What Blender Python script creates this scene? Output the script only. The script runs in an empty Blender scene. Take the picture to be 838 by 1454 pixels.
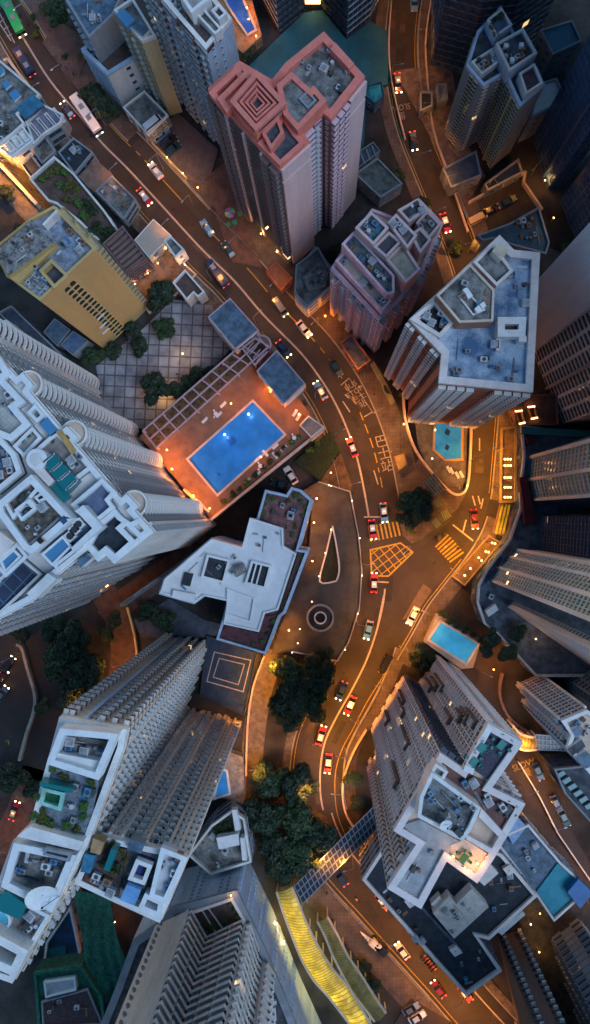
import bpy, math, random
import numpy as np
from mathutils import Vector, Matrix, Euler
random.seed(7)
S = bpy.context.scene
COL = S.collection
D, F = 200.0, 1180.0
CX, CY, NX, NY = 419.0, 727.0, 460.0, 730.0
ROT = Euler((math.atan((NY-CY)/F), math.atan((NX-CX)/F), 0)).to_matrix()
CAM = Vector((0, 0, D))
def W(px, py, z=0.0):
    d = ROT @ Vector(((px-CX)/F, -(py-CY)/F, -1))
    t = (D-z)/-d.z
    return Vector((d.x*t, d.y*t, z))
IROT = ROT.inverted()
def PX(p):
    q = IROT @ (Vector(p)-CAM)
    return (CX+F*q.x/-q.z, CY-F*q.y/-q.z)
def PL(pts, z=0.0): return [W(a, b, z).to_2d() for a, b in pts]
# ------------------------------------------------------------ materials
MATS = {}
def nt(name):
    m = bpy.data.materials.new(name); m.use_nodes = True
    n = m.node_tree.nodes; l = m.node_tree.links
    return m, n, l, n['Principled BSDF']
def mat(name, col, rough=.8, var=.25, scale=.6, metal=0, bump=.15, fine=6.0, col2=None, emit=None, es=0, streak=False):
    if name in MATS: return MATS[name]
    m, n, l, b = nt(name)
    b.inputs['Roughness'].default_value = rough; b.inputs['Metallic'].default_value = metal
    tc = n.new('ShaderNodeTexCoord'); mp = n.new('ShaderNodeMapping'); l.new(tc.outputs['Object'], mp.inputs['Vector'])
    if streak: mp.inputs['Scale'].default_value = (1, 1, .12)
    a = n.new('ShaderNodeTexNoise'); a.inputs['Scale'].default_value = scale; a.inputs['Detail'].default_value = 5; a.inputs['Roughness'].default_value = .65
    f = n.new('ShaderNodeTexNoise'); f.inputs['Scale'].default_value = fine; f.inputs['Detail'].default_value = 3
    l.new(mp.outputs[0], a.inputs['Vector']); l.new(mp.outputs[0], f.inputs['Vector'])
    r = n.new('ShaderNodeValToRGB'); l.new(a.outputs['Fac'], r.inputs['Fac'])
    k_ = .17 if var < .3 else .11; r.color_ramp.elements[0].position = .5-k_; r.color_ramp.elements[1].position = .5+k_
    c2 = col2 or tuple(min(1, c*(1+var)) for c in col)
    r.color_ramp.elements[0].color = (*[c*(1-var) for c in col], 1); r.color_ramp.elements[1].color = (*c2, 1)
    mx = n.new('ShaderNodeMix'); mx.data_type = 'RGBA'; mx.blend_type = 'MULTIPLY'; mx.inputs['Factor'].default_value = min(1, var*1.6)
    r2 = n.new('ShaderNodeValToRGB'); l.new(f.outputs['Fac'], r2.inputs['Fac'])
    r2.color_ramp.elements[0].position = .3; r2.color_ramp.elements[0].color = (.35, .35, .35, 1); r2.color_ramp.elements[1].position = .6
    l.new(r.outputs['Color'], mx.inputs[6]); l.new(r2.outputs['Color'], mx.inputs[7]); l.new(mx.outputs[2], b.inputs['Base Color'])
    if bump:
        bp = n.new('ShaderNodeBump'); bp.inputs['Strength'].default_value = bump; bp.inputs['Distance'].default_value = .1
        l.new(f.outputs['Fac'], bp.inputs['Height']); l.new(bp.outputs[0], b.inputs['Normal'])
    if emit:
        b.inputs['Emission Color'].default_value = (*emit, 1); b.inputs['Emission Strength'].default_value = es
    MATS[name] = m; return m
def flat(name, col, rough=.5, metal=0, emit=None, es=0, coat=0):
    if name in MATS: return MATS[name]
    m, n, l, b = nt(name)
    b.inputs['Base Color'].default_value = (*col, 1); b.inputs['Roughness'].default_value = rough; b.inputs['Metallic'].default_value = metal
    b.inputs['Coat Weight'].default_value = coat
    if emit: b.inputs['Emission Color'].default_value = (*emit, 1); b.inputs['Emission Strength'].default_value = es
    MATS[name] = m; return m
def tiles(name, c1, c2, cm, size, rough=.6, mortar=.03, rot=0.0, w=1.0, var=.3):
    if name in MATS: return MATS[name]
    m, n, l, b = nt(name); b.inputs['Roughness'].default_value = rough
    tc = n.new('ShaderNodeTexCoord'); mp = n.new('ShaderNodeMapping'); l.new(tc.outputs['Object'], mp.inputs['Vector']); mp.inputs['Rotation'].default_value = (0, 0, rot)
    br = n.new('ShaderNodeTexBrick'); br.offset = 0; br.inputs['Scale'].default_value = 1
    br.inputs['Brick Width'].default_value = size*w; br.inputs['Row Height'].default_value = size; br.inputs['Mortar Size'].default_value = mortar*size
    br.inputs['Color1'].default_value = (*c1, 1); br.inputs['Color2'].default_value = (*c2, 1); br.inputs['Mortar'].default_value = (*cm, 1)
    a = n.new('ShaderNodeTexNoise'); a.inputs['Scale'].default_value = .35; a.inputs['Detail'].default_value = 6
    r = n.new('ShaderNodeValToRGB'); r.color_ramp.elements[0].color = (1-var*1.6, 1-var*1.6, 1-var*1.5, 1); r.color_ramp.elements[0].position = .35; r.color_ramp.elements[1].position = .65
    mx = n.new('ShaderNodeMix'); mx.data_type = 'RGBA'; mx.blend_type = 'MULTIPLY'; mx.inputs['Factor'].default_value = 1
    l.new(mp.outputs[0], br.inputs['Vector']); l.new(tc.outputs['Object'], a.inputs['Vector']); l.new(a.outputs['Fac'], r.inputs['Fac'])
    l.new(br.outputs['Color'], mx.inputs[6]); l.new(r.outputs['Color'], mx.inputs[7]); l.new(mx.outputs[2], b.inputs['Base Color'])
    MATS[name] = m; return m
def glassy(name, col, rough=.12, lit=0.0, litcol=(1, .62, .25), es=2.0):
    """window glass: dark and reflective, the odd pane lit from the room behind it"""
    if name in MATS: return MATS[name]
    m, n, l, b = nt(name); b.inputs['Roughness'].default_value = rough
    tc = n.new('ShaderNodeTexCoord'); a = n.new('ShaderNodeTexWhiteNoise'); a.noise_dimensions = '1D'
    oi = n.new('ShaderNodeNewGeometry')
    l.new(oi.outputs['Random Per Island'], a.inputs['W'])
    r = n.new('ShaderNodeValToRGB'); l.new(a.outputs['Value'], r.inputs['Fac'])
    r.color_ramp.elements[0].color = (*[c*.5 for c in col], 1); r.color_ramp.elements[1].color = (*[min(1, c*2.2) for c in col], 1)
    l.new(r.outputs['Color'], b.inputs['Base Color'])
    b.inputs['Emission Color'].default_value = (*litcol, 1)
    if lit > 0:
        g = n.new('ShaderNodeMath'); g.operation = 'GREATER_THAN'; g.inputs[1].default_value = 1-lit
        k = n.new('ShaderNodeMath'); k.operation = 'MULTIPLY'; k.inputs[1].default_value = es
        l.new(oi.outputs['Random Per Island'], g.inputs[0]); l.new(g.outputs[0], k.inputs[0]); l.new(k.outputs[0], b.inputs['Emission Strength'])
    MATS[name] = m; return m
# ------------------------------------------------------------ mesh builder
class MB:
    def __init__(s): s.v = []; s.f = []; s.m = []; s.mats = []
    def mi(s, m):
        if m not in s.mats: s.mats.append(m)
        return s.mats.index(m)
    def add(s, vs, fs, m):
        o = len(s.v); s.v += [tuple(v) for v in vs]; i = s.mi(m)
        for f in fs: s.f.append([a+o for a in f]); s.m.append(i)
    def prism(s, pts, z0, z1, m, top=None, cap=True, bottom=False):
        if area(pts) < 0: pts = pts[::-1]
        n = len(pts); vs = [(p[0], p[1], z0) for p in pts]+[(p[0], p[1], z1) for p in pts]
        s.add(vs, [(i, (i+1) % n, n+(i+1) % n, n+i) for i in range(n)], m)
        if cap: s.add(vs[n:], [list(range(n))], top or m)
        if bottom: s.add(vs[:n], [list(range(n))[::-1]], m)
    def box(s, c, sx, sy, sz, m, rz=0, top=None):   # centre of base
        co, si = math.cos(rz), math.sin(rz)
        p = [(c[0]+x*co-y*si, c[1]+x*si+y*co) for x, y in ((-sx/2, -sy/2), (sx/2, -sy/2), (sx/2, sy/2), (-sx/2, sy/2))]
        s.prism(p, c[2], c[2]+sz, m, top, True, True)
    def bar(s, a, b, w, h, m):          # horizontal-ish beam from a to b (z = bottom)
        a, b = Vector(a), Vector(b); d = (b-a); d.z = 0
        if d.length < 1e-5: return
        n = Vector((-d.y, d.x, 0)).normalized()*w/2; u = Vector((0, 0, h))
        vs = [a-n, b-n, b+n, a+n, a-n+u, b-n+u, b+n+u, a+n+u]
        s.add(vs, [(0, 3, 2, 1), (4, 5, 6, 7), (0, 1, 5, 4), (1, 2, 6, 5), (2, 3, 7, 6), (3, 0, 4, 7)], m)
    def tube(s, a, b, r0, r1, m, n=8, cap=True):
        a, b = Vector(a), Vector(b); d = (b-a).normalized(); x = d.orthogonal().normalized(); y = d.cross(x)
        vs = [a+(x*math.cos(t)+y*math.sin(t))*r0 for t in [2*math.pi*i/n for i in range(n)]]+[b+(x*math.cos(t)+y*math.sin(t))*r1 for t in [2*math.pi*i/n for i in range(n)]]
        s.add(vs, [(i, (i+1) % n, n+(i+1) % n, n+i) for i in range(n)], m)
        if cap: s.add(vs, [list(range(n))[::-1], list(range(n, 2*n))], m)
    def ring(s, pts, w, z0, z1, m, closed=True, top=None):   # wall of width w along polygon, inside it
        if area(pts) < 0: pts = pts[::-1]
        q = inset(pts, w); n = len(pts)
        vs = [(p[0], p[1], z) for z in (z0, z1) for p in pts]+[(p[0], p[1], z) for z in (z0, z1) for p in q]
        fs = []; ft = []
        for i in range(n):
            j = (i+1) % n
            fs += [(i, j, n+j, n+i), (2*n+j, 2*n+i, 3*n+i, 3*n+j)]; ft.append((n+i, n+j, 3*n+j, 3*n+i))
        s.add(vs, fs, m); s.add(vs, ft, top or m)
    def build(s, name, parent=None, smooth=False, origin=None):
        me = bpy.data.meshes.new(name); vs = s.v
        o = origin
        if parent is not None and o is None: o = parent['_o']
        if o is None:
            a = np.array(vs); o = (float(a[:, 0].mean()), float(a[:, 1].mean()), float(a[:, 2].min()))
        me.from_pydata((np.array(vs)-np.array(o)).tolist(), [], s.f)
        for m in s.mats: me.materials.append(m)
        me.polygons.foreach_set('material_index', s.m)
        if smooth: me.polygons.foreach_set('use_smooth', [True]*len(s.f))
        me.update()
        ob = bpy.data.objects.new(name, me); COL.objects.link(ob)
        if parent is not None:
            ob.parent = parent; ob.location = Vector(o)-Vector(parent['_o'])
            ob['_o'] = tuple(o)
        else:
            ob.location = o; ob['_o'] = tuple(o)
        return ob
def area(p): return .5*sum(p[i][0]*p[(i+1) % len(p)][1]-p[(i+1) % len(p)][0]*p[i][1] for i in range(len(p)))
def inset(pts, w):
    n = len(pts); out = []
    for i in range(n):
        a, b, c = Vector(pts[i-1][:2]), Vector(pts[i][:2]), Vector(pts[(i+1) % n][:2])
        d1 = (b-a).normalized(); d2 = (c-b).normalized(); n1 = Vector((-d1.y, d1.x)); n2 = Vector((-d2.y, d2.x))
        k = n1+n2; L = max(.35, 1+n1.dot(n2)); out.append(b+k*(w/L))
    return out
def tag(o, label=None, cat=None, group=None, kind=None):
    if label: o['label'] = label
    if cat: o['category'] = cat
    if group: o['group'] = group
    if kind: o['kind'] = kind
    return o
def empty(name, loc, label=None, cat=None, group=None, rz=0):
    o = bpy.data.objects.new(name, None); COL.objects.link(o); o.location = loc; o.rotation_euler.z = rz
    o.empty_display_size = .5; o['_o'] = tuple(loc); return tag(o, label, cat, group)
def solo(name, mb, label, cat, group=None): return tag(mb.build(name), label, cat, group)
def struct(name, mb): return tag(mb.build(name), kind='structure')
def copy_tree(o, parent=None):
    c = o.copy(); COL.objects.link(c); c.parent = parent
    for ch in o.children: copy_tree(ch, c)
    return c
# ------------------------------------------------------------ facade elements, x along wall, y outward, z up
def bx(vs, fs, ms, x0, x1, y0, y1, z0, z1, m, back=False):
    o = len(vs); vs += [(x0, y0, z0), (x1, y0, z0), (x1, y1, z0), (x0, y1, z0), (x0, y0, z1), (x1, y0, z1), (x1, y1, z1), (x0, y1, z1)]
    ff = [(3, 2, 1, 0), (4, 5, 6, 7), (2, 3, 7, 6), (1, 2, 6, 5), (3, 0, 4, 7)]
    if back: ff.append((0, 1, 5, 4))
    for f in ff: fs.append(tuple(a+o for a in f)); ms.append(m)
PROTO = {}
def proto(kind, bw, fh, st):
    key = (kind, round(bw, 1), round(fh, 2), st['id'])
    if key in PROTO: return key
    w = round(bw, 1); vs, fs, ms = [], [], []   # material slots: 0 trim 1 glass 2 wall 3 ac
    B = lambda *a: bx(vs, fs, ms, *a)
    if kind in 'wWsaT':
        fw, fv = {'w': (.74, .6), 'a': (.64, .56), 'W': (.92, .64), 's': (.3, .34), 'T': (.96, .8)}[kind]
        x = w*fw/2; z0 = fh*(.62-fv/2); z1 = fh*(.62+fv/2) if kind != 'T' else fh*.95
        z1 = min(z1, fh*.96)
        B(-x, x, 0, .04, z0, z1, 1)
        t = .07
        B(-x-t, -x, 0, .12, z0-t, z1+t, 0); B(x, x+t, 0, .12, z0-t, z1+t, 0)
        B(-x, x, 0, .16 if kind != 'T' else .1, z1, z1+t*1.2, 0); B(-x, x, 0, .2, z0-t*1.4, z0, 0)
        if kind != 's': B(-t/2, t/2, .0, .09, z0, z1, 0)
        if kind == 'a': B(x*.1, x*.1+.85, .1, .75, z0-.75, z0-.2, 3)
    elif kind == 'b':
        x = w*.46; d = 1.25
        B(-x, x, 0, d, 0, .16, 2); B(-x, x, d-.1, d, .16, fh*.4, 0); B(-x, -x+.1, 0, d-.1, .16, fh*.4, 0); B(x-.1, x, 0, d-.1, .16, fh*.4, 0)
        B(-x*.8, x*.8, 0, .06, .2, fh*.85, 1)
    elif kind == 'c':
        N = 9; R = w*.5; 
        for (r, za, zb, m) in ((R*1.06, 0, fh*.34, 2), (R, fh*.34, fh*.86, 1), (R*1.1, fh*.86, fh, 0)):
            o = len(vs); n = N+1
            for z in (za, zb):
                for i in range(n):
                    t = math.pi*i/N; vs.append((r*math.cos(t), r*math.sin(t)*1.15, z))
            for i in range(N): fs.append((o+i+1, o+i, o+n+i, o+n+i+1)); ms.append(m)
            fs.append(tuple(o+n+n-1-i for i in range(n))[::-1]); ms.append(m)
    elif kind == 'r':      # deep ledge between dark openings
        x = w*.48
        B(-x*.9, x*.9, 0, .05, fh*.3, fh*.86, 1); B(-x, x, 0, .42, fh*.0, fh*.16, 0); B(-x, -x*.9, 0, .3, fh*.2, fh, 0)
    elif kind == 'z':      # stepped bay window box
        x = w*.4; B(-x, x, 0, .8, fh*.12, fh*.34, 2); B(-x*.94, x*.94, 0, .74, fh*.34, fh*.8, 1); B(-x*1.04, x*1.04, 0, .86, fh*.8, fh*.9, 0)
    elif kind == 'g':      # curtain glass, thin mullion
        x = w*.49; B(-x, x, 0, .06, fh*.06, fh*.94, 1); B(-x, x, 0, .14, 0, fh*.06, 0)
    elif kind == 'o':      # slit opening with projecting hood
        x = w*.36; B(-x, x, 0, .05, fh*.1, fh*.9, 1); B(-x*1.1, x*1.1, 0, .3, fh*.9, fh, 2)
    elif kind == 'u':      # round bump
        B(-w*.2, w*.2, 0, .55, fh*.3, fh*.62, 0); B(-w*.12, w*.12, .55, .75, fh*.36, fh*.56, 0)
    PROTO[key] = (np.array(vs), fs, ms, None); return key
PNAME = {'w': 'window', 'a': 'window', 'W': 'window', 's': 'window', 'T': 'window', 'b': 'balcony', 'c': 'bay_window', 'r': 'ledge_window', 'z': 'bay_window', 'g': 'curtain_window', 'o': 'slit_window', 'u': 'wall_vent'}
STY = {}
def style(id, trim, glass, wall, ac=None): STY[id] = dict(id=id, m=[trim, glass, wall, ac or mat('ac_unit', (.5, .52, .53), .6)]); return STY[id]
class Building:
    def __init__(s, name, label, foot, h, wallm, base=0.0, px=True, group=None, cat='building', footz=None):
        s.pts = PL(foot, h if footz is None else footz) if px else foot
        if area(s.pts) < 0: s.pts = s.pts[::-1]; s.rev = True
        else: s.rev = False
        s.h = h; s.b = base; s.wallm = wallm; s.el = {}
        c = sum(s.pts, Vector((0, 0)))/len(s.pts)
        s.e = empty(name, (c.x, c.y, base), label, cat, group)
        s.w = MB(); s.w.prism(s.pts, base, h, wallm, cap=False)
    def edge(s, i):      # index in the order given by the caller
        n = len(s.pts)
        if s.rev: i = (n-2-i) % n
        return s.pts[i], s.pts[(i+1) % n]
    def put(s, kind, M, bw, fh, st, q):
        k = proto(kind, bw, fh, st)
        s.el.setdefault(PNAME[kind], []).append((q, k, M, st))
    def facade(s, i, pat, fh, st, z0=None, z1=None, band=None, fin=None, flip=False):
        a, b = s.edge(i)
        s.fac(a, b, pat, fh, st, z0, z1, band, fin, flip != s.rev)
    def fac(s, a, b, pat, fh, st, z0=None, z1=None, band=None, fin=None, flip=False):
        """pattern string across the wall a->b; characters name the element in each bay, '|' a pilaster"""
        z0 = s.b if z0 is None else z0; z1 = s.h if z1 is None else z1
        d = (b-a); L = d.length; d = d/L; nrm = Vector((d.y, -d.x))
        if flip: pat = pat[::-1]
        bays = [c for c in pat if c != '|']; bw = L/max(1, len(bays)); nf = max(1, int(round((z1-z0)/fh))); f = (z1-z0)/nf
        mid = (a+b)/2; facing = nrm.dot(-mid.normalized())*1.0 > -.04 or True
        vis = nrm.dot(-mid) > 0
        ang = math.atan2(d.y, d.x)
        # wall local frame: x along -d seen from outside so y is outward
        R = Matrix(((-d.x, nrm.x, 0, 0), (-d.y, nrm.y, 0, 0), (0, 0, 1, 0), (0, 0, 0, 1)))
        k = 0
        for c in pat:
            if c == '|':
                p = a+d*(k*bw); s.w.box((p.x+nrm.x*.25, p.y+nrm.y*.25, z0), .5, .5, z1-z0, fin or st['m'][0], ang); continue
            p = a+d*((k+.5)*bw); k += 1
            if c in '.': continue
            if not vis and c not in 'cb': continue
            for j in range(nf):
                zz = z0+j*f
                q = 0.0
                if vis:
                    A = PX((p.x-d.x*bw/2, p.y-d.y*bw/2, zz)); Bq = PX((p.x+d.x*bw/2, p.y+d.y*bw/2, zz)); Cq = PX((p.x, p.y, zz+f)); Dq = PX((p.x, p.y, zz))
                    q = abs((Bq[0]-A[0])*(Cq[1]-Dq[1])-(Bq[1]-A[1])*(Cq[0]-Dq[0]))
                    if not (-15 < Dq[0] < 853 and -15 < Dq[1] < 1470): q = 0
                s.put(c, Matrix.Translation((p.x, p.y, zz)) @ R, bw, f, st, q)
        if band:
            for j in range(1, nf+1):
                zz = z0+j*f-.16
                s.w.bar((a.x+nrm.x*.05, a.y+nrm.y*.05, zz), (b.x+nrm.x*.05, b.y+nrm.y*.05, zz), .24, .14, band)
    def auto(s, fh, st, pat='w', bay=3.0, band=None, skip=(), z0=None, z1=None):
        for i in range(len(s.pts)):
            if i in skip: continue
            a, b = s.edge(i); n = max(0, int((b-a).length/bay))
            if n: s.facade(i, (pat*n)[:n], fh, st, z0, z1, band)
            elif band: s.facade(i, '.', fh, st, z0, z1, band)
    def done(s, roofm=None, par=.5, parm=None, ph=1.1, roof=True):
        if par: s.w.ring(s.pts, par, s.h-.02, s.h+ph, parm or s.wallm)
        s.w.build('wall', s.e)
        if roof:
            r = MB(); r.add([(p[0], p[1], s.h) for p in (inset(s.pts, .01))], [list(range(len(s.pts)))], roofm or s.wallm); r.build('roof', s.e)
        for nm, L in s.el.items():
            L.sort(key=lambda t: -t[0])
            ind = [t for t in L[:100] if t[0] > 0] if len(L) > 100 else L
            for q, k, M, st in ind:
                P = PROTO[k]
                if P[3] is None:
                    me = bpy.data.meshes.new(nm); me.from_pydata(P[0].tolist(), [], P[1])
                    for m in st['m']: me.materials.append(m)
                    me.polygons.foreach_set('material_index', P[2]); me.update()
                    PROTO[k] = (P[0], P[1], P[2], me); P = PROTO[k]
                o = bpy.data.objects.new(nm, P[3]); COL.objects.link(o); o.parent = s.e
                o.matrix_local = Matrix.Translation(-Vector(s.e['_o'])) @ M
            rest = L[len(ind):]
            if rest:
                mb = MB()
                for q, k, M, st in rest:
                    P = PROTO[k]; m3 = np.array(M.to_3x3()); v = P[0] @ m3.T + np.array(M.translation)
                    o = len(mb.v); mb.v += v.tolist(); idx = [mb.mi(m) for m in st['m']]
                    for f, mi in zip(P[1], P[2]): mb.f.append([a+o for a in f]); mb.m.append(idx[mi])
                tag(mb.build(nm, s.e), kind='stuff')
        return s.e
def part_prism(e, name, poly, z0, z1, m, top=None, par=0, parm=None, ph=.7, label=None):
    """block on a building; outline given in photo pixels at its top height"""
    p = PL(poly, z1); b = MB(); b.prism(p, z0, z1, m, top)
    if par: b.ring(p, par, z1-.01, z1+ph, parm or m)
    o = b.build(name, e)
    if label: o['label'] = label
    return o
def part_ring(e, name, poly, w, z0, z1, m, label=None):
    b = MB(); b.ring(PL(poly, z1), w, z0, z1, m); o = b.build(name, e)
    if label: o['label'] = label
    return o
def sheet(poly, z, m, name, parent=None, t=.02):
    b = MB(); b.prism(PL(poly, z), z-t, z, m); return b.build(name, parent)
def smooth(pts, k=6):
    out = []; n = len(pts)
    for i in range(n-1):
        p0 = pts[max(0, i-1)]; p1 = pts[i]; p2 = pts[i+1]; p3 = pts[min(n-1, i+2)]
        for j in range(k):
            t = j/k
            out.append(tuple(.5*((2*p1[c])+(-p0[c]+p2[c])*t+(2*p0[c]-5*p1[c]+4*p2[c]-p3[c])*t*t+(-p0[c]+3*p1[c]-3*p2[c]+p3[c])*t**3) for c in (0, 1)))
    out.append(tuple(pts[-1])); return out
def ribbon(mb, pts, w0, w1, z0, z1, m, skip=None, dash=None):
    """strip between lateral offsets w0..w1 (metres, + = left of travel) of a pixel polyline"""
    P = [W(a, b, 0).to_2d() for a, b in pts]; n = len(P); L = []; R = []
    for i in range(n):
        d = (P[min(n-1, i+1)]-P[max(0, i-1)]).normalized(); q = Vector((-d.y, d.x)); L.append(P[i]+q*w1); R.append(P[i]+q*w0)
    acc = 0
    for i in range(n-1):
        s = (P[i+1]-P[i]).length; acc += s
        if dash and (acc % (dash[0]+dash[1])) > dash[0]: continue
        a, b, c, d = R[i], R[i+1], L[i+1], L[i]
        vs = [(*a, z1), (*b, z1), (*c, z1), (*d, z1), (*a, z0), (*b, z0), (*c, z0), (*d, z0)]
        fs = [(0, 1, 2, 3)]
        if z1-z0 > .03: fs += [(4, 5, 1, 0), (6, 7, 3, 2)]
        mb.add(vs, fs, m)
# ------------------------------------------------------------ materials used
conc = mat('concrete_grey', (.22, .22, .22), .85, .35)
dkroof = mat('dark_roof_felt', (.07, .08, .1), .8, .45)
blkroof = mat('black_bitumen', (.022, .03, .042), .75, .4)
stain = mat('stained_concrete', (.2, .2, .19), .85, .6, .35)
slate = mat('slate_blue_roof', (.09, .15, .22), .6, .4)
white = mat('white_paint', (.74, .75, .75), .6, .1, bump=.03)
offw = mat('off_white_render', (.74, .72, .69), .7, .16, .3, streak=True)
palewall = mat('pale_grey_wall', (.68, .66, .62), .75, .18, .3, streak=True)
bluewall = mat('pale_blue_wall', (.42, .52, .66), .75, .2, .3, streak=True)
terra = mat('terracotta_paint', (.72, .2, .15), .7, .14, bump=.05)
pinkw = mat('pale_pink_panel', (.68, .5, .49), .75, .14, .2, streak=True)
brownw = mat('brown_brick_wall', (.2, .12, .11), .8, .25, .5)
mustard = mat('mustard_wall', (.55, .38, .15), .75, .12, .15, streak=True)
khaki = mat('khaki_wall', (.52, .44, .26), .75, .15, .3, streak=True)
beige = mat('beige_concrete', (.7, .6, .5), .8, .2, .3, streak=True)
cream = mat('cream_wall', (.78, .68, .63), .75, .16, .3, streak=True)
mauve = mat('mauve_wall', (.7, .48, .56), .75, .2, .5, streak=True)
tan = mat('tan_render', (.66, .51, .4), .8, .2, .3, streak=True)
brickred = mat('russet_brick', (.36, .13, .075), .8, .2, .6)
darkw = mat('dark_slate_wall', (.06, .08, .12), .6, .3)
navy = mat('navy_wall', (.09, .15, .25), .45, .3)
greyw = mat('mid_grey_wall', (.25, .27, .3), .75, .2, .3, streak=True)
brownroof = mat('brown_paving', (.11, .065, .055), .8, .3)
wood = mat('dark_timber_deck', (.09, .05, .05), .7, .35, 1.5)
redtile = tiles('red_roof_tiles', (.22, .07, .055), (.18, .06, .05), (.1, .04, .03), .6)
tilew = tiles('cream_floor_tiles', (.52, .5, .45), (.47, .46, .42), (.25, .24, .22), .6, rot=.7)
tilep = tiles('pinkish_floor_tiles', (.38, .31, .28), (.34, .28, .26), (.2, .16, .15), .9, rot=.7)
tileb = tiles('navy_floor_tiles', (.03, .045, .09), (.04, .05, .1), (.1, .2, .3), 2.2, rot=.75, mortar=.04)
tileblue = tiles('blue_grey_floor_tiles', (.17, .22, .34), (.15, .2, .31), (.12, .15, .22), .8, rot=.7, mortar=.05)
plaza_t = tiles('plaza_paving', (.36, .36, .4), (.27, .27, .3), (.13, .11, .11), 2.6, rot=.05, mortar=.07, var=.3)
blueroof = mat('blue_roof_coating', (.12, .32, .62), .55, .5, .22, col2=(.5, .62, .75))
tealfl = mat('teal_court_surface', (.015, .13, .17), .7, .25, .2)
tealg = flat('teal_glass', (.012, .17, .18), .2)
skyg = flat('blue_canopy_glass', (.08, .24, .42), .2)
g_dark = glassy('dark_glass', (.022, .028, .042), .12, .03, es=.7)
g_blue = glassy('blue_glass', (.06, .1, .16), .1, .004, es=.9)
g_teal = glassy('teal_window_glass', (.015, .08, .11), .1, .01)
g_lit = glassy('night_window_glass', (.05, .1, .19), .15, .09, es=.9)
g_litw = glassy('night_window_glass_dim', (.05, .075, .11), .15, .03, es=.5)
g_green = glassy('green_window_glass', (.05, .16, .15), .12, .02)
rust = mat('rusty_metal_sheet', (.35, .3, .25), .7, .4, .8, col2=(.2, .09, .05))
metal = flat('grey_metal', (.3, .31, .33), .4, .6)
dmetal = flat('dark_metal', (.05, .055, .06), .5, .5)
st_white = style('w', offw, g_dark, palewall); st_pale = style('p', mat('ledge_grey', (.3,.3,.31), .8, .2), g_dark, offw)
st_brown = style('br', brownw, g_dark, brownw); st_teal = style('te', flat('teal_mullion', (.05, .14, .2), .4), g_teal, navy)
st_pink = style('pk', mauve, g_dark, pinkw); st_beige = style('be', beige, g_dark, tan); st_cream = style('cr', cream, g_dark, beige)
st_blue = style('bl', bluewall, g_dark, offw); st_navy = style('nv', flat('navy_trim', (.07, .12, .2), .5), g_lit, navy)
st_dark = style('dk', darkw, g_litw, darkw); st_green = style('gr', beige, g_green, beige); st_khaki = style('kh', khaki, g_dark, khaki)
st_grey = style('gy', greyw, g_litw, greyw); st_terr = style('tr', pinkw, g_dark, terra); st_brick = style('bk', brickred, g_dark, offw)
st_teal1 = style('te1', brownw, g_teal, mat('brown_balcony', (.34,.22,.2), .8)); st_balc = style('bc', offw, g_dark, palewall); st_mauve = style('mv', mauve, g_blue, offw)
# ============================================================ A: tower with terracotta crown
B = Building('apartment_tower', 'tower with terracotta roof frames and a square spiral crown', [(296,131),(398,245),(441,206),(430,192),(459,165),(470,174),(518,113),(460,50),(405,95),(387,118),(341,91)], 54, brownw)
B.facade(0, 'zz|gg|gg|zz', 2.2, st_teal1, band=brownw, fin=pinkw)
a, b = B.edge(0)
pn = MB(); a1, b1 = B.edge(1); d = (b1-a1).normalized(); n_ = Vector((d.y, -d.x))
pn.bar((*(a1+n_*.2+d*.2), 0), (*(b1+n_*.2-d*.2), 0), .4, 49.4, pinkw); pn.bar((*(a1+n_*.2+d*.2), 50.3), (*(b1+n_*.2-d*.2), 50.3), .4, 4.6, pinkw); pn.build('end_panel', B.e)
B.facade(2, 's', 2.4, st_brown); B.facade(3, 'za', 2.2, st_mauve); B.facade(4, 's', 2.2, st_pink)
B.facade(5, 'zzz...', 2.2, st_pink, band=None)
a1, b1 = B.edge(5); 
A_, B_ = W(495,142,54).to_2d(), W(518,113,54).to_2d(); d = (B_-A_).normalized(); n_ = Vector((-d.y, d.x))
if n_.dot(A_) > 0: n_ = -n_
pn = MB(); pn.bar((*(A_+n_*.3), 0), (*(B_+n_*.3), 0), .5, 48, pinkw); pn.bar((*(A_+n_*.3), 49), (*(B_+n_*.3), 49), .5, 5, pinkw); pn.build('end_panel', B.e)
e = B.done(stain, 1.3, terra, 1.2)
part_prism(e, 'roof_block', [(414,104),(441,129),(445,123),(464,145),(423,188),(403,165),(393,123)], 54, 57.5, terra, stain, .9, terra, .6)
part_prism(e, 'roof_terrace', [(366,206),(398,238),(434,206),(420,190),(404,165)], 54, 55.5, terra, dkroof, .8, terra, .8)
part_prism(e, 'roof_terrace', [(372,190),(385,215),(404,190),(395,165)], 55.5, 57.2, terra, dkroof, .6, terra, .5)
# crown: nested square frames
cr = [(326,143),(364,99),(407,146),(363,186)]
cb = MB(); P0 = PL(cr, 60); 
cen = sum(P0, Vector((0,0)))/4
cb.prism([cen+(p-cen)*.97 for p in P0], 54, 58.2, terra, dkroof)
for k, s_ in enumerate((1, .66, .46, .28)):
    q = [cen+(p-cen)*s_ for p in P0]; cb.ring(q, [.85, .36, .32, .28][k], 59.2-k*.2, 60-k*.2, terra)
for p in P0: cb.bar((*(cen+(p-cen)*.3), 58.6), (*(cen+(p-cen)*.95), 58.6), .4, .4, terra)
for p in P0: cb.box((*(cen+(p-cen)*.9), 58), .7, .7, 1.2, terra)
cb.build('roof_crown', e)
part_ring(e, 'roof_frame', [(296,131),(318,158),(350,120),(339,90)], 1.0, 55.6, 57, terra)
part_ring(e, 'roof_frame', [(308,140),(322,160),(362,112),(350,98)], 1.0, 56, 58, terra)
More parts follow.
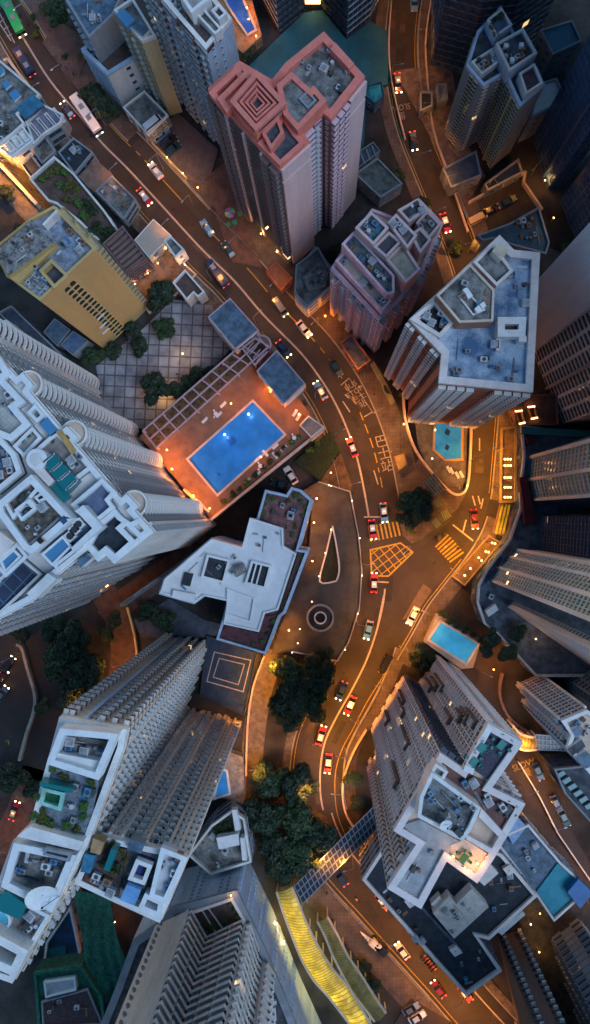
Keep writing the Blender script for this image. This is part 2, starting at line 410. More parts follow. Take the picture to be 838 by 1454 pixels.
part_prism(e, 'roof_ledge', [(476,60),(503,90),(496,98),(469,69)], 54, 56.3, terra)
part_ring(e, 'vent_frame', [(424,140),(437,128),(450,142),(437,154)], .35, 57.5, 58, greyw)
# ============================================================ B: pale blue tower top left
B = Building('apartment_tower', 'pale blue residential tower beside the terracotta crowned tower', [(198,-35),(294,76),(330,31),(255,-60)], 47, bluewall)
B.facade(0, 'awa|aa|awaw|aaww|awa', 2.4, st_blue, band=offw, fin=brownw); B.facade(1, '.s.s...', 2.4, st_blue)
e = B.done(stain, .8, offw, 1.3)
part_prism(e, 'roof_terrace', [(252,27),(263,18),(304,60),(295,72)], 47, 48, wood)
part_prism(e, 'roof_block', [(255,-5),(273,22),(300,0),(290,-30)], 47, 51, offw, tilew, .6, white)
part_prism(e, 'roof_block', [(277,21),(290,14),(316,44),(306,52)], 47, 49, offw, stain, .4, offw)
part_prism(e, 'roof_block', [(300,18),(311,8),(323,22),(312,31)], 47, 50, offw, wood, .4, offw)
# ============================================================ C: khaki slim tower
B = Building('apartment_tower', 'slim khaki tower squeezed between white block and pale blue tower', [(163,18),(203,62),(223,55),(190,0)], 31, khaki)
B.facade(0, 'wawaw', 2.2, st_khaki, band=khaki); B.facade(1, '...', 2.5, st_khaki)
e = B.done(stain, .5, offw, 1)
part_prism(e, 'roof_canopy', [(164,20),(176,12),(192,28),(180,38)], 31, 33, skyg, skyg)
part_prism(e, 'roof_block', [(187,38),(200,28),(212,42),(203,52)], 31, 33, offw, slate)
B = Building('apartment_block', 'low white block with brown flat roof and black penthouse', [(116,72),(154,109),(208,76),(165,35)], 15, offw)
B.facade(0, 'wwwwwwww', 2.6, st_blue, band=bluewall); B.facade(1, '.s.', 3, st_blue)
e = B.done(brownroof, .8, bluewall, .8)
part_prism(e, 'roof_block', [(132,43),(150,60),(172,38),(163,17)], 15, 19, offw, blkroof)
B = Building('apartment_tower', 'slate roofed tower cut off by the top edge left of the khaki tower', [(90,-5),(128,58),(163,25),(172,5),(160,-40),(90,-40)], 24, greyw)
B.facade(0, 'wawawaw', 2.5, st_blue, band=greyw); e = B.done(slate, .5)
B = Building('garage_building', 'low grey roof with a white water tank beside the khaki tower', [(175,154),(206,130),(240,165),(211,194)], 5, conc)
B.auto(3, st_white, 's'); B.done(stain, .4, offw, .7)
# ============================================================ D: left strip of low buildings
B = Building('low_building', 'grey flat roof with three pale skylights at the left edge', [(-30,55),(0,86),(60,137),(28,165),(38,178),(0,212),(-30,212)], 7, greyw)
B.auto(3, st_grey, 'w', 3.5); e = B.done(stain, .5, palewall)
for q in ([(2,118),(10,113),(16,120),(8,127)], [(12,133),(22,126),(30,135),(20,144)], [(-3,100),(4,96),(6,103),(0,108)]): part_prism(e, 'skylight', q, 7, 7.6, white, skyg)
part_prism(e, 'awning', [(23,154),(47,133),(62,148),(35,169)], 7, 8.2, slate, mat('blue_corrugated', (.03,.16,.27), .5, .3))
B = Building('low_building', 'purple grey slab roof with raised ribs beside the road', [(38,175),(62,150),(92,165),(88,178),(65,193),(50,208)], 6, greyw)
B.auto(3, st_grey, 'w', 3.5); e = B.done(mat('mauve_slab', (.2,.19,.26), .8, .3), .4, palewall)
for k in range(4): part_ring(e, 'roof_rib', [(40+k*11,176-k*7),(44+k*11,173-k*7),(60+k*11,192-k*7),(56+k*11,195-k*7)], .25, 6, 6.6, palewall)
B = Building('low_building', 'white ribbed roof over the orange lit lane', [(0,205),(34,180),(50,202),(20,226),(0,215)], 6.5, palewall)
B.auto(3, st_grey, 's', 3.5); e = B.done(palewall, .4, white)
for k in range(3): part_ring(e, 'roof_frame', [(4+k*11,205-k*8),(12+k*11,199-k*8),(22+k*11,212-k*8),(14+k*11,218-k*8)], .3, 6.5, 7.3, white)
for lab, q, h, rm in (('black flat roof with a ledge of purple vents', [(83,217),(105,196),(133,217),(107,249)], 5, blkroof),
    ('small black roof above the orange lane', [(30,235),(45,220),(62,242),(44,254)], 5, blkroof),
    ('small grey roof between two black roofs', [(47,213),(66,196),(80,216),(60,234)], 4.4, stain),
    ('mottled grey roof beside the road below the rusty roof', [(136,272),(160,250),(194,284),(176,313)], 5, stain)):
    B = Building('low_building', lab, q, h, greyw); B.auto(3, st_grey, 'w', 3); B.done(rm, .35, greyw, .5)
B = Building('shed', 'rusty corrugated roof shed beside the road', [(111,251),(136,226),(160,248),(134,273)], 5, greyw)
B.auto(3, st_grey, 's', 3); B.done(rust, .2, rust, .2)
B = Building('low_building', 'roof garden block crowded with bushes behind the rusty shed', [(43,256),(79,224),(107,248),(150,300),(176,338),(147,350),(115,318),(82,292),(70,288)], 6, greyw)
B.auto(3, st_grey, 's', 3); e = B.done(brownroof, .5, palewall)
B = Building('low_building', 'brown louvred block between roof garden and white rusty roof', [(147,348),(176,322),(211,370),(180,390)], 9, brownw)
B.facade(0, 'oooo', 1.5, st_brown); B.facade(2,'oooo', 1.5, st_brown); B.facade(1,'ooooo',1.5,st_brown); e = B.done(brownroof, .4, brownw)
for k in range(7): part_ring(e, 'roof_louvre', [(151+k*4.6,347+k*6),(175+k*5,325+k*6.2),(177+k*5,327+k*6.2),(153+k*4.6,349+k*6)], .3, 9, 9.8, mat('louvre_brown',(.3,.2,.19)))
B = Building('shed', 'white metal roof streaked with rust beside the road', [(191,341),(218,311),(244,335),(212,367)], 6, greyw)
B.auto(3, st_grey, 's', 3); B.done(mat('white_rusty_roof', (.55,.54,.5), .7, .2, 1.2, col2=(.5,.36,.25)), .2, offw, .2)
B = Building('low_building', 'tiny white booth with a grey roof between road and lit terrace', [(233,343),(243,336),(263,356),(250,368)], 6, offw)
B.auto(3, st_white, 's', 2.5); B.done(stain, .4, white)
B = Building('pavilion', 'white walled pavilion with a notched corner at the plaza edge', [(246,403),(264,384),(292,416),(282,424),(276,418),(266,428)], 6, offw)
B.auto(3, st_white, 's', 2.5); B.done(brownroof, .4, white)
# ============================================================ E: mustard tower
B = Building('apartment_tower', 'mustard yellow tower with a column of black arched slots', [(45,312),(79,294),(138,355),(59,429),(11,393),(-8,355)], 45, mustard)
B.facade(1, 'bbb', 2.5, st_khaki, band=mustard)
a, b = B.edge(2)
slot = MB(); 
P, Q = W(138,355,45).to_2d(), W(59,429,45).to_2d(); d = (Q-P).normalized(); n_ = Vector((-d.y, d.x)); n_ = n_ if n_.dot(P) < 0 else -n_
blk = flat('slot_black', (.012,.012,.015), .8); L_ = (Q-P).length
for j in range(17):
    sl = MB(); z = 40.6-j*2.45; c = P+d*L_*(.595-.0*j)
    for sx, w_ in ((-.8, 1.3), (.75, 1.3)):
        p = c+d*sx
        pts = [(-.6,0),(.6,0),(.6,1.25),(.35,1.7),(0,1.9),(-.35,1.7),(-.6,1.25)]
        off = .45 if sx > 0 else 0
        vs = [(p.x+d.x*x+n_.x*.06, p.y+d.y*x+n_.y*.06, z+y-off) for x, y in pts]
        vs2 = [(v[0]-n_.x*.08, v[1]-n_.y*.08, v[2]) for v in vs]
        sl.add(vs+vs2, [list(range(7)), list(range(13,6,-1))]+[(i,(i+1)%7,7+(i+1)%7,7+i) for i in range(7)], blk)
    sl.bar((*(c-d*1.6+n_*.2), z-.25), (*(c+d*1.5+n_*.2), z-.25), .3, .15, mustard)
    sl.build('slot_window', B.e)
B.facade(2, '.', 3.3, st_khaki)
for t_, z in ((.7, 14), (.62, 19), (.74,10)):
    rk = MB(); c = P+d*L_*t_+n_*.4; rk.bar((*(c-d*1.0), z), (*(c+d*1.0), z), .4, .12, palewall); rk.build('drying_rack', B.e)
e = B.done(mat('bluegrey_roof', (.25,.3,.38), .7, .4, .5), .5, mustard, .9)
part_prism(e, 'roof_block', [(-6,357),(45,312),(77,344),(12,392)], 45, 48, mustard, mat('stone_roof', (.22,.21,.2), .9, .6, 1.2))
part_prism(e, 'roof_block', [(8,392),(78,343),(80,349),(27,402)], 45, 46.4, mustard)
part_ring(e, 'light_well', [(55,384),(73,367),(98,391),(77,410)], .6, 45, 47, mustard); part_prism(e, 'well_floor', [(57,384),(73,370),(95,391),(77,407)], 45, 45.1, dkroof)  # dark sheet at roof level imitates shade down the shaft
part_prism(e, 'junk_terrace', [(28,398),(54,374),(78,406),(59,426)], 45, 45.4, mat('blue_junk_roof', (.2,.35,.5), .7, .7, 2.5, col2=(.55,.6,.62)))
part_prism(e, 'roof_beam', [(60,318),(80,297),(83,300),(62,321)], 45, 47.5, cream)
# ============================================================ F: big white tower, left
Fp = [(-60,430),(-30,462),(-36,468),(28,537),(36,531),(51,548),(45,557),(92,612),(98,606),(114,622),(108,630),(175,708),(182,701),(199,719),(193,725),(221,755),(165,800),(154,788),(142,797),(128,780),(84,815),(88,822),(48,852),(2,877),(-60,925)]
B = Building('apartment_tower', 'large white tower with columns of curved bay windows by the orange lit pool', Fp, 72, palewall)
for i, pat in ((0,'ww|ww'),(2,'wsrwrwsrw'),(4,'..'),(6,'wrwswrww'),(8,'..'),(10,'rwswrwrww'),(12,'..'),(14,'rr|r'),(16,'s'),(18,'w'),(19,'wrwrw'),(21,'rwrwr'),(22,'rwrwrw'),(23,'rwrwrww')):
    B.facade(i, pat, 2.5, st_pale, band=offw, fin=offw)
B.facade(15, '.', 2.5, st_pale)
def bay_stack(B, px, py, R_, z0, z1, fh, st, ang=None):
    c = W(px, py, z1); nf = int(round((z1-z0)/fh)); f = (z1-z0)/nf
    n_ = Vector((.72, .69)) if ang is None else Vector((math.cos(ang), math.sin(ang)))
    Rm = Matrix(((n_.y, n_.x, 0, 0), (-n_.x, n_.y, 0, 0), (0, 0, 1, 0), (0, 0, 0, 1)))
    for j in range(nf): B.put('c', Matrix.Translation((c.x-n_.x*.6, c.y-n_.y*.6, z0+j*f)) @ Rm, R_*2, f, st, 500+j)
    m = MB(); pts = [(c.x+n_.x*R_*.2+R_*math.cos(t), c.y+n_.y*R_*.2+R_*math.sin(t)) for t in [2*math.pi*i/20 for i in range(20)]]
    m.prism(pts, z1-.1, z1+.1, tan); m.ring(pts, .28, z1+.1, z1+.8, offw); m.build('bay_roof', B.e)
for (x, y) in ((-43,447), (41,548), (104,618), (189,717)): bay_stack(B, x, y, 2.1, 2 if x < 180 else 0, 71, 2.45, st_white, ang=.6)
e = B.done(offw, .9, white, 1.3)
part_prism(e, 'tiled_terrace', [(-60,440),(4,508),(20,533),(10,540),(40,572),(28,580),(48,604),(20,628),(0,620),(-60,640)], 72, 72.6, tilew, None, 1.0, white, 1.2)
part_ring(e, 'roof_pit', [(38,586),(50,573),(64,590),(52,600)], .5, 72, 74, white); part_prism(e, 'pit_floor', [(40,586),(50,576),(62,590),(52,598)], 72, 72.7, greyw)
part_prism(e, 'glass_canopy', [(56,602),(67,592),(84,612),(72,620)], 72, 73.6, skyg, skyg)
part_prism(e, 'tiled_terrace', [(20,634),(48,606),(62,622),(36,650)], 72, 72.8, tilew, None, .5, white)
part_prism(e, 'tiled_terrace', [(50,640),(82,612),(112,640),(134,664),(108,684),(88,690)], 72, 72.9, tilep, None, .6, white)
part_prism(e, 'conservatory', [(60,656),(76,643),(110,683),(94,700)], 72.9, 75.4, tealg, tealg)
part_prism(e, 'conservatory', [(72,690),(80,683),(100,705),(90,714)], 72.9, 74, tealg, tealg)
for k in range(4): part_ring(e, 'canopy_frame', [(60+k*11,656+k*13),(76+k*11,643+k*12.5),(77.4+k*11,644.6+k*12.5),(61.4+k*11,657.6+k*13)], .3, 75.3, 75.6, white)
part_prism(e, 'stair_box', [(44,664),(58,660),(77,682),(69,690)], 72, 75, cream)
o = MB(); c = W(52,652,75.5); o.tube((c.x,c.y,72.5), (c.x,c.y,75.5), 1.6, 1.6, white, 20); o.tube((c.x,c.y,75.5), (c.x,c.y,75.7), 1.0, .9, palewall, 16); o.build('water_tank', e)
part_prism(e, 'planter_beam', [(79,612),(86,610),(108,640),(102,646)], 72, 74, mat('ochre_beam', (.5,.3,.1)))
# machine room
part_prism(e, 'machine_room', [(-3,716),(47,674),(105,736),(102,740),(48,786),(36,780),(0,730)], 72, 76, white, mat('streaked_dark_roof', (.13,.11,.09), .9, .6, .7), 1.0, white, .9)
for q in ([(4,712),(44,680),(56,694),(18,738)],): part_ring(e, 'roof_frame', q, .5, 76, 77, white)
part_ring(e, 'roof_frame', [(20,724),(40,708),(52,722),(30,740)], .4, 76, 77.4, white)
part_prism(e, 'roof_vent', [(36,712),(42,708),(50,717),(44,721)], 76, 78, white)
part_ring(e, 'roof_frame', [(48,706),(60,698),(68,707),(55,714)], .35, 76, 77, white)
part_prism(e, 'roof_hatch', [(84,738),(91,732),(96,740),(90,745)], 76, 77, mat('navy_hatch', (.03,.08,.2)), None)
part_ring(e, 'roof_pipe', [(42,772),(84,734),(85,735),(43,773)], .2, 76, 76.5, white)
part_prism(e, 'flue', [(52,768),(58,763),(63,768),(57,773)], 76, 78, tan, blk)
# blue-grey and navy terraces
part_prism(e, 'blue_terrace', [(104,716),(148,679),(168,699),(158,710),(166,721),(140,742),(112,725)], 72, 72.8, tileblue, None, .6, white, 1.2)
part_prism(e, 'navy_terrace', [(140,744),(166,722),(174,732),(187,741),(177,750),(196,769),(166,796),(153,784),(142,793),(124,774)], 72, 72.6, blkroof, None, .8, white, 1.2)
part_prism(e, 'roof_slab', [(106,726),(118,717),(146,748),(104,784),(101,778),(131,750),(112,730)], 72, 75.6, white)
part_prism(e, 'plant_deck', [(91,758),(113,733),(128,750),(107,772)], 72, 73.4, slate, navy)
for (x, y) in ((114,744),(108,752),(102,761)): 
    u = MB(); c = W(x,y,73.4); u.box((c.x,c.y,73.4), 1.5, 1.5, .9, white, .7); u.tube((c.x,c.y,74.3),(c.x,c.y,74.4),.55,.55,dmetal,12); u.build('cooling_unit', e)
part_prism(e, 'blue_canopy', [(58,787),(89,760),(102,776),(74,804)], 72, 74.4, skyg, skyg); part_ring(e, 'canopy_frame', [(58,787),(89,760),(102,776),(74,804)], .35, 74.4, 74.7, white)
part_prism(e, 'blue_terrace', [(78,802),(122,768),(128,776),(84,811)], 72, 73, slate, None, .5, white, 1)
part_prism(e, 'roof_box', [(109,797),(124,786),(131,792),(115,806)], 71, 74, white, slate)
part_prism(e, 'canopy', [(0,796),(20,778),(32,790),(8,815)], 72, 75, skyg, skyg, .4, white, .3); part_ring(e, 'canopy_frame', [(-10,800),(24,770),(40,790),(8,820)], .5, 75, 75.5, white)
part_prism(e, 'navy_terrace', [(0,822),(34,792),(62,815),(34,842),(2,872),(-20,860)], 72, 72.8, tileb, None, .4, palewall, .8)
part_prism(e, 'roof_slab', [(38,843),(68,814),(80,822),(50,851)], 72, 75.5, offw)
part_prism(e, 'cream_terrace', [(-40,752),(0,755),(20,770),(0,792),(-40,800)], 72, 76, cream)
part_prism(e, 'side_roof', [(-30,622),(2,618),(26,644),(36,672),(0,702),(-30,702)], 72, 73, dkroof, slate, .8, white, 1.4)
part_prism(e, 'curb_roof', [(180,745),(201,735),(217,754),(201,766)], 70.5, 72.6, offw, beige, .8, white, 1)
# ============================================================ G: low podium houses by mustard tower
for lab, q, h, rm in (('dark blue roof shed against the mustard tower, nearer the left', [(62,472),(78,452),(100,468),(82,492)], 5, slate),
    ('navy roof shed under trees below the mustard tower', [(86,490),(104,470),(126,484),(104,505)], 5, navy)):
    B = Building('shed', lab, q, h, greyw); B.auto(2.6, st_grey, 's', 3); B.done(rm, .2, greyw, .3)
B = Building('low_building', 'long dark blue roof running between mustard and white towers', [(0,445),(18,435),(90,505),(72,520),(30,480)], 7, darkw); B.auto(3, st_dark, 's', 3); B.done(darkw, .3, greyw)
B = Building('clubhouse', 'small building with a scalloped parapet and a green court at left edge', [(-10,465),(12,455),(42,482),(34,496),(0,480)], 12, tan)
e = B.done(tan, .7, cream, 1.2); part_prism(e, 'green_court', [(0,462),(10,458),(24,470),(18,476)], 12, 12.3, mat('green_court', (.02,.3,.16)))
# ============================================================ H: house under terracotta tower, and neighbour terraces
B = Building('old_house', 'old two storey corner house glowing orange under its eaves', [(418,418),(436,438),(471,408),(470,385),(452,352),(436,366),(420,378)], 9, cream)
B.auto(3, st_cream, 'w', 3); e = B.done(stain, .4, greyw)
part_prism(e, 'roof_block', [(430,392),(452,372),(466,388),(463,404),(438,412)], 9, 11.5, greyw, stain)
B = Building('low_building', 'light blue panelled roof in front of the old corner house', [(436,366),(448,351),(474,384),(471,408),(460,390)], 7, greyw); B.auto(3, st_grey,'s',3); B.done(slate, .3)
B = Building('market_stalls', 'russet awning shed on the pavement below the terracotta tower', [(378,385),(392,371),(416,395),(400,412)], 3.5, brickred); B.auto(3, st_brick,'s',3); B.done(mat('russet_awning', (.2,.08,.05)), .2, brickred,.2)
B = Building('low_building', 'dark tin roof workshop at the foot of the mauve block', [(483,487),(499,474),(527,512),(508,526)], 4.5, brownw); B.auto(3, st_brown,'s',3); B.done(mat('blue_tin', (.06,.07,.12), .5,.5,1), .3, brickred,.4)
# ============================================================ I: mauve stepped block
B = Building('apartment_block', 'mauve stepped apartment block with cluttered balconies', [(470,382),(538,455),(566,428),(600,385),(628,318),(594,283),(560,310),(528,298),(500,335)], 30, mauve)
B.facade(0, 'wbwawbwbwaw', 2.4, st_mauve, band=offw); B.facade(1, 'bwb', 2.4, st_mauve, band=offw); B.facade(2, 'wbwb', 2.4, st_mauve, band=offw); B.facade(3, 'wbwbw', 2.4, st_mauve, band=offw)
B.facade(8, 'aw.', 2.4, st_mauve, band=offw)
e = B.done(tan, .6, mauve, .9)
tl = mat('teal_roof', (.05,.14,.2), .6,.5,.8)
for nm, q, z, rm, wm in (('roof_block', [(476,372),(490,358),(556,428),(542,444)], 33, tan, mauve), ('roof_block', [(485,348),(502,330),(560,392),(560,418),(548,420)], 36.5, mat('roof_moss', (.12,.16,.17), .8,.6,1), mauve),
    ('roof_block', [(504,325),(527,302),(552,325),(530,350)], 40, tl, pinkw), ('roof_block', [(530,352),(552,330),(570,345),(548,368)], 39, dkroof, pinkw),
    ('roof_block', [(548,370),(572,346),(597,384),(576,403)], 38, mat('cream_roof', (.42,.38,.3)), pinkw), ('roof_block', [(550,318),(562,305),(592,336),(578,355)], 40, stain, pinkw),
    ('roof_block', [(564,300),(592,284),(606,300),(580,318)], 37, dkroof, pinkw), ('roof_block', [(590,318),(606,300),(626,320),(608,342)], 36, stain, pinkw), ('roof_block', [(582,335),(596,324),(612,342),(596,362)], 37.5, stain, pinkw)):
    part_prism(e, nm, q, 30, z, wm, rm, .5, wm, .8)
# ============================================================ J: blue roofed tower
B = Building('apartment_tower', 'russet and white tower with a broad sky blue roof', [(708,336),(728,357),(765,361),(755,558),(622,545),(626,504),(580,455)], 54, brickred)
B.facade(3, 'zzzz..zzzz', 2.2, st_white, band=brickred); B.facade(4, 'w.w', 2.2, st_brick); B.facade(5, 'zz.zz.zz', 2.2, st_white, band=brickred, fin=offw)
B.facade(6, 'ww', 2.2, st_brick)
e = B.done(blueroof, 1.3, cream, 1.0)
part_prism(e, 'roof_block', [(667,375),(702,412),(700,457),(652,459),(619,420)], 54, 58.5, mat('orange_render', (.42,.2,.12)), stain, .4, tan, .4)
part_prism(e, 'roof_block', [(671,374),(699,346),(728,386),(704,408)], 54, 57, cream, stain, .5, cream)
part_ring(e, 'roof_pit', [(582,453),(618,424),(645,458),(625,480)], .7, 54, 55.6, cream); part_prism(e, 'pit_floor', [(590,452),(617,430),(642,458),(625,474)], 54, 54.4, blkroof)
part_ring(e, 'roof_frame', [(707,450),(748,450),(746,478),(707,478)], 1.2, 54, 57, offw); part_prism(e, 'roof_block', [(710,453),(745,453),(744,475),(710,475)], 54, 55.6, tan, mat('brown_mesh', (.1,.06,.05)))
part_ring(e, 'roof_frame', [(705,476),(711,476),(711,498),(705,498)], .4, 54, 55.2, cream)
part_ring(e, 'roof_curb', [(650,420),(662,412),(690,440),(672,448)], .25, 58.5, 58.9, cream)
for q in ([(657,411),(663,408),(668,414),(662,418)], [(662,418),(668,414),(672,420),(665,424)], [(674,438),(680,433),(685,440),(678,445)], [(681,432),(687,428),(691,434),(685,438)]): part_prism(e, 'roof_unit', q, 58.5, 59.7, white)
part_prism(e, 'water_tank', [(699,356),(711,345),(723,355),(711,369)], 57, 59.5, cream, mat('tank_top', (.6,.5,.35)))
part_prism(e, 'roof_unit', [(737,477),(748,477),(748,485),(737,485)], 54, 56.5, white)
# ============================================================ K: slim tower top right and neighbours
B = Building('apartment_tower', 'slim ribbed tower with a creeper covered roof edge, upper right', [(661,97),(685,126),(715,108),(737,155),(772,124),(762,100),(745,85),(720,30),(710,12),(676,48)], 30, greyw)
B.facade(0, '.oo.', 1.5, st_khaki, fin=bluewall); B.facade(1, 'o.o', 1.5, st_beige); B.facade(2, 'ooo|oo', 1.5, st_khaki); B.facade(3, '...', 2, st_blue); B.facade(9, 'o', 1.5, st_khaki)
e = B.done(dkroof, .6, bluewall, 1)
part_prism(e, 'roof_block', [(703,64),(742,42),(762,78),(722,104)], 30, 34, bluewall, dkroof, .5, palewall)
part_prism(e, 'roof_block', [(691,30),(712,14),(727,38),(704,54)], 30, 33, bluewall, navy, .4, palewall)
part_prism(e, 'roof_block', [(736,106),(758,92),(770,120),(746,136)], 30, 32.5, palewall, wood, .4, offw)
part_prism(e, 'roof_terrace', [(668,90),(702,68),(716,84),(684,108)], 30, 31.5, palewall, stain, .4, palewall)
for (x, y) in ((719,64),(741,63),(728,84)): part_prism(e, 'roof_unit', [(x-3,y-3),(x+3,y-3),(x+3,y+3),(x-3,y+3)], 34, 35, white)
def T(name, lab, foot, h, wm, fz=0, **k):
    return Building(name, lab, PL(foot, fz), h, wm, px=False, **k)
def farwalls(B, pats, fh, st, band=None, fin=None):
    for i, p in pats.items(): B.facade(i, p, fh, st, band=band, fin=fin)
B = T('apartment_tower', 'dark gridded tower behind the slim ribbed tower at the top edge', [(612,92),(655,105),(700,100),(760,60),(760,-90),(612,-90)], 62, darkw)
farwalls(B, {0:'gwgwgwg', 1:'gwgwgwg', 2:'wgwgwgwg'}, 2.6, st_dark, band=greyw); B.facade(5, 'gwgwgwgwgwgwgwgwgwg', 2.6, st_dark, band=greyw); B.done(dkroof)
B = T('apartment_tower', 'navy tower with scattered lit windows at the right edge', [(757,195),(778,270),(800,262),(838,215),(900,150),(900,80),(800,150)], 90, navy)
farwalls(B, {0:'gwgwgg|gw', 1:'ww', 2:'wwww', 6:'wwwww'}, 2.4, st_navy, band=None); B.done(navy)
B = T('apartment_tower', 'second navy tower with orange lit windows below the first at the right edge', [(795,285),(830,368),(900,385),(900,240)], 80, navy)
farwalls(B, {0:'gwwgwwgww', 3:'wwwwww', 1:'wwww'}, 2.4, st_navy); B.done(navy)
B = T('office_tower', 'pale grey tower with a blank panelled wall right of the blue roof', [(728,436),(757,500),(797,603),(900,600),(900,430)], 85, mat('pale_slate_panel', (.55,.6,.68), .7, .12, .2, streak=True))
B.facade(0, '.', 3, st_grey); B.facade(1, 'www|www', 2.4, st_pale, band=palewall)
pw = tiles('panel_wall', (.34,.37,.41), (.31,.34,.38), (.2,.22,.25), 3.2, rot=0, mortar=.02)
pm = MB(); P, Q = W(735,452,0).to_2d(), W(757,500,0).to_2d(); d=(Q-P).normalized(); n_=Vector((-d.y,d.x)); n_ = n_ if n_.dot(P)<0 else -n_
pm.bar((*(P+n_*.5), 0), (*(Q+n_*.5), 0), 1.0, 85, mat('pale_slate_panel', (.55,.6,.68))); pm.build('end_panel', B.e)
B.facade(4, 'wwwwwwwwww', 2.2, st_pale); B.facade(2, '....', 3, st_grey); B.done(greyw)
B = T('apartment_tower', 'beige finned tower with three rows of teal windows, right edge', [(746,652),(743,683),(749,711),(900,742),(900,600)], 90, beige)
a, b = B.edge(0)
B.facade(0, 'TTT', 2.5, st_green, band=beige, fin=beige); B.facade(1, 'TTT', 2.5, st_green, band=beige, fin=beige)
B.facade(2, 'gggg', 2.5, st_dark); B.facade(4, 'rrrrrr', 2.5, st_green); B.done(beige)
for (x, y) in ((746,652),(743,683),(749,710)):
    p = MB(); c = W(x, y, 0); p.box((c.x-.2, c.y, 0), 1.1, .7, 90, beige); p.build('pilaster', B.e)
B = T('apartment_tower', 'black blue ribbed tower between the two beige finned towers', [(756,733),(753,785),(900,800),(900,716)], 70, darkw)
B.facade(0, 'rrrrrr', 2.2, st_dark, band=greyw); B.done(darkw)
B = T('apartment_tower', 'beige finned tower angled over the curved podium, right edge', [(727,779),(716,789),(702,803),(692,821),(900,905),(900,780)], 85, beige)
for i in (0, 1, 2): B.facade(i, 'TT' if i < 2 else 'TTT', 2.2, st_green, band=beige)
B.facade(3, 'wwwwwwwwwwww', 2.2, st_green); B.done(beige)
for (x, y) in ((727,779),(717,789),(702,803),(692,821)):
    p = MB(); c = W(x, y, 0); p.box((c.x, c.y, 0), .9, .6, 85, cream); p.build('pilaster', B.e)
B = T('apartment_tower', 'slender pale wall block beside the angled finned tower', [(722,850),(711,857),(860,962),(880,930)], 80, cream)
B.facade(0, 'o.', 1.9, st_cream); B.done(cream)
# low and mid rise, upper right
for lab, q, h, rm in (('dark teal roof building with parapets under the navy towers', [(728,315),(765,294),(780,345),(775,362),(730,350),(700,340),(685,343),(676,335),(722,318)], 9, mat('dark_teal_roof', (.04,.08,.11), .7,.3)),
    ('teal tent roof court at the upper right corner', [(766,44),(812,30),(826,60),(784,80)], 12, mat('teal_tent', (.04,.16,.22), .5,.25)),
    ('small terrace roof with pale floor right of the slim ribbed tower', [(764,120),(790,112),(800,134),(780,155),(752,170)], 12, palewall),
    ('long low greenhouse roof along the service road', [(687,262),(736,226),(742,246),(692,272)], 4, g_dark),
    ('dark slab roof annex left of the slim ribbed tower', [(628,240),(676,215),(684,250),(640,268)], 5, darkw),
    ('black roof shed above the footpath left of the slim tower', [(596,131),(614,131),(614,152),(596,160)], 3, blkroof),
    ('pale grey hut above the footpath left of the slim tower', [(620,120),(634,120),(636,142),(622,146)], 3, greyw)):
    B = Building('low_building', lab, q, h, greyw); B.auto(3, st_grey, 's', 3); B.done(rm, .4, greyw, .6)
B = Building('low_building', 'dark flat roof house below the terracotta tower, near the curved road', [(503,248),(536,225),(572,262),(540,282)], 6, greyw)
B.auto(3, st_grey, 's', 3); B.done(mat('mossy_roof', (.12,.14,.13), .9,.4), .4, greyw, .6)
B = Building('low_building', 'steel framed terrace roof below the terracotta tower', [(500,222),(530,202),(540,215),(506,242)], 5, greyw)
e = B.done(darkw, .2, greyw, .4)
for k in range(4): part_ring(e, 'roof_beam', [(503+k*8,222-k*5),(505+k*8,221-k*5),(511+k*8,237-k*5),(509+k*8,238-k*5)], .2, 5, 5.5, greyw)
B = Building('pavilion', 'small turquoise hip roof pavilion beside the teal court', [(520,124),(542,118),(546,138),(532,150),(518,138)], 4, slate)
B.auto(3, st_grey, 's', 3); e = B.done(slate, .2)
pv = MB(); q = PL([(520,124),(542,118),(546,138),(532,150),(518,138)], 4); c = sum(q, Vector((0,0)))/5
pv.add([(*p, 4.2) for p in q]+[(*c, 6)], [(i,(i+1)%5,5) for i in range(5)], mat('turquoise_roof', (.05,.42,.42), .5,.3,1)); pv.build('hip_roof', e)
# top towers round the teal court
B = T('apartment_tower', 'grey tower left of the teal court at the top edge', [(376,8),(396,46),(431,18),(440,-80),(370,-80)], 60, greyw)
farwalls(B, {0:'wwwww', 1:'rrrrr'}, 2.5, st_dark, band=palewall); B.facade(4, 'wwwwwwww', 2.5, st_dark); B.done(greyw)
B = T('apartment_tower', 'grey blue tower right of the teal court at the top edge', [(458,16),(493,55),(525,29),(560,-40),(500,-90),(450,-80)], 60, greyw)
farwalls(B, {0:'rrrrr', 1:'wwwww', 2:'wwwwww', 5:'rrrr'}, 2.5, st_dark, band=bluewall); B.done(greyw)
B = T('lobby_block', 'dark lobby between the top towers with one glowing window', [(431,14),(458,14),(458,-60),(431,-60)], 9, darkw)
lw = MB(); P, Q = W(434,14.5,0), W(455,14.5,0); lw.bar((P.x,P.y-.2,3), (Q.x,Q.y-.2,3), .3, 1.6, flat('warm_lit_glass', (.9,.6,.2), emit=(1,.55,.15), es=3)); lw.build('lit_window', B.e); B.done(blkroof)
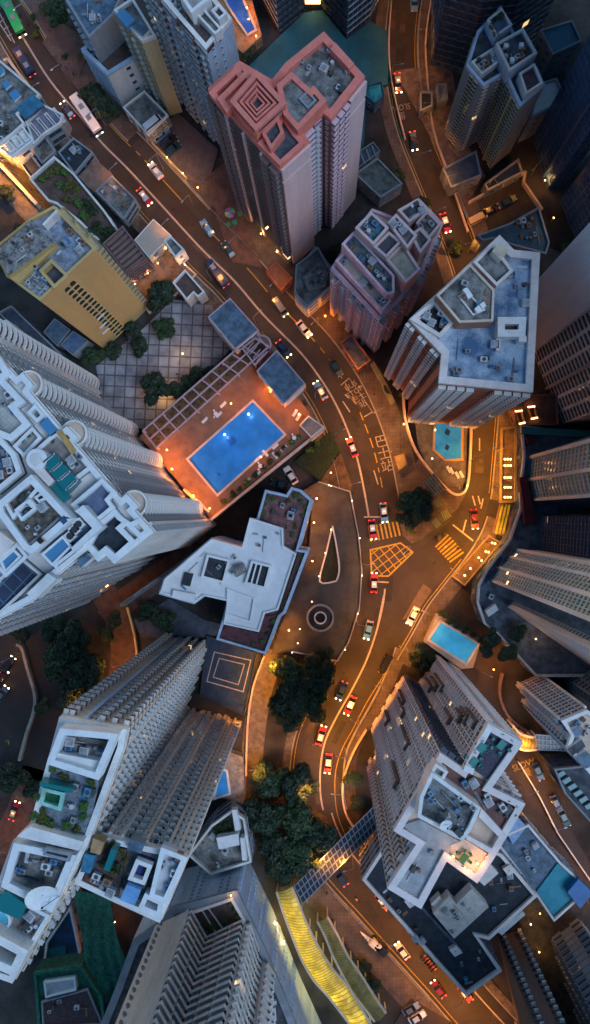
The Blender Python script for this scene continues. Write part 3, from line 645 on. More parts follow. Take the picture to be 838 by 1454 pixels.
# ============================================================ L: white villa block in the centre
foot18 = [(301,764),(344,777),(366,735),(377,696),(407,703),(414,692),(427,696),(443,710),(424,780),(438,782),(405,870),(398,875),(378,928),(308,907),(316,882),(323,853),(290,845),(276,857),(227,843),(233,821)]
B = Building('mansion_block', 'white angular block with roof gardens in the centre', foot18, 18, palewall)
B.auto(3, st_blue, 'w', 3.2, band=bluewall); e = B.done(brownroof, .5, bluewall, 1.2)
w2 = mat('bright_white_roof', (.7,.72,.74), .6, .12, .25, bump=.03)
part_prism(e, 'upper_roof', [(228,842),(234,822),(301,765),(344,777),(355,735),(402,750),(403,775),(421,786),(395,866),(376,871),(368,897),(318,886),(323,853),(290,846),(277,856)], 18, 22, palewall, w2, .35, white, .5)
part_prism(e, 'garden_terrace', [(370,735),(379,700),(407,707),(414,697),(427,700),(438,711),(422,770),(405,774),(402,750)], 18, 18.3, mat('red_paving', (.2,.09,.09), .8,.35))
part_prism(e, 'planter_terrace', [(424,784),(436,785),(406,866),(398,868)], 18, 18.4, mat('planter_soil', (.1,.045,.055)))
part_prism(e, 'red_terrace', [(372,876),(396,872),(376,922),(312,904),(320,888),(366,899)], 18, 18.5, mat('plum_paving', (.11,.035,.05), .8,.3))
for q in ([(294,787),(327,795),(318,829),(285,820)], [(357,796),(386,803),(377,837),(347,829)]):
    part_ring(e, 'light_well_curb', q, .5, 22, 23, white); part_prism(e, 'light_well', [(x+(sum(a for a,_ in q)/4-x)*.08, y+(sum(a for _,a in q)/4-y)*.08) for x, y in q], 22, 22.3, blkroof, blkroof)  # black sheet on the roof stands in for the shaft's dark depth
part_prism(e, 'well_bar', [(364,797),(366,798),(357,832),(355,831)], 22.3, 22.9, white); part_prism(e, 'well_bar', [(371,799),(373,800),(364,834),(362,833)], 22.3, 22.9, white)
part_prism(e, 'duct_pile', [(331,803),(346,800),(350,812),(336,820)], 22, 23.4, stain)
part_prism(e, 'shaft_top', [(262,812),(275,815),(270,833),(257,830)], 22, 22.5, offw, blkroof)  # black top painted for the darkness inside a small shaft
part_prism(e, 'roof_step', [(246,838),(278,844),(276,856),(244,848)], 22, 23, w2)
part_ring(e, 'roof_step', [(322,835),(362,850),(356,884),(322,873)], .3, 22, 22.6, white)
B = Building('retaining_wall', 'long thin retaining wall beside the lane under the white tower', [(170,858),(298,768),(300,771),(173,862)], 6, greyw); B.done(conc, .1, greyw, .2)
# ============================================================ M: lower left slab tower
B = Building('apartment_tower', 'long beige slab tower with planted roof terraces and satellite dish', [(88,1015),(183,1033),(178,1060),(128,1195),(115,1222),(22,1390),(-50,1365),(-40,1300),(0,1252),(22,1190),(44,1176)], 80, tan)
B.facade(0, 'zz..|ww|z.z.z', 2.7, st_cream, band=tan, fin=bluewall)
B.facade(1, 'ar', 2.7, st_beige, band=tan); B.facade(2, 'arararararar', 2.7, st_beige, band=tan); B.facade(3, 'ar', 2.7, st_beige, band=tan); B.facade(4, 'aararaararar', 2.7, st_beige, band=tan); B.facade(10, 'zwzwzwzwzwzw', 2.7, st_beige)
B.facade(9, 'w', 2.7, st_beige); B.facade(8,'wwwwww',2.7,st_beige)
e = B.done(stain, .9, offw, 1.2)
part_ring(e, 'roof_frame', [(85,1034),(168,1042),(140,1108),(66,1085)], .9, 81, 84, white)
part_prism(e, 'roof_terrace', [(88,1042),(160,1054),(148,1080),(78,1066)], 80, 81, stain); 
part_prism(e, 'roof_slab', [(76,1068),(148,1082),(143,1100),(72,1080)], 80, 83, offw)
part_prism(e, 'garden_terrace', [(70,1082),(142,1102),(126,1184),(44,1170)], 80, 81, mat('bluegrey_deck', (.17,.21,.25), .7,.4,1.0))
part_ring(e, 'canopy_frame', [(60,1118),(92,1126),(86,1152),(56,1142)], .5, 82.5, 83.2, mat('mint_frame', (.3,.6,.5))); part_prism(e, 'green_mat', [(64,1122),(88,1128),(84,1148),(60,1140)], 81, 81.6, mat('green_turf', (.02,.16,.07), .9,.4,1.5))
part_prism(e, 'teal_canopy', [(57,1110),(103,1120),(102,1126),(56,1116)], 81, 83.4, tealg)
part_prism(e, 'roof_slab', [(36,1178),(44,1174),(118,1195),(112,1208),(24,1188)], 80, 83.2, offw)
part_prism(e, 'machine_roof', [(24,1192),(112,1210),(78,1290),(6,1254)], 80, 82, white, stain, 1.0, white, 1.2)
part_ring(e, 'roof_curb', [(34,1202),(70,1210),(58,1256),(22,1244)], .3, 82, 82.6, dkroof)
part_ring(e, 'roof_frame', [(64,1204),(102,1212),(98,1224),(60,1214)], .4, 82, 84, greyw)
part_prism(e, 'tiled_terrace', [(0,1258),(74,1296),(42,1348),(-30,1320)], 80, 81, tilep, None, .5, white, .9)
part_prism(e, 'teal_canopy', [(0,1272),(10,1266),(38,1286),(28,1306),(-10,1290)], 81, 83.5, tealg)
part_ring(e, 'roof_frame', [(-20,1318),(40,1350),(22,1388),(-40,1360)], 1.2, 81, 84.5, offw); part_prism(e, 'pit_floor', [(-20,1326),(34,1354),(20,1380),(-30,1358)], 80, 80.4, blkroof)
# M2: attached wing
B = Building('apartment_tower', 'grey and tan wing tower with rooftop gardens, its facade full of small windows', [(138,1182),(192,1194),(270,1211),(229,1306),(165,1277),(108,1250)], 78, palewall)
B.facade(0, 'ara|sss|ara', 2.6, st_beige, band=palewall, fin=palewall); B.facade(1, 'ss|arar|ss|ss', 2.6, st_beige, band=palewall); B.facade(2, 'rarrar', 2.6, st_cream, band=tan)
e = B.done(stain, .8, offw, 1)
part_prism(e, 'timber_terrace', [(132,1198),(180,1206),(168,1272),(118,1252)], 78, 78.8, wood)
part_prism(e, 'pergola_roof', [(132,1190),(148,1196),(142,1214),(128,1210)], 78.8, 81, mat('straw', (.45,.27,.13)))
part_prism(e, 'shed_roof', [(120,1212),(137,1215),(128,1240),(114,1238)], 78.8, 81, mat('blue_sheet', (.05,.22,.35), .4,.3)); part_prism(e, 'glass_canopy', [(158,1205),(166,1208),(155,1238),(147,1235)], 78.8, 81.5, tealg)
part_prism(e, 'blue_terrace', [(196,1215),(219,1224),(208,1252),(184,1244)], 78, 79, mat('cobalt_deck', (.03,.05,.22), .5,.3,1.5), None, .6, offw, 1.2)
part_prism(e, 'awning', [(180,1256),(200,1264),(191,1286),(170,1278)], 78, 81, mat('blue_awning', (.15,.34,.62), .6,.2))
part_prism(e, 'white_terrace', [(231,1198),(268,1213),(238,1278),(214,1268)], 78, 79.2, mat('white_tiled_roof', (.52,.53,.55), .8,.15), None, .7, white, 1.2)
part_ring(e, 'roof_frame', [(232,1280),(206,1268),(196,1290),(228,1304)], .7, 78, 80, white)
part_prism(e, 'roof_box', [(184,1192),(206,1198),(200,1212),(180,1206)], 78, 80, greyw, slate)
# ============================================================ N: bottom towers and podium
B = Building('podium_block', 'curved pale podium block with rows of small windows around a roof garden', [(225,1308),(244,1286),(337,1261),(380,1350),(422,1454),(470,1560),(100,1560),(165,1400),(190,1332)], 19, bluewall)
B.facade(0, 'sss', 2.5, st_blue); B.facade(1, '..ss..ss.', 2.0, st_blue); B.facade(2, 's.ss.ss.', 2.2, st_blue); B.facade(3, '.ss.ss.ss.', 2.2, st_blue); B.facade(8,'...',2.5,st_blue)
e = B.done(dkroof, 1.6, greyw, 1.0)
part_ring(e, 'garden_wall', [(256,1300),(330,1275),(349,1308),(300,1480),(210,1480)], .6, 19, 20.5, cream)
part_prism(e, 'garden_floor', [(268,1292),(328,1277),(345,1306),(290,1336)], 19, 19.4, brownroof)
part_ring(e, 'path_edging', [(283,1288),(293,1285),(318,1320),(306,1326)], .25, 19.4, 19.7, cream)
B = T('apartment_tower', 'tall grey tower rising from the bottom edge with dark stacked balconies', [(222,1311),(267,1290),(292,1334),(349,1307),(362,1345),(386,1383),(400,1560),(160,1560)], 90, palewall, fz=19)
B.facade(0, '.u.....', 2.5, st_pale); B.facade(1, '|b|b|', 2.6, st_balc, band=palewall, fin=offw); B.facade(2, 'b|b|b', 2.6, st_balc, band=palewall, fin=offw)
B.facade(3, 'b|b', 2.6, st_balc, band=palewall, fin=offw); B.facade(4, 'w|b', 2.6, st_balc, band=palewall, fin=palewall); B.facade(7, 'rararararararara', 2.6, st_balc); B.facade(5, 'rarararar', 2.6, st_balc); B.done(greyw)
B = Building('terrace_building', 'low grey roof terrace with a white shed beside the wing tower', [(268,1212),(300,1170),(330,1148),(348,1160),(358,1222),(300,1240)], 10, greyw)
B.auto(3, st_grey, 'w', 3.4); e = B.done(stain, .5, palewall)
part_prism(e, 'stair_box', [(307,1190),(338,1184),(340,1200),(311,1206)], 10, 13, white); part_prism(e, 'stair_box', [(341,1190),(347,1190),(351,1222),(344,1222)], 10, 12.6, white); part_prism(e, 'roof_block', [(329,1150),(336,1150),(342,1178),(334,1180)], 10, 12, white)
part_prism(e, 'lawn', [(300,1172),(326,1158),(332,1178),(308,1184)], 10, 10.3, mat('lawn_green', (.012,.032,.01), .9,.4,1.5))
B = Building('building_site', 'small building wrapped in green netting with a white inner roof', [(50,1378),(118,1368),(146,1410),(152,1454),(150,1500),(60,1500)], 14, mat('green_net_wall', (.006,.07,.05), .8,.4,1))
e = B.done(mat('green_net', (.012,.15,.095), .8,.4,1.2), .6, mat('green_net', (0,0,0)))
part_prism(e, 'inner_roof', [(63,1392),(108,1386),(110,1404),(66,1415)], 14, 14.8, offw, mat('white_tiled_roof', (.5,.5,.5)), .4, white)
part_prism(e, 'dark_roof', [(60,1420),(126,1402),(148,1454),(62,1458)], 14, 14.6, wood, None, .3, greyw)
B = Building('pool_house', 'dark blue flat roof behind the slab tower with a teal square', [(67,1335),(102,1284),(118,1358),(115,1372),(62,1376)], 8, greyw)
B.auto(3, st_grey, 's', 3.2); e = B.done(mat('night_blue_roof', (.02,.05,.11), .5,.3), .5, cream); part_prism(e, 'teal_square', [(67,1348),(93,1344),(93,1368),(66,1370)], 8, 8.4, mat('teal_mat', (.01,.13,.14)))
# ============================================================ O: lower right cream tower
B = Building('apartment_tower', 'cream cross shaped tower with rooftop patios, lower right', [(691,1024),(741,1052),(697,1115),(744,1138),(699,1216),(676,1250),(633,1219),(597,1286),(549,1257),(590,1195),(558,1176),(624,1066),(656,1088)], 63, cream)
B.facade(12, 'rrwwwrrw', 2.35, st_cream, band=None, fin=cream); B.facade(11, 'zzz', 2.35, st_dark); B.facade(10, 'wrrwwrwrrwwrww', 2.35, st_cream); B.facade(0, 'rwrw', 2.35, st_cream, band=cream)
B.facade(9, 'ww', 2.35, st_cream); B.facade(8, 'wzwzwz', 2.35, st_cream); B.facade(1,'rwrw',2.35,st_cream); B.facade(2,'rrr',2.35,st_cream)
ledge = mat('brown_ledge', (.12,.09,.075))
e = B.done(tan, 1.1, mat('pale_pink_coping', (.72,.63,.6), .6,.1), 1.2)
part_prism(e, 'dark_terrace', [(691,1034),(728,1056),(695,1108),(662,1086)], 63, 63.6, mat('plum_dark_tiles', (.05,.045,.075), .7,.4,2)); 
part_prism(e, 'stair_box', [(693,1030),(700,1034),(690,1050),(684,1045)], 63, 64.6, white); part_prism(e, 'stair_box', [(661,1086),(674,1092),(671,1100),(658,1094)], 63, 64.6, white)
part_prism(e, 'red_terrace', [(622,1076),(660,1096),(693,1112),(738,1140),(712,1178),(690,1158),(640,1130),(612,1100)], 63, 63.5, redtile)
part_prism(e, 'machine_room', [(596,1128),(612,1094),(682,1145),(668,1176),(656,1192),(592,1158)], 63, 67, cream, stain, .6, offw, .7)
part_prism(e, 'machine_roof', [(618,1082),(636,1094),(628,1108),(610,1096)], 63, 66, cream, stain, .5, offw)
part_prism(e, 'roof_slab', [(684,1148),(718,1186),(712,1192),(680,1160)], 63, 65, cream); part_prism(e, 'roof_slab', [(664,1186),(700,1206),(696,1212),(662,1192)], 63, 65, cream)
part_prism(e, 'tiled_terrace', [(572,1172),(596,1164),(655,1196),(634,1216),(595,1276),(558,1254),(596,1194)], 63, 63.6, mat('grey_tile_terrace', (.36,.37,.38), .7,.2,.6))
part_prism(e, 'patio', [(640,1200),(660,1192),(692,1212),(676,1240),(640,1216)], 63, 63.7, tan)
for ei, spots in ((12, ((.15,50,60),(.25,46,54),(.35,44,50),(.3,12,26),(.45,10,20),(.6,6,16),(.6,36,44))), (10, ((.15,8,20),(.22,12,26),(.35,30,44),(.55,6,16),(.7,40,52)))):
    a, b = B.edge(ei); d = (b-a).normalized(); n_ = Vector((d.y,-d.x)); L_ = (b-a).length
    for t, z0, z1 in spots:
        c = a+d*L_*t; m = MB(); m.bar((*(c-d*.22+n_*.4), z0), (*(c+d*.22+n_*.4), z0), .8, z1-z0, ledge); m.bar((*(c+d*.22+n_*.4), z1-1.0), (*(c+d*1.5+n_*.4), z1-1.0), .8, 1.0, ledge); m.build('dark_ledge', e)
# ============================================================ P: dark roof podium and neighbours, bottom right
B = Building('podium_block', 'black felt roof podium with pale parapets along the main road, bottom right', [(514,1247),(548,1195),(640,1175),(712,1211),(762,1270),(694,1332),(678,1328),(712,1376),(661,1412)], 15, greyw)
B.facade(0, 'ww.ww', 2.8, st_grey, band=cream); B.auto(3, st_grey, 'w', 3, skip=(0,)); e = B.done(blkroof, .7, cream, .9)
part_prism(e, 'pale_block', [(615,1297),(638,1272),(648,1284),(670,1262),(694,1288),(645,1333)], 15, 18.5, cream, mat('pale_deck', (.5,.47,.42), .8,.2,.8))
part_prism(e, 'roof_slab', [(679,1250),(696,1227),(708,1240),(688,1258)], 15, 17, cream); part_prism(e, 'eave', [(706,1323),(742,1294),(746,1299),(713,1328)], 13, 14, offw)
part_ring(e, 'roof_curb', [(596,1288),(600,1288),(653,1346),(649,1346)], .3, 15, 15.8, slate)
for (x, y) in ((583,1282),(647,1351),(723,1236)): part_ring(e, 'vent_curb', [(x-9,y-2),(x+1,y-8),(x+9,y+2),(x-1,y+8)], .8, 15, 16.4, cream)
part_prism(e, 'roof_unit', [(612,1284),(624,1272),(632,1282),(620,1292)], 15, 17.4, cream)
for k in range(7): part_prism(e, 'ac_unit', [(577+k*12.5,1322+k*13.5),(581+k*12.5,1320+k*13.5),(584+k*12.5,1324+k*13.5),(580+k*12.5,1326+k*13.5)], 12, 13, white)
B = Building('school_hall', 'slate blue roof hall with a turquoise playground end, right edge', [(700,1190),(749,1168),(795,1222),(823,1248),(816,1278),(785,1306),(762,1272)], 10, greyw)
B.auto(3, st_grey, 'w', 3.4); e = B.done(slate, .5, cream)
part_prism(e, 'turquoise_deck', [(762,1266),(792,1226),(820,1248),(812,1276),(786,1300)], 10, 10.4, mat('turquoise_floor', (.01,.27,.36), .6,.2)); part_prism(e, 'blue_canopy', [(806,1267),(822,1248),(842,1268),(824,1290)], 10, 12.5, mat('royal_blue_roof', (.02,.14,.38), .5,.2))
part_prism(e, 'light_panel', [(720,1182),(735,1160),(748,1174),(728,1200)], 10, 11, mat('light_blue_panel', (.3,.42,.62)))
B = T('apartment_tower', 'brown tower wall lined with air conditioners at the bottom right edge', [(706,1328),(741,1322),(830,1560),(760,1560)], 75, mat('brown_plaster', (.15,.095,.08), .8,.25,.3, streak=True))
B.facade(0, 'a.a', 2.2, st_brown); B.facade(1, '.'*20, 3, st_brown); B.facade(3, 'a...a.....', 2.2, st_brown); B.done(brownw)
B = T('apartment_tower', 'grey concrete tower with slotted windows at the lower right corner', [(784,1333),(822,1305),(900,1400),(900,1560),(860,1560)], 60, greyw)
B.facade(0, 'r.r', 2.3, st_grey, band=greyw); B.facade(4, 'arararararar', 2.3, st_grey); B.facade(1,'wwwwwwwwwwww', 2.3, st_grey); B.done(greyw)
B = Building('apartment_tower', 'white framed tower with a sandy roof at the right edge', [(795,1022),(832,1006),(905,1060),(880,1130),(838,1100),(803,1060),(809,1042)], 35, bluewall)
B.facade(0, '|WwWw|', 2.2, st_white, band=white, fin=white); B.facade(6, 'aa', 2.2, st_dark); B.facade(5, 'a.', 2.2, st_dark); B.facade(4, '..', 3, st_blue)
e = B.done(tan, .7, white, 1); part_prism(e, 'roof_pit', [(812,1036),(820,1030),(828,1040),(819,1048)], 35, 36.4, white, navy); part_prism(e, 'roof_pit', [(806,1063),(826,1050),(832,1060),(812,1074)], 35, 36.4, white, dkroof)
part_prism(e, 'roof_pit', [(816,1076),(832,1066),(850,1082),(832,1092)], 35, 36.4, white, slate)
B = Building('low_building', 'dark roof with a row of sloping skylights at the right edge', [(785,1090),(838,1084),(890,1100),(890,1180),(836,1165),(800,1125)], 12, darkw)
B.auto(3, st_dark, 's', 3.5); e = B.done(dkroof, .4, greyw)
for k in range(6): part_prism(e, 'skylight', [(790+k*8,1100+k*9),(800+k*8,1094+k*9),(804+k*8,1099+k*9),(794+k*8,1105+k*9)], 12, 12.8, greyw, tealg)
B = T('apartment_block', 'purple grey block behind the white framed tower, right edge', [(800,960),(806,1000),(900,1050),(900,930),(838,935)], 30, greyw)
B.facade(0, 'w.w', 2.5, st_grey); B.facade(1, 'wwwwwwww', 2.5, st_grey); B.facade(4, 'wwww', 2.5, st_grey); B.done(greyw)
# podium of the right towers
B = Building('podium_block', 'blue grey podium with a curved glass balustrade under the finned towers', [(738,604),(742,648),(736,700),(737,722),(722,765),(690,808),(678,830),(676,855),(686,885),(705,900),(760,960),(860,960),(860,620)], 7, slate)
B.auto(3, st_grey, 's', 4); e = B.done(mat('podium_floor', (.1,.13,.17), .7,.4), .5, palewall, 1.1)
part_prism(e, 'teal_roof_strip', [(742,606),(850,612),(850,622),(742,616)], 7, 9, tealg); part_prism(e, 'red_canopy', [(738,678),(748,676),(762,745),(746,745)], 7, 10, mat('crimson_canopy', (.1,.008,.015)))
part_prism(e, 'red_canopy', [(748,622),(758,621),(760,630),(750,632)], 7, 9, mat('crimson_canopy', (.1,.008,.015)))
part_prism(e, 'white_canopy', [(690,868),(704,858),(708,866),(694,876)], 7, 9.5, white)
# ------------------------------------------------------------ rooftop clutter: units, pipes, vents, tanks, each a part of its building
crng = random.Random(42)
def inside(p, poly):
    c = False; n = len(poly)
    for i in range(n):
        a, b = poly[i], poly[i-1]
        if (a[1] > p[1]) != (b[1] > p[1]) and p[0] < (b[0]-a[0])*(p[1]-a[1])/(b[1]-a[1])+a[0]: c = not c
    return c
cwhite = mat('unit_white', (.55,.56,.58), .6, .2); cgrey = mat('unit_grey', (.3,.31,.33), .6, .3); cdark = mat('unit_dark', (.05,.055,.06), .6); cblue = mat('unit_blue', (.06,.2,.36), .5); crust = mat('unit_rust', (.3,.15,.08), .8)
def clutter(bname_label, poly, z, n):
    e = next(o for o in COL.objects if o.get('label') == bname_label); P = PL(poly, z); xs = [p[0] for p in P]; ys = [p[1] for p in P]; L = max(range(len(P)), key=lambda i: (P[i]-P[i-1]).length); d = (P[L]-P[L-1]).normalized(); ang = math.atan2(d.y, d.x)
    k = 0; tries = 0
    while k < n and tries < 400:
        tries += 1; p = Vector((crng.uniform(min(xs), max(xs)), crng.uniform(min(ys), max(ys))))
        if not inside(p, P): continue
        t = crng.random(); m = MB(); c_ = crng.choice([cwhite, cwhite, cgrey, cgrey, cdark, cblue, crust])
        if t < .38:
            s = crng.uniform(.6, 1.3); m.box((p.x,p.y,z+.15), s, s*.75, s*.7, c_, ang); m.tube((p.x,p.y,z+.15+s*.7),(p.x,p.y,z+.19+s*.7), s*.28, s*.28, cdark, 10); m.build('condenser_unit', e)
        elif t < .62:
            l_ = crng.uniform(1.5, 5); q = p+(d if crng.random() < .6 else Vector((-d.y, d.x)))*l_
            if not inside(q, P): continue
            m.tube((p.x,p.y,z+.25),(q.x,q.y,z+.25), .08, .08, crng.choice([cwhite, cgrey, crust]), 6); m.build('roof_pipe', e)
        elif t < .8: r_ = crng.uniform(.2,.5); m.tube((p.x,p.y,z),(p.x,p.y,z+.8), r_, r_*.9, c_, 12); m.build('roof_vent', e)
        elif t < .92: m.box((p.x,p.y,z), crng.uniform(1,2), crng.uniform(.3,.6), .12, c_, ang+crng.choice([0,1.57])); m.build('roof_plank', e)
        else: m.box((p.x,p.y,z), 1.3, 1.3, 1.2, cwhite, ang); m.box((p.x,p.y,z+1.2), 1.0, 1.0, .15, cgrey, ang); m.build('roof_tank', e)
        k += 1
CL = [('tower with terracotta roof frames and a square spiral crown', [(415,85),(460,62),(500,105),(470,160),(450,125)], 54, 16),
('pale blue residential tower beside the terracotta crowned tower', [(225,-20),(250,0),(280,50),(262,40)], 47, 8),
('mustard yellow tower with a column of black arched slots', [(82,300),(130,354),(98,385),(70,350)], 45, 14), ('mustard yellow tower with a column of black arched slots', [(32,400),(54,378),(74,405),(58,424)], 45.4, 18), ('mustard yellow tower with a column of black arched slots', [(0,357),(44,318),(70,343),(14,385)], 48, 6),
('russet and white tower with a broad sky blue roof', [(655,465),(700,462),(735,500),(738,545),(640,535)], 54, 14), ('russet and white tower with a broad sky blue roof', [(730,370),(752,372),(748,440),(708,430)], 54, 8), ('russet and white tower with a broad sky blue roof', [(592,455),(616,436),(636,458),(624,470)], 54.5, 10), ('russet and white tower with a broad sky blue roof', [(640,425),(668,390),(692,415),(690,445)], 58.6, 6),
('mauve stepped apartment block with cluttered balconies', [(480,372),(490,364),(548,424),(540,436)], 33, 12), ('mauve stepped apartment block with cluttered balconies', [(492,350),(503,338),(552,390),(552,408)], 36.5, 14), ('mauve stepped apartment block with cluttered balconies', [(506,325),(526,307),(546,325),(530,344)], 40, 7), ('mauve stepped apartment block with cluttered balconies', [(555,318),(563,310),(586,336),(577,348)], 40, 7), ('mauve stepped apartment block with cluttered balconies', [(568,300),(590,290),(601,300),(580,312)], 37, 5), ('mauve stepped apartment block with cluttered balconies', [(592,318),(605,306),(620,320),(608,336)], 36, 5),
('slim ribbed tower with a creeper covered roof edge, upper right', [(710,66),(740,50),(756,76),(724,96)], 34, 8), ('slim ribbed tower with a creeper covered roof edge, upper right', [(672,90),(700,74),(710,84),(685,102)], 31.5, 8),
('large white tower with columns of curved bay windows by the orange lit pool', [(14,724),(44,690),(60,704),(34,745)], 76, 14), ('large white tower with columns of curved bay windows by the orange lit pool', [(30,752),(62,716),(96,738),(50,776)], 76, 6), ('large white tower with columns of curved bay windows by the orange lit pool', [(86,640),(100,632),(124,660),(112,672)], 72.9, 6), ('large white tower with columns of curved bay windows by the orange lit pool', [(-10,640),(4,636),(26,668),(0,690)], 73, 10), ('large white tower with columns of curved bay windows by the orange lit pool', [(10,560),(22,560),(36,590),(14,610),(4,580)], 72.6, 5),
('long beige slab tower with planted roof terraces and satellite dish', [(92,1046),(156,1056),(148,1072),(84,1062)], 81, 14), ('long beige slab tower with planted roof terraces and satellite dish', [(100,1100),(136,1108),(122,1170),(92,1160)], 81, 8), ('long beige slab tower with planted roof terraces and satellite dish', [(30,1210),(95,1222),(80,1240),(24,1240)], 82, 12), ('long beige slab tower with planted roof terraces and satellite dish', [(44,1290),(68,1300),(42,1340),(10,1325)], 81, 12),
('grey and tan wing tower with rooftop gardens, its facade full of small windows', [(140,1240),(165,1255),(160,1266),(124,1250)], 78.8, 10), ('grey and tan wing tower with rooftop gardens, its facade full of small windows', [(236,1206),(260,1214),(238,1265),(220,1262)], 79.2, 7),
('cream cross shaped tower with rooftop patios, lower right', [(602,1128),(616,1104),(674,1146),(654,1184)], 67, 18), ('cream cross shaped tower with rooftop patios, lower right', [(650,1100),(690,1118),(725,1140),(705,1165),(680,1145)], 63.5, 12), ('cream cross shaped tower with rooftop patios, lower right', [(600,1200),(640,1196),(600,1262),(566,1250)], 63.6, 5),
('black felt roof podium with pale parapets along the main road, bottom right', [(690,1230),(712,1220),(752,1268),(700,1310)], 15, 10), ('black felt roof podium with pale parapets along the main road, bottom right', [(620,1300),(668,1270),(686,1288),(644,1326)], 18.5, 7), ('black felt roof podium with pale parapets along the main road, bottom right', [(650,1350),(676,1340),(704,1374),(664,1400)], 15, 7), ('black felt roof podium with pale parapets along the main road, bottom right', [(525,1262),(545,1258),(610,1340),(600,1345)], 15, 8),
('white angular block with roof gardens in the centre', [(240,835),(300,775),(345,785),(350,850),(300,840)], 22, 9), ('white angular block with roof gardens in the centre', [(360,745),(398,758),(396,790),(350,786)], 22, 5), ('white angular block with roof gardens in the centre', [(380,720),(405,715),(425,725),(415,760),(400,745)], 18.3, 7),
('slate roofed tower cut off by the top edge left of the khaki tower', [(95,0),(125,48),(150,25),(155,0)], 24, 8), ('grey flat roof with three pale skylights at the left edge', [(0,150),(20,150),(30,170),(0,205)], 7, 9), ('low grey roof terrace with a white shed beside the wing tower', [(280,1200),(305,1180),(350,1220),(300,1232)], 10, 12),
('mottled grey roof beside the road below the rusty roof', [(145,272),(160,258),(186,284),(174,300)], 5, 6), ('black flat roof with a ledge of purple vents', [(88,217),(104,202),(126,216),(108,240)], 5, 6), ('dark teal roof building with parapets under the navy towers', [(728,320),(762,300),(772,350),(730,345)], 9, 12),
('blue grey podium with a curved glass balustrade under the finned towers', [(700,830),(722,800),(712,780),(690,830),(700,880)], 7, 10), ('slate blue roof hall with a turquoise playground end, right edge', [(725,1200),(750,1185),(785,1222),(762,1255)], 10, 6), ('old two storey corner house glowing orange under its eaves', [(436,396),(452,380),(462,392),(445,408)], 11.5, 8), ('white framed tower with a sandy roof at the right edge', [(812,1030),(832,1015),(850,1030),(830,1050)], 35, 6), ('small building wrapped in green netting with a white inner roof', [(68,1424),(120,1408),(140,1450),(66,1452)], 14.6, 8)]
for a_ in CL: clutter(*a_)
# ============================================================ ground and roads
asph = mat('asphalt', (.034, .026, .024), .75, .3, .12, fine=3, bump=.05)
asph2 = mat('asphalt_patch', (.045, .036, .033), .8, .25, .2, bump=.05)
pave = mat('pavement_slabs', (.14, .115, .095), .8, .4, .3, fine=1.4)
pave2 = tiles('pavement_tiles', (.15,.115,.1), (.12,.09,.08), (.06,.05,.045), .9, rough=.8)
earth = mat('ground_mix', (.04, .037, .035), .9, .5, .12)
kerbm = mat('kerb_stone', (.3, .28, .26), .8, .2)
wline = mat('white_road_paint', (.42, .37, .34), .7, .2, 1.5, bump=0)
yline = mat('yellow_road_paint', (.42, .27, .02), .7, .25, 1.5, bump=0)
g = MB(); n = 24; R_ = 520
g.add([(-R_, -R_, 0), (R_, -R_, 0), (R_, R_, 0), (-R_, R_, 0)], [(0,1,2,3)], earth); struct('ground', g)
main = smooth([(-40,-40),(13,22),(38,62),(66,107),(90,138),(112,163),(145,203),(181,239),(220,281),(285,352),(332,398),(375,448),(428,502),(460,545),(480,580),(494,612),(507,650),(516,690),(524,735),(533,790),(536,835),(528,880),(512,930),(490,975),(466,1018),(450,1055),(444,1100),(447,1145),(462,1190),(486,1229),(530,1278),(580,1334),(628,1387),(674,1440),(730,1500)], 6)
# main carriageway: variable width -> two ribbons
def road(name, pts, w0, w1, z=.004, m=None):
    b = MB(); ribbon(b, pts, w0, w1, 0, z, m or asph); return struct(name, b)
road('road', main, -5.2, 7.6)
side = smooth([(590,-60),(576,0),(570,60),(573,120),(586,180),(607,235),(630,290),(652,345),(672,410),(684,480),(688,540),(684,600),(679,660),(674,705),(662,745),(640,780),(612,815),(586,850),(563,891),(536,937)], 6)
road('road', side, -3.6, 3.6, .008)
jb = MB(); jb.prism(PL([(510,762),(545,745),(568,770),(600,775),(655,725),(690,735),(640,800),(600,860),(575,905),(545,950),(520,900)]), 0, .010, asph); struct('road', jb)
road('road', smooth([(640,905),(688,935),(700,960),(692,990),(705,1030),(735,1065),(760,1120),(795,1190),(842,1270),(900,1380)], 6), -3.2, 3.2, .006)
road('road', smooth([(120,800),(146,840),(168,880),(176,930),(166,990),(150,1040)], 6), -3.2, 3.2, .006, mat('red_brown_asphalt', (.11,.06,.045), .8,.3))
road('road', smooth([(-20,1230),(15,1180),(34,1140),(48,1090)], 6), -3.4, 3.4, .006, mat('red_brown_asphalt', (.11,.06,.045)))
road('road', smooth([(18,880),(60,930),(76,990),(72,1060),(50,1120)], 6), -5, 5, .006, asph2)
road('road', smooth([(-40,910),(10,950),(30,1000),(10,1080)], 6), -6.5, 4.6, .007, asph2)
road('road', smooth([(660,300),(700,285),(750,262),(790,240)], 5), -4, 4, .006, asph2)
road('lane', smooth([(-20,225),(30,285),(62,318)], 5), -2.6, 2.6, .006, mat('lane_concrete', (.16,.13,.1), .8, .3))
road('lane', smooth([(300,772),(240,808),(180,850),(150,880)], 5), -2.8, 3.4, .005, mat('red_brown_asphalt', (.11,.06,.045)))
road('lane', smooth([(392,925),(374,970),(364,1020),(358,1075),(352,1150)], 5), -2.6, 2.6, .006, mat('lane_concrete', (.16,.13,.1), .8, .3))
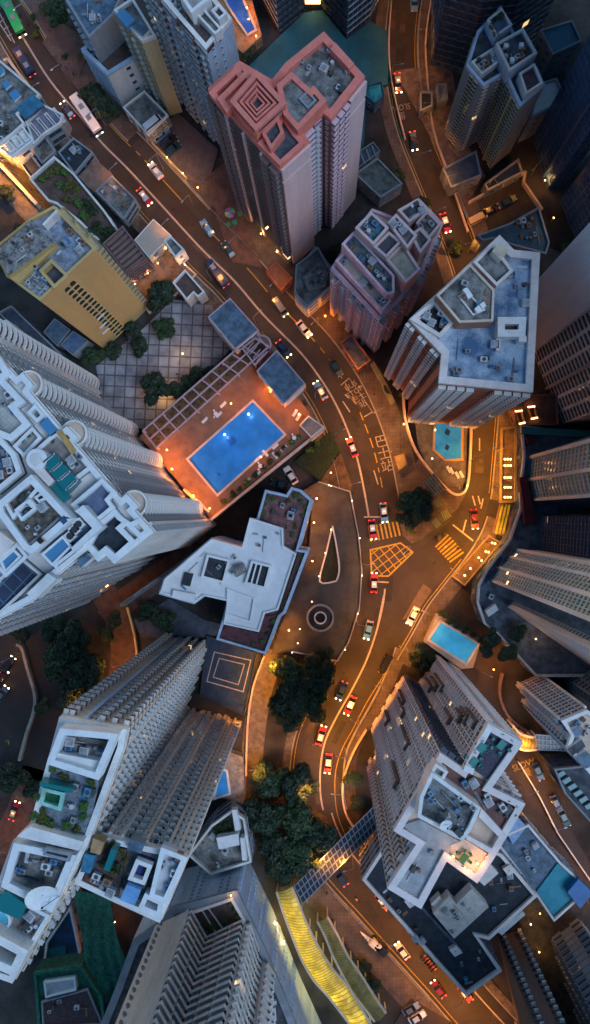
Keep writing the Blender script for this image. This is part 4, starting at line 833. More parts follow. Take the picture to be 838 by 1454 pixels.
# raised pavements along the roads (0.13 m) with a kerb stone edge
swk = [0]
def sidewalk(pts, a, b, top=None):
    swk[0] += .005; m = MB(); lo, hi = min(a, b), max(a, b)
    ribbon(m, pts, lo, hi, 0, .1+swk[0], top or pave); struct('pavement', m)
    k = MB(); e = a; ribbon(k, pts, min(e, e+(.3 if b > a else -.3)), max(e, e+(.3 if b > a else -.3)), 0, .112+swk[0], kerbm); struct('kerb', k)
i0 = 0
def seg(pts, y0, y1): return [p for p in pts if y0 <= p[1] <= y1]
sidewalk(seg(main, -60, 270), -5.3, -8.2); sidewalk(seg(main, 230, 770), -5.3, -8.6)
sidewalk(seg(main, -60, 225), 4.6, 9.5, pave2); sidewalk(seg(main, 220, 340), 7.7, 12.6, pave2); sidewalk(seg(main, 335, 740), 7.7, 13.2, pave2)
sidewalk(seg(main, 800, 1160), -5.3, -7.4); sidewalk(seg(main, 905, 1165), 7.2, 10.2, pave2)
sidewalk(seg(main, 1210, 1500), -5.4, -12, pave2); sidewalk(seg(main, 1190, 1500), 6.2, 8.4)
sidewalk(seg(side, -60, 700), -3.7, -6.4, pave2); sidewalk(seg(side, -60, 705), 3.7, 7.5, pave2); sidewalk(seg(side, 720, 930), 3.9, 7.6, pave2)
bay = MB(); ribbon(bay, seg(main, 225, 620), 4.5, 7.9, 0, .012, asph2); struct('layby', bay)
isl = MB(); isl.prism(PL([(566,690),(596,650),(640,668),(662,700),(650,722),(600,765),(585,772),(572,760),(566,735)], .13), 0, .14, pave2); struct('traffic_island', isl)
# ---- markings
def marking(fn): b = MB(); fn(b); return struct('road_marking', b)
marking(lambda b: ribbon(b, seg(main, -60, 735), -.22, .22, .012, .018, wline))
marking(lambda b: ribbon(b, seg(main, 835, 1160), 1.6, 2.0, .012, .018, wline))
marking(lambda b: ribbon(b, seg(main, 1160, 1500), 3.4, 3.75, .012, .018, wline))
marking(lambda b: ribbon(b, seg(main, -60, 1130), -4.75, -4.6, .012, .016, yline)); marking(lambda b: ribbon(b, seg(main, 1215, 1500), -4.7, -4.5, .012, .016, yline))
marking(lambda b: ribbon(b, seg(main, -60, 230), 4.2, 4.4, .012, .016, yline)); marking(lambda b: ribbon(b, seg(main, 228, 700), 4.25, 4.5, .014, .020, yline, dash=(2.2, 1.1)))
marking(lambda b: ribbon(b, seg(side, -60, 700), 3.15, 3.3, .012, .018, yline)); marking(lambda b: ribbon(b, seg(side, -60, 700), -3.3, -3.15, .012, .018, yline))
marking(lambda b: ribbon(b, smooth([(655,794),(620,838),(602,862),(580,902),(552,948),(523,994),(502,1034),(485,1066),(476,1102),(478,1150),(490,1185)], 5), -.1, .08, .012, .018, yline))
def bars(b, A, Bp, C, Dp, n, w, m):
    """n bars spread from edge A-B to edge C-D, each running A->C"""
    for i in range(n):
        t = (i+.5)/n; p = W(A[0]+(Bp[0]-A[0])*t, A[1]+(Bp[1]-A[1])*t, 0); q = W(C[0]+(Dp[0]-C[0])*t, C[1]+(Dp[1]-C[1])*t, 0)
        b.bar((p.x, p.y, .012), (q.x, q.y, .012), w, .008, m)
marking(lambda b: bars(b, (520,747),(566,740), (524,770),(571,760), 8, .42, yline))
marking(lambda b: bars(b, (635,757),(660,786), (617,775),(640,800), 7, .42, yline))
def box_j(b):
    P = [(525,780),(569,770),(588,784),(552,819),(527,819)]; q = PL(P, 0); b.ring(q, .35, .012, .02, yline)
    from mathutils.geometry import intersect_line_line_2d
    q = PL(P, 0); c0 = sum(q, Vector((0,0)))/5
    for ang in (.65, -.9):
        dv = Vector((math.cos(ang), math.sin(ang))); nv = Vector((-dv.y, dv.x))
        for k in range(-3, 4):
            o = c0+nv*k*1.75; hits = []
            for i in range(5):
                a, bb = q[i], q[(i+1) % 5]; h = intersect_line_line_2d(o-dv*30, o+dv*30, a, bb)
                if h: hits.append(h)
            if len(hits) >= 2: b.bar((*hits[0], .012), (*hits[1], .012), .2, .0075+.002*(ang > 0), yline)
marking(box_j)
def lines(L, w, m=wline, z=.014):
    def f(b):
        for (x0,y0,x1,y1) in L: p, q = W(x0,y0,0), W(x1,y1,0); b.bar((p.x,p.y,z), (q.x,q.y,z), w, .006, m)
    return f
marking(lines([(517,734,541,734),(536,826,552,827),(643,745,672,768),(657,757,662,738)], .35))
for L in ([(487,570,497,585)], [(531,668,537,688)], [(495,565,490,560)], [(671,704,675,718)], [(679,704,682,716)], [(686,708,683,722)], [(681,622,681,640)], [(545,845,534,900)]): marking(lines(L, .3))
marking(lines([(484,547,496,537),(517,592,529,585)], .22)); marking(lines([(496,537,512,560),(512,560,529,585)], .1))
# hatched nose of the median at top left
marking(lines([(-6,8,21,61),(-8,22,16,58),(0,32,6,26),(4,42,12,38),(10,52,17,48),(-5,20,0,12)], .25))
wornp = mat('worn_road_paint', (.36, .3, .27), .8, .35, 2.5, bump=0)
def writing(txt, px, py, size, ang, sx=1.0, m=wline):
    c = bpy.data.curves.new('road_writing', 'FONT'); c.body = txt; c.size = size; c.align_x = 'CENTER'; c.align_y = 'CENTER'; c.space_line = .95; c.resolution_u = 2
    o = bpy.data.objects.new('road_writing', c); p = W(px, py, 0); o.location = (p.x, p.y, .024); o.rotation_euler.z = ang; o.scale = (sx, 1, 1); c.materials.append(wornp if m is wline else m)
    COL.objects.link(o); o['kind'] = 'structure'; return o
writing('巴\n士\n站', 546, 645, 3.2, math.radians(-166)+math.pi, 1.0)
writing('BUS\nSTOP\n巴士\n站', 507, 561, 1.85, math.radians(33), 1.0)
writing('慢\nSLOW', 570, 158, 2.1, math.radians(188), .8)
writing('SLOW\n慢', 746, 1092, 2.2, math.radians(22), .9, yline)
writing('↑', 11, 1055, 2.0, 0, 1, yline)
# excavated patches
pt = MB(); pt.prism(PL([(601,829),(614,838),(588,875),(571,880)], .0), 0, .0135, mat('warm_patch', (.12,.085,.06))); struct('road_patch', pt)
pt = MB(); pt.prism(PL([(516,1280),(524,1278),(538,1302),(530,1306)], .0), 0, .009, mat('fresh_asphalt', (.02,.02,.02))); struct('road_patch', pt)
# ============================================================ plaza, lots, grass
def ground_piece(name, q, z, m, edge=None):
    swk[0] += .004; z += swk[0]; b = MB(); p = PL(q, z); b.prism(p, 0, z, m)
    if edge: b.ring(p, .35, z-.01, z+.5, edge)
    return struct(name, b)
ground_piece('plaza', [(136,520),(205,465),(245,425),(300,432),(332,492),(210,612),(150,590)], .3, plaza_t)
ground_piece('terrace', [(180,396),(232,347),(280,390),(246,424),(212,446)], .9, mat('terrace_stone', (.22,.13,.09), .8,.35), tan)
ground_piece('parking_lot', [(212,195),(252,160),(310,212),(296,262),(268,256)], .2, mat('mauve_asphalt', (.13,.1,.11), .8,.25))
ground_piece('parking_lot', [(583,1418),(660,1462),(600,1520),(560,1454)], .2, asph2)
ground_piece('court', [(294,902),(366,927),(348,1016),(284,988)], 1.0, mat('court_blue', (.012,.04,.09), .7,.3), dmetal)
cl = MB(); cz = 1.0+swk[0]; cl.ring(PL([(304,925),(357,937),(346,983),(293,968)], cz), .24, cz, cz+.02, wline); cl.ring(PL([(311,934),(348,943),(339,973),(302,962)], cz), .24, cz, cz+.02, wline); tag(cl.build('court_marking'), kind='structure')
ground_piece('teal_court', [(355,92),(432,18),(458,14),(492,56),(526,30),(552,45),(551,120),(520,122),(516,230),(440,235),(330,130)], 1.0, tealfl)
ground_piece('lawn', [(418,655),(470,612),(482,640),(456,683),(440,672)], 1.0, mat('lawn_green', (.012,.032,.01)))
ground_piece('planted_bank', [(455,683),(484,642),(500,690),(497,700)], .35, mat('bare_soil', (.09,.06,.035), .9, .4))
ground_piece('yard', [(560,100),(640,90),(660,200),(690,250),(660,290),(620,210)], .1, mat('warm_paving', (.16,.12,.11), .85,.35))
ground_piece('yard', [(85,30),(130,60),(112,110),(175,160),(150,180),(60,60)], .25, pave2)
ground_piece('yard', [(290,255),(325,225),(372,380),(330,372)], .2, brownroof)
ground_piece('yard', [(290,880),(330,890),(300,905),(200,905),(190,880),(240,850)], .3, darkw)
ground_piece('yard', [(350,1085),(470,1165),(420,1260),(350,1210)], .1, mat('bare_soil', (.09,.06,.035)))
ground_piece('yard', [(735,1300),(765,1272),(792,1330),(830,1454),(800,1454)], .1, mat('dark_yard', (.07,.065,.045), .9, .4))
# driveway deck with small lamps, triangular planter and ring planter
deckm = mat('driveway_concrete', (.05,.052,.05), .8, .4, .15)
dk = MB(); dp = PL([(430,697),(452,684),(497,698),(509,760),(514,811),(510,865),(495,911),(479,938),(416,925),(384,930),(405,872),(438,784),(444,712)], 2); dk.prism(dp, 0, 2, conc, deckm); struct('driveway_deck', dk)
w_ = MB(); pts = PL([(452,684),(497,698),(509,760),(514,811),(510,865),(495,911),(479,938),(416,925)], 2)
for i in range(7): w_.bar((*pts[i], 2), (*pts[i+1], 2), .25, .8, greyw)
solo('parapet_wall', w_, 'pale curving parapet wall round the lamp lit driveway deck', 'wall')
pl = MB(); pp = PL(smooth([(473,746),(478,770),(483,805),(480,822),(474,827),(453,826),(462,786),(470,752),(473,746)], 3)[:-1], 2.5); pl.ring(pp, .35, 2, 2.8, palewall)
r = empty('planter', W(468,795,2), 'leaf shaped planter in the middle of the driveway deck', 'planter'); pl.build('planter_wall', r)
so = MB(); so.prism(inset(pp if area(pp) > 0 else pp[::-1], .3), 2, 2.4, mat('dark_planting', (.015,.025,.012), .9, .4, 2)); so.build('planting', r)
r = empty('spiral_ramp', W(455,877,2), 'round concrete ring with a hollow centre on the driveway deck', 'ramp')
def circle(px, py, R_, z, n=32): c = W(px, py, z); return [Vector((c.x+R_*math.cos(2*math.pi*i/n), c.y+R_*math.sin(2*math.pi*i/n))) for i in range(n)]
rr = MB(); rr.ring(circle(455,877,3.3,2), .45, 2, 2.9, greyw); rr.build('outer_ring', r); rr = MB(); rr.ring(circle(455,877,1.5,2), .3, 2, 2.8, palewall); rr.build('inner_ring', r)
rr = MB(); rr.prism(circle(455,877,1.2,2), 2, 2.1, blk); rr.build('black_disc', r)  # plain black disc filling the hollow centre of the ring
# ============================================================ pool podium
wat = {}
def pool(label, q, z, col, wcol=cream, lamps=(), deep=None):
    r = empty('swimming_pool', W(sum(a for a,_ in q)/len(q), sum(b for _,b in q)/len(q), z), label, 'pool')
    p = PL(q, z); 
    b = MB(); b.ring([v for v in inset(p if area(p) > 0 else p[::-1], -.5)], .5, z-.1, z+.14, wcol); b.build('coping', r)
    key = 'pool_water_%s' % (col,)
    m, n, l, bs = nt('pool_water'); bs.inputs['Base Color'].default_value = (*col, 1); bs.inputs['Roughness'].default_value = .08; bs.inputs['IOR'].default_value = 1.33
    tc = n.new('ShaderNodeTexCoord'); ns = n.new('ShaderNodeTexNoise'); ns.inputs['Scale'].default_value = 1.2; bp = n.new('ShaderNodeBump'); bp.inputs['Strength'].default_value = .12
    l.new(tc.outputs['Object'], ns.inputs['Vector']); l.new(ns.outputs['Fac'], bp.inputs['Height']); l.new(bp.outputs[0], bs.inputs['Normal'])
    rp = n.new('ShaderNodeValToRGB'); n2 = n.new('ShaderNodeTexNoise'); n2.inputs['Scale'].default_value = .25; l.new(tc.outputs['Object'], n2.inputs['Vector']); l.new(n2.outputs['Fac'], rp.inputs['Fac'])
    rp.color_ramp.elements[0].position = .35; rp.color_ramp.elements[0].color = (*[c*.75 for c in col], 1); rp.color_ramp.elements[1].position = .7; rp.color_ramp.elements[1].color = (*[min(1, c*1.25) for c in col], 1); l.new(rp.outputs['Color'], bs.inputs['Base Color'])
    bs.inputs['Emission Color'].default_value = (*col, 1); bs.inputs['Emission Strength'].default_value = .13  # glow added to the water itself, standing in for pool lighting
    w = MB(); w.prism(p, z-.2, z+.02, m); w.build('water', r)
    for poly in (deep or []):
        w = MB(); w.prism(PL(poly[0], z+.02), z+.02, z+.03, mat('pool_tile_'+poly[1], poly[2], .3)); w.build('pool_floor_marking', r)
    return r
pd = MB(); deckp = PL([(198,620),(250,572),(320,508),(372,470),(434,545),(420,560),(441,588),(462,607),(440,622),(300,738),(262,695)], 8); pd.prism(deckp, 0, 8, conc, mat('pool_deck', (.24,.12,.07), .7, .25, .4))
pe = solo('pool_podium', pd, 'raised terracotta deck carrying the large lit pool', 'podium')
pool('large rectangular blue pool on the orange lit deck', [(359,571),(403,617),(309,701),(268,652)], 8.1, (.025,.17,.5), tan, deep=[([(268,653),(271,650),(311,697),(308,700)],'navy',(.02,.16,.5)), ([(328,617),(337,626),(329,634),(320,625)],'mid',(.02,.12,.42)), ([(308,672),(312,671),(314,675),(310,677)],'mid',(.02,.12,.42))])
pb = MB(); 
for a, b in (((300,738),(462,607)), ((298,727),(262,695))): P, Q = W(*a, 8), W(*b, 8); pb.bar((P.x,P.y,8), (Q.x,Q.y,8), .6, 1.1, tan)
solo('parapet_wall', pb, 'long low wall along the lower edge of the pool deck', 'wall')
pink = mat('pink_pergola_paint', (.5,.33,.37), .6, .15)
pg = empty('pergola', W(280,555,8), 'long pink lattice pergola beside the orange lit pool', 'pergola')
A0, A1, B0, B1 = (203,612), (357,478), (222,636), (382,492)
def lerp(a, b, t): return (a[0]+(b[0]-a[0])*t, a[1]+(b[1]-a[1])*t)
fr = MB()
for t in (0, .5, 1): P, Q = W(*lerp(A0,B0,t), 11.5), W(*lerp(A1,B1,t), 11.5); fr.bar(P, Q, .35, .35, pink)
fr.build('long_beam', pg)
for i in range(12):
    t = i/11; m = MB(); P, Q = W(*lerp(A0,A1,t), 11.55), W(*lerp(B0,B1,t), 11.55); m.bar(P, Q, .3, .4, pink); m.build('cross_beam', pg)
    if i % 2 == 0:
        for c in (A0, B0):
            X = lerp(c, A1 if c == A0 else B1, t); p = W(*X, 11.5); m = MB(); m.box((p.x, p.y, 8), .3, .3, 3.5, pink); m.build('post', pg)
pf = MB(); pf.prism(PL([(205,612),(355,480),(380,492),(224,633)], 8.05), 8, 8.06, mat('pergola_planting', (.12,.08,.04), .9, .5, .8)); pf.build('planting_bed', pg)
pv = empty('pavilion', W(350,500,8), 'small pink framed arch pavilion between two slate roofs', 'pavilion')
m = MB(); m.ring(PL([(343,494),(366,476),(384,496),(362,520)], 12), .35, 11.7, 12.1, pink)
for k in range(4): P, Q = W(350+k*5,498+k*5-8*.0,12), W(362+k*5-2,486+k*5,12); m.bar(P, Q, .2, .2, pink)
m.build('roof_frame', pv); m = MB()
for i in range(10):
    a = math.pi*i/10-.9; b = math.pi*(i+1)/10-.9; c = W(372,489,12); m.bar((c.x+2*math.cos(a), c.y+2*math.sin(a), 11.8), (c.x+2*math.cos(b), c.y+2*math.sin(b), 11.8), .35, .3, pink)
m.build('arch', pv)
for q in ((345,495),(366,479),(382,496),(362,517)): m = MB(); p = W(*q,12); m.box((p.x,p.y,8), .3,.3,3.7, pink); m.build('post', pv)
for lab, q in (('slate roofed pavilion at the plaza end of the pool deck', [(295,450),(327,423),(368,469),(334,497)]), ('slate roofed pavilion beside the main road at the pool corner', [(364,527),(393,497),(434,545),(403,575)])):
    B = Building('pavilion', lab, q, 13, tan, base=0 if q[0][0] < 300 else 8, cat='pavilion'); B.auto(3, st_white, 'w', 3.5); B.done(slate, .3, pink, .25)
B = Building('pavilion', 'small sandy roofed kiosk at the right corner of the pool deck', [(425,604),(438,590),(461,606),(442,622)], 10, tan, base=0, cat='pavilion'); B.done(mat('sandy_roof', (.3,.24,.2)), .3, palewall, .4)
# loungers and round tables
def lounger():
    r = empty('sun_lounger', (0,0,0)); m = MB(); m.box((0,0,.25), 1.2,.65,.1, white); m.build('bed', r, origin=(0,0,.25)); m = MB(); m.add([(.6,-.32,.35),(.6,.32,.35),(1.15,.32,.75),(1.15,-.32,.75),(.6,-.32,.27),(.6,.32,.27),(1.15,.32,.67),(1.15,-.32,.67)],[(0,3,2,1),(4,5,6,7),(0,4,7,3),(1,2,6,5),(0,1,5,4),(3,7,6,2)],white); m.build('backrest', r, origin=(0,0,.25))
    for x in (-.5,.5):
        for y in (-.28,.28): m = MB(); m.box((x,y,0), .06,.06,.25, white); m.build('leg', r, origin=(0,0,0))
    return r
L0 = lounger(); first = True
spots = [(316,576,.75,8),(290,598,.75,8),(310,590,.75,8),(390,635,.75,8),(378,645,2.3,8),(365,653,.75,8),(350,684,.75,8),(402,638,.75,8),(418,588,1.0,8),(423,594,1.0,8),(642,670,2.1,.3),(638,668,2.1,.3),(650,676,2.1,.3),(656,675,2.1,.3),(392,648,2.3,8),(365,674,.75,8)]
labs = ['white sun lounger at the pergola side of the large pool, nearest the top corner','white sun lounger at the pergola side of the large pool, farthest left','white sun lounger between the two others on the pergola side of the pool','white sun lounger on the lower right deck edge, third from the kiosk','white sun lounger turned askew at the middle of the lower deck edge','white sun lounger left of the askew one on the lower deck edge','white sun lounger nearest the bottom corner of the large pool deck','white sun lounger on the lower deck edge nearest the kiosk','upper of two white loungers beside the kiosk on the pool deck','lower of two white loungers beside the kiosk on the pool deck','second from left of four white loungers below the small lit pool','leftmost of four white loungers below the small lit pool','third from left of four white loungers below the small lit pool','rightmost of four white loungers below the small lit pool','second askew white lounger just right of the first on the lower deck edge','white sun lounger second from the bottom corner of the pool deck']
for (x,y,a,z), lb in zip(spots, labs):
    o = L0 if first else copy_tree(L0); first = False; o.location = W(x,y,z+.12 if z > 1 else z+.1); o.rotation_euler.z = a; tag(o, lb, 'lounger', 'white sun loungers round the pools')
def table():
    r = empty('round_table', (0,0,0)); m = MB(); m.tube((0,0,.7),(0,0,.76),.5,.5,white,20); m.build('tabletop', r, origin=(0,0,0)); m = MB(); m.tube((0,0,.05),(0,0,.7),.05,.05,white); m.tube((0,0,0),(0,0,.05),.28,.26,white,14); m.build('pedestal', r, origin=(0,0,0))
    for k in range(3): c = MB(); a = k*2.1; x, y = .85*math.cos(a), .85*math.sin(a); c.box((x,y,.4),.4,.4,.05,white,a); c.bar((x+.2*math.cos(a)-.2*math.sin(a),y+.2*math.sin(a)+.2*math.cos(a),.42),(x+.2*math.cos(a)+.2*math.sin(a),y+.2*math.sin(a)-.2*math.cos(a),.42),.05,.4,white); c.box((x,y,0),.3,.3,.4,white,a); c.build('stool', r, origin=(0,0,0))
    return r
T0 = table()
for i, (x,y,z,lb) in enumerate(((307,588,8.1,'white round table with stools on the pergola side of the pool'),(370,662,8.1,'white round table with stools on the lower edge of the pool deck'),(418,622,8.1,'white round table with stools below the kiosk on the pool deck'))):
    o = T0 if i == 0 else copy_tree(T0); o.location = W(x,y,z); tag(o, lb, 'table', 'round tables on the pool deck')
# small pools
b = MB(); b.prism(PL([(590,600),(664,603),(662,684),(652,692),(640,690),(612,668),(594,636)], .3), 0, .35, mat('pool_paving', (.13,.12,.115), .8,.3)); struct('terrace', b)
pool('small six sided pool glowing blue below the blue roofed tower', [(619,601),(655,604),(655,651),(633,652),(617,638)], .5, (.03,.26,.62), mat('orange_coping', (.5,.3,.12)), deep=[([(634,630),(639,634),(636,640),(631,637)],'ring',(.02,.05,.2)), ([(634,608),(640,612),(637,619),(631,615)],'ring',(.02,.05,.2))])
ground_piece('terrace', [(621,872),(684,907),(672,948),(655,950),(603,912)], 3, mat('pool_beige', (.36,.31,.25), .8,.2))
pool('turquoise blue pool in a beige terrace above the cream tower', [(626,884),(678,915),(662,941),(610,908)], 3.3, (.05,.4,.68), beige)
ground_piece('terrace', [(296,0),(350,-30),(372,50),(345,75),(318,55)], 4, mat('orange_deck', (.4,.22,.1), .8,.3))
pool('long deep blue pool beside an orange walkway at the top edge', [(310,-20),(340,-10),(362,42),(352,48),(326,10)], 4.45, (.02,.09,.4), tan)
ground_piece('terrace', [(306,1060),(345,1075),(348,1140),(300,1130)], 3, conc)
pool('small half hidden blue pool behind the wing tower', [(314,1092),(321,1096),(325,1126),(306,1132)], 3.45, (.03,.2,.5), offw)
# ============================================================ canopies, bridges, walkways
def translucent(m, k):
    n, l = m.node_tree.nodes, m.node_tree.links; b = n['Principled BSDF']; o = n['Material Output']; t = n.new('ShaderNodeBsdfTranslucent'); x = n.new('ShaderNodeMixShader'); x.inputs[0].default_value = k
    src = b.inputs['Base Color'].links[0].from_socket; l.new(src, t.inputs['Color']); l.new(b.outputs[0], x.inputs[1]); l.new(t.outputs[0], x.inputs[2]); l.new(x.outputs[0], o.inputs['Surface']); return m
ribm = mat('canopy_rib', (.3,.25,.1), .6, .2)
cany = translucent(mat('yellow_canopy', (.8,.62,.1), .35, .3, .5), .5); canyd = translucent(mat('olive_canopy', (.5,.42,.12), .45, .3, .5), .5)
def canopy(label, L_, R_, z, m, n, name='barrel_canopy'):
    r = empty(name, W(*L_[0], 0), label, 'canopy'); a = smooth(L_, 8); b = smooth(R_, 8); N = min(len(a), len(b)); a = a[:N]; b = b[:N]
    K = 8; s = MB(); vs = []
    for i in range(N):
        P, Q = W(*a[i], z), W(*b[i], z)
        for k in range(K+1): t = k/K; p = P.lerp(Q, t); vs.append((p.x, p.y, z+.8*math.sin(math.pi*t)))
    fs = [(i*(K+1)+k, (i+1)*(K+1)+k, (i+1)*(K+1)+k+1, i*(K+1)+k+1) for i in range(N-1) for k in range(K)]
    s.add(vs, fs, m); s.build('roof_shell', r, smooth=True)
    for i in range(0, N, max(1, N//n)):
        q = MB(); pr = None
        for k in range(K+1):
            v = Vector(vs[i*(K+1)+k])+Vector((0,0,.02))
            if pr is not None: q.bar(pr, v, .12, .07, ribm)
            pr = v
        q.build('rib', r)
    for side_ in (a, b):
        q = MB()
        for i in range(N-1): q.bar(W(*side_[i], z-.1), W(*side_[i+1], z-.1), .5, .35, beige)
        q.build('edge_beam', r)
        for i in range(0, N, 6): q = MB(); p = W(*side_[i], z-.1); q.box((p.x,p.y,0), .35,.35,z-.1, beige); q.build('post', r)
    return r
canopy('long curved yellow ribbed canopy beside the bottom pale podium', [(393,1266),(404,1300),(417,1334),(430,1365),(447,1393),(466,1414),(500,1458),(530,1500)], [(415,1259),(433,1304),(446,1332),(459,1355),(476,1380),(495,1401),(526,1452),(560,1500)], 5, cany, 40)
canopy('shorter olive curved canopy between the yellow canopy and the main road', [(451,1308),(462,1330),(473,1357),(488,1386),(502,1410),(520,1434),(532,1450)], [(465,1301),(480,1328),(495,1358),(509,1378),(523,1400),(536,1420),(548,1438)], 4.2, canyd, 26)
def bridge(label, A, Bq, C, Dq, z, n, m, name='footbridge'):
    r = empty(name, W(*A, 0), label, 'bridge'); d = MB(); d.prism(PL([A,Bq,Dq,C], z), z-.5, z, m); d.build('deck_roof', r)
    for i in range(n+1):
        t = i/n; q = MB(); P, Q = W(*lerp(A,Bq,t), z+.02), W(*lerp(C,Dq,t), z+.02); q.bar(P, Q, .18, .2, metal); q.build('cross_beam', r)
    for t in (0,.33,.66,1): q = MB(); P, Q = W(*lerp(A,C,t), z+.03), W(*lerp(Bq,Dq,t), z+.03); q.bar(P, Q, .22, .22, metal); q.build('long_beam', r)
    for t in (.06,.35,.62,.94): q = MB(); p = W(*lerp(lerp(A,Bq,t), lerp(C,Dq,t), .5), z); q.box((p.x,p.y,0), .9,.9,z-.5, conc); q.build('pier', r)
bridge('dark glass roofed footbridge over the main road near the big trees', (418,1258),(531,1145),(430,1283),(540,1172), 6, 22, g_dark)
bridge('gridded footbridge roof crossing the lower right road', (760,1043),(812,1046),(760,1064),(812,1066), 6, 10, g_dark)
canopy('short bent yellow canopy joining the cream tower and the footbridge', [(728,1030),(740,1042),(752,1046),(762,1046)], [(722,1052),(736,1062),(748,1065),(762,1064)], 5.6, cany, 8)
# covered stair and walkway beside the right road, with rows of lamps
warm_lamp = flat('warm_lamp_glass', (1,.8,.5), .4, emit=(1,.42,.12), es=8)
white_lamp = flat('white_lamp_glass', (1,.9,.85), .4, emit=(1,.6,.4), es=2.5)
lamp_pts = []
wk = empty('covered_walkway', W(718,680,0), 'long covered walkway with rows of orange lamps along the right road', 'walkway')
m = MB(); m.prism(PL([(712,610),(733,605),(732,712),(711,712)], 4), 3.6, 4, brownw, mat('walkway_roof', (.12,.08,.05), .8,.3)); m.build('roof', wk)
m = MB(); m.ring(PL([(711,608),(734,604),(733,714),(709,714)], 4.1), .5, 3.6, 4.6, mat('walkway_edge', (.25,.2,.1))); m.build('parapet', wk)
for q in ([(710,715),(730,716),(722,764),(700,756)],):
    m = MB(); m.prism(PL(q, 3.5), 3, 3.5, brownw); m.build('roof', wk)
for k in range(3): m = MB(); P, Q = W(714+k*5,716,3.6), W(704+k*5,758,3.6); m.bar(P, Q, .45, .3, mat('lime_beam', (.45,.5,.06))); m.build('beam', wk)
for y in (652,661,678,692,706):
    for x in (717,721,725): lamp_pts.append((x, y, 4.0, wk))
wk2 = empty('covered_walkway', W(680,785,0), 'angled covered walkway with pairs of lamps beside the yellow crossing', 'walkway')
m = MB(); m.prism(PL([(694,760),(712,770),(660,832),(642,818)], 3), 2.7, 3, brownw, mat('walkway_roof', (.12,.08,.05))); m.build('roof', wk2)
m = MB(); m.ring(PL([(694,760),(712,770),(660,832),(642,818)], 3.1), .3, 2.7, 3.5, mat('walkway_edge', (.25,.2,.1))); m.build('parapet', wk2)
for (x,y) in ((699,771),(703,772),(690,783),(694,784),(680,792),(684,796),(668,807),(660,817)): lamp_pts.append((x, y, 3.0, wk2))
for (x, y, z, par) in lamp_pts:
    m = MB(); p = W(x,y,z); m.tube((p.x,p.y,z), (p.x,p.y,z+.12), .22, .2, warm_lamp, 10); m.build('lamp', par)
for k, (a, b) in enumerate((((733,604),(733,714)), ((733,714),(724,764)), ((724,764),(690,808)))):
    m = MB(); P, Q = W(*a,.1), W(*b,.1); m.bar(P, Q, .35, 4.2+.3*k*0, palewall)
    solo('screen_wall', m, ['upper straight pale wall between covered walkway and teal podium','short bent pale wall below the lime beamed walkway','lowest slanting pale wall beside the angled walkway'][k], 'wall')
B = Building('restaurant', 'dark terrace building with two bright strings of awning lamps, right side', [(727,582),(742,560),(790,560),(792,604),(732,606)], 4, brownw)
B.auto(3, st_brown, 's', 3); e = B.done(brownroof, .3)
for q in ([(731,584),(742,583),(746,600),(737,602)], [(749,578),(760,577),(764,593),(754,595)]):
    o = part_ring(e, 'awning_frame', q, .35, 4, 4.6, mat('ochre_beam', (.5,.3,.1)))
    for s0, s1 in ((q[0], q[1]), (q[3], q[2])):
        for k in range(4): m = MB(); x, y = lerp(s0, s1, (k+.5)/4); p = W(x,y,4.6); m.tube((p.x,p.y,4.6),(p.x,p.y,4.75),.16,.14,warm_lamp,8); m.build('lamp', e)
# striped market awnings on the island, bus shelters
def awning(label, q, z, m1, name='awning_stall'):
    r = empty(name, W(*q[0], 0), label, 'stall'); m = MB(); m.prism(PL(q, z), z-.15, z, m1); m.build('roof', r)
    for x, y in q: m = MB(); p = W(x,y,z); m.box((p.x,p.y,0), .12,.12,z-.15, dmetal); m.build('post', r)
    for k in range(1, 5): m = MB(); P, Q = W(*lerp(q[0],q[1],k/5), z), W(*lerp(q[3],q[2],k/5), z); m.bar(P, Q, .25, .06, mat('awning_stripe', (.3,.28,.12))); m.build('rib', r)
grn = mat('green_awning', (.06,.16,.05), .6,.3)
awning('striped green awning nearest the tree on the island', [(614,713),(622,706),(630,716),(621,722)], 2.8, grn); awning('striped green awning lowest on the island', [(612,742),(620,734),(628,744),(619,751)], 2.8, grn); awning('striped green awning at the right of the island', [(624,728),(636,722),(642,732),(630,741)], 2.8, grn)
awning('grey stall roof with a green end behind the striped awnings', [(600,685),(616,672),(634,694),(617,706)], 3.2, mat('grey_green_roof', (.1,.14,.13), .7,.4))
awning('long cream bus shelter roof below the russet tower', [(525,516),(531,513),(556,558),(549,560)], 2.8, mat('shelter_cream', (.45,.38,.28)), 'bus_shelter'); awning('grey bus shelter roof beside a red awning', [(541,549),(549,546),(562,572),(555,575)], 2.8, metal, 'bus_shelter')
awning('small tan shelter roof on the pavement above the island', [(560,648),(574,644),(578,660),(566,668)], 2.8, mat('shelter_tan', (.35,.22,.12)), 'bus_shelter')
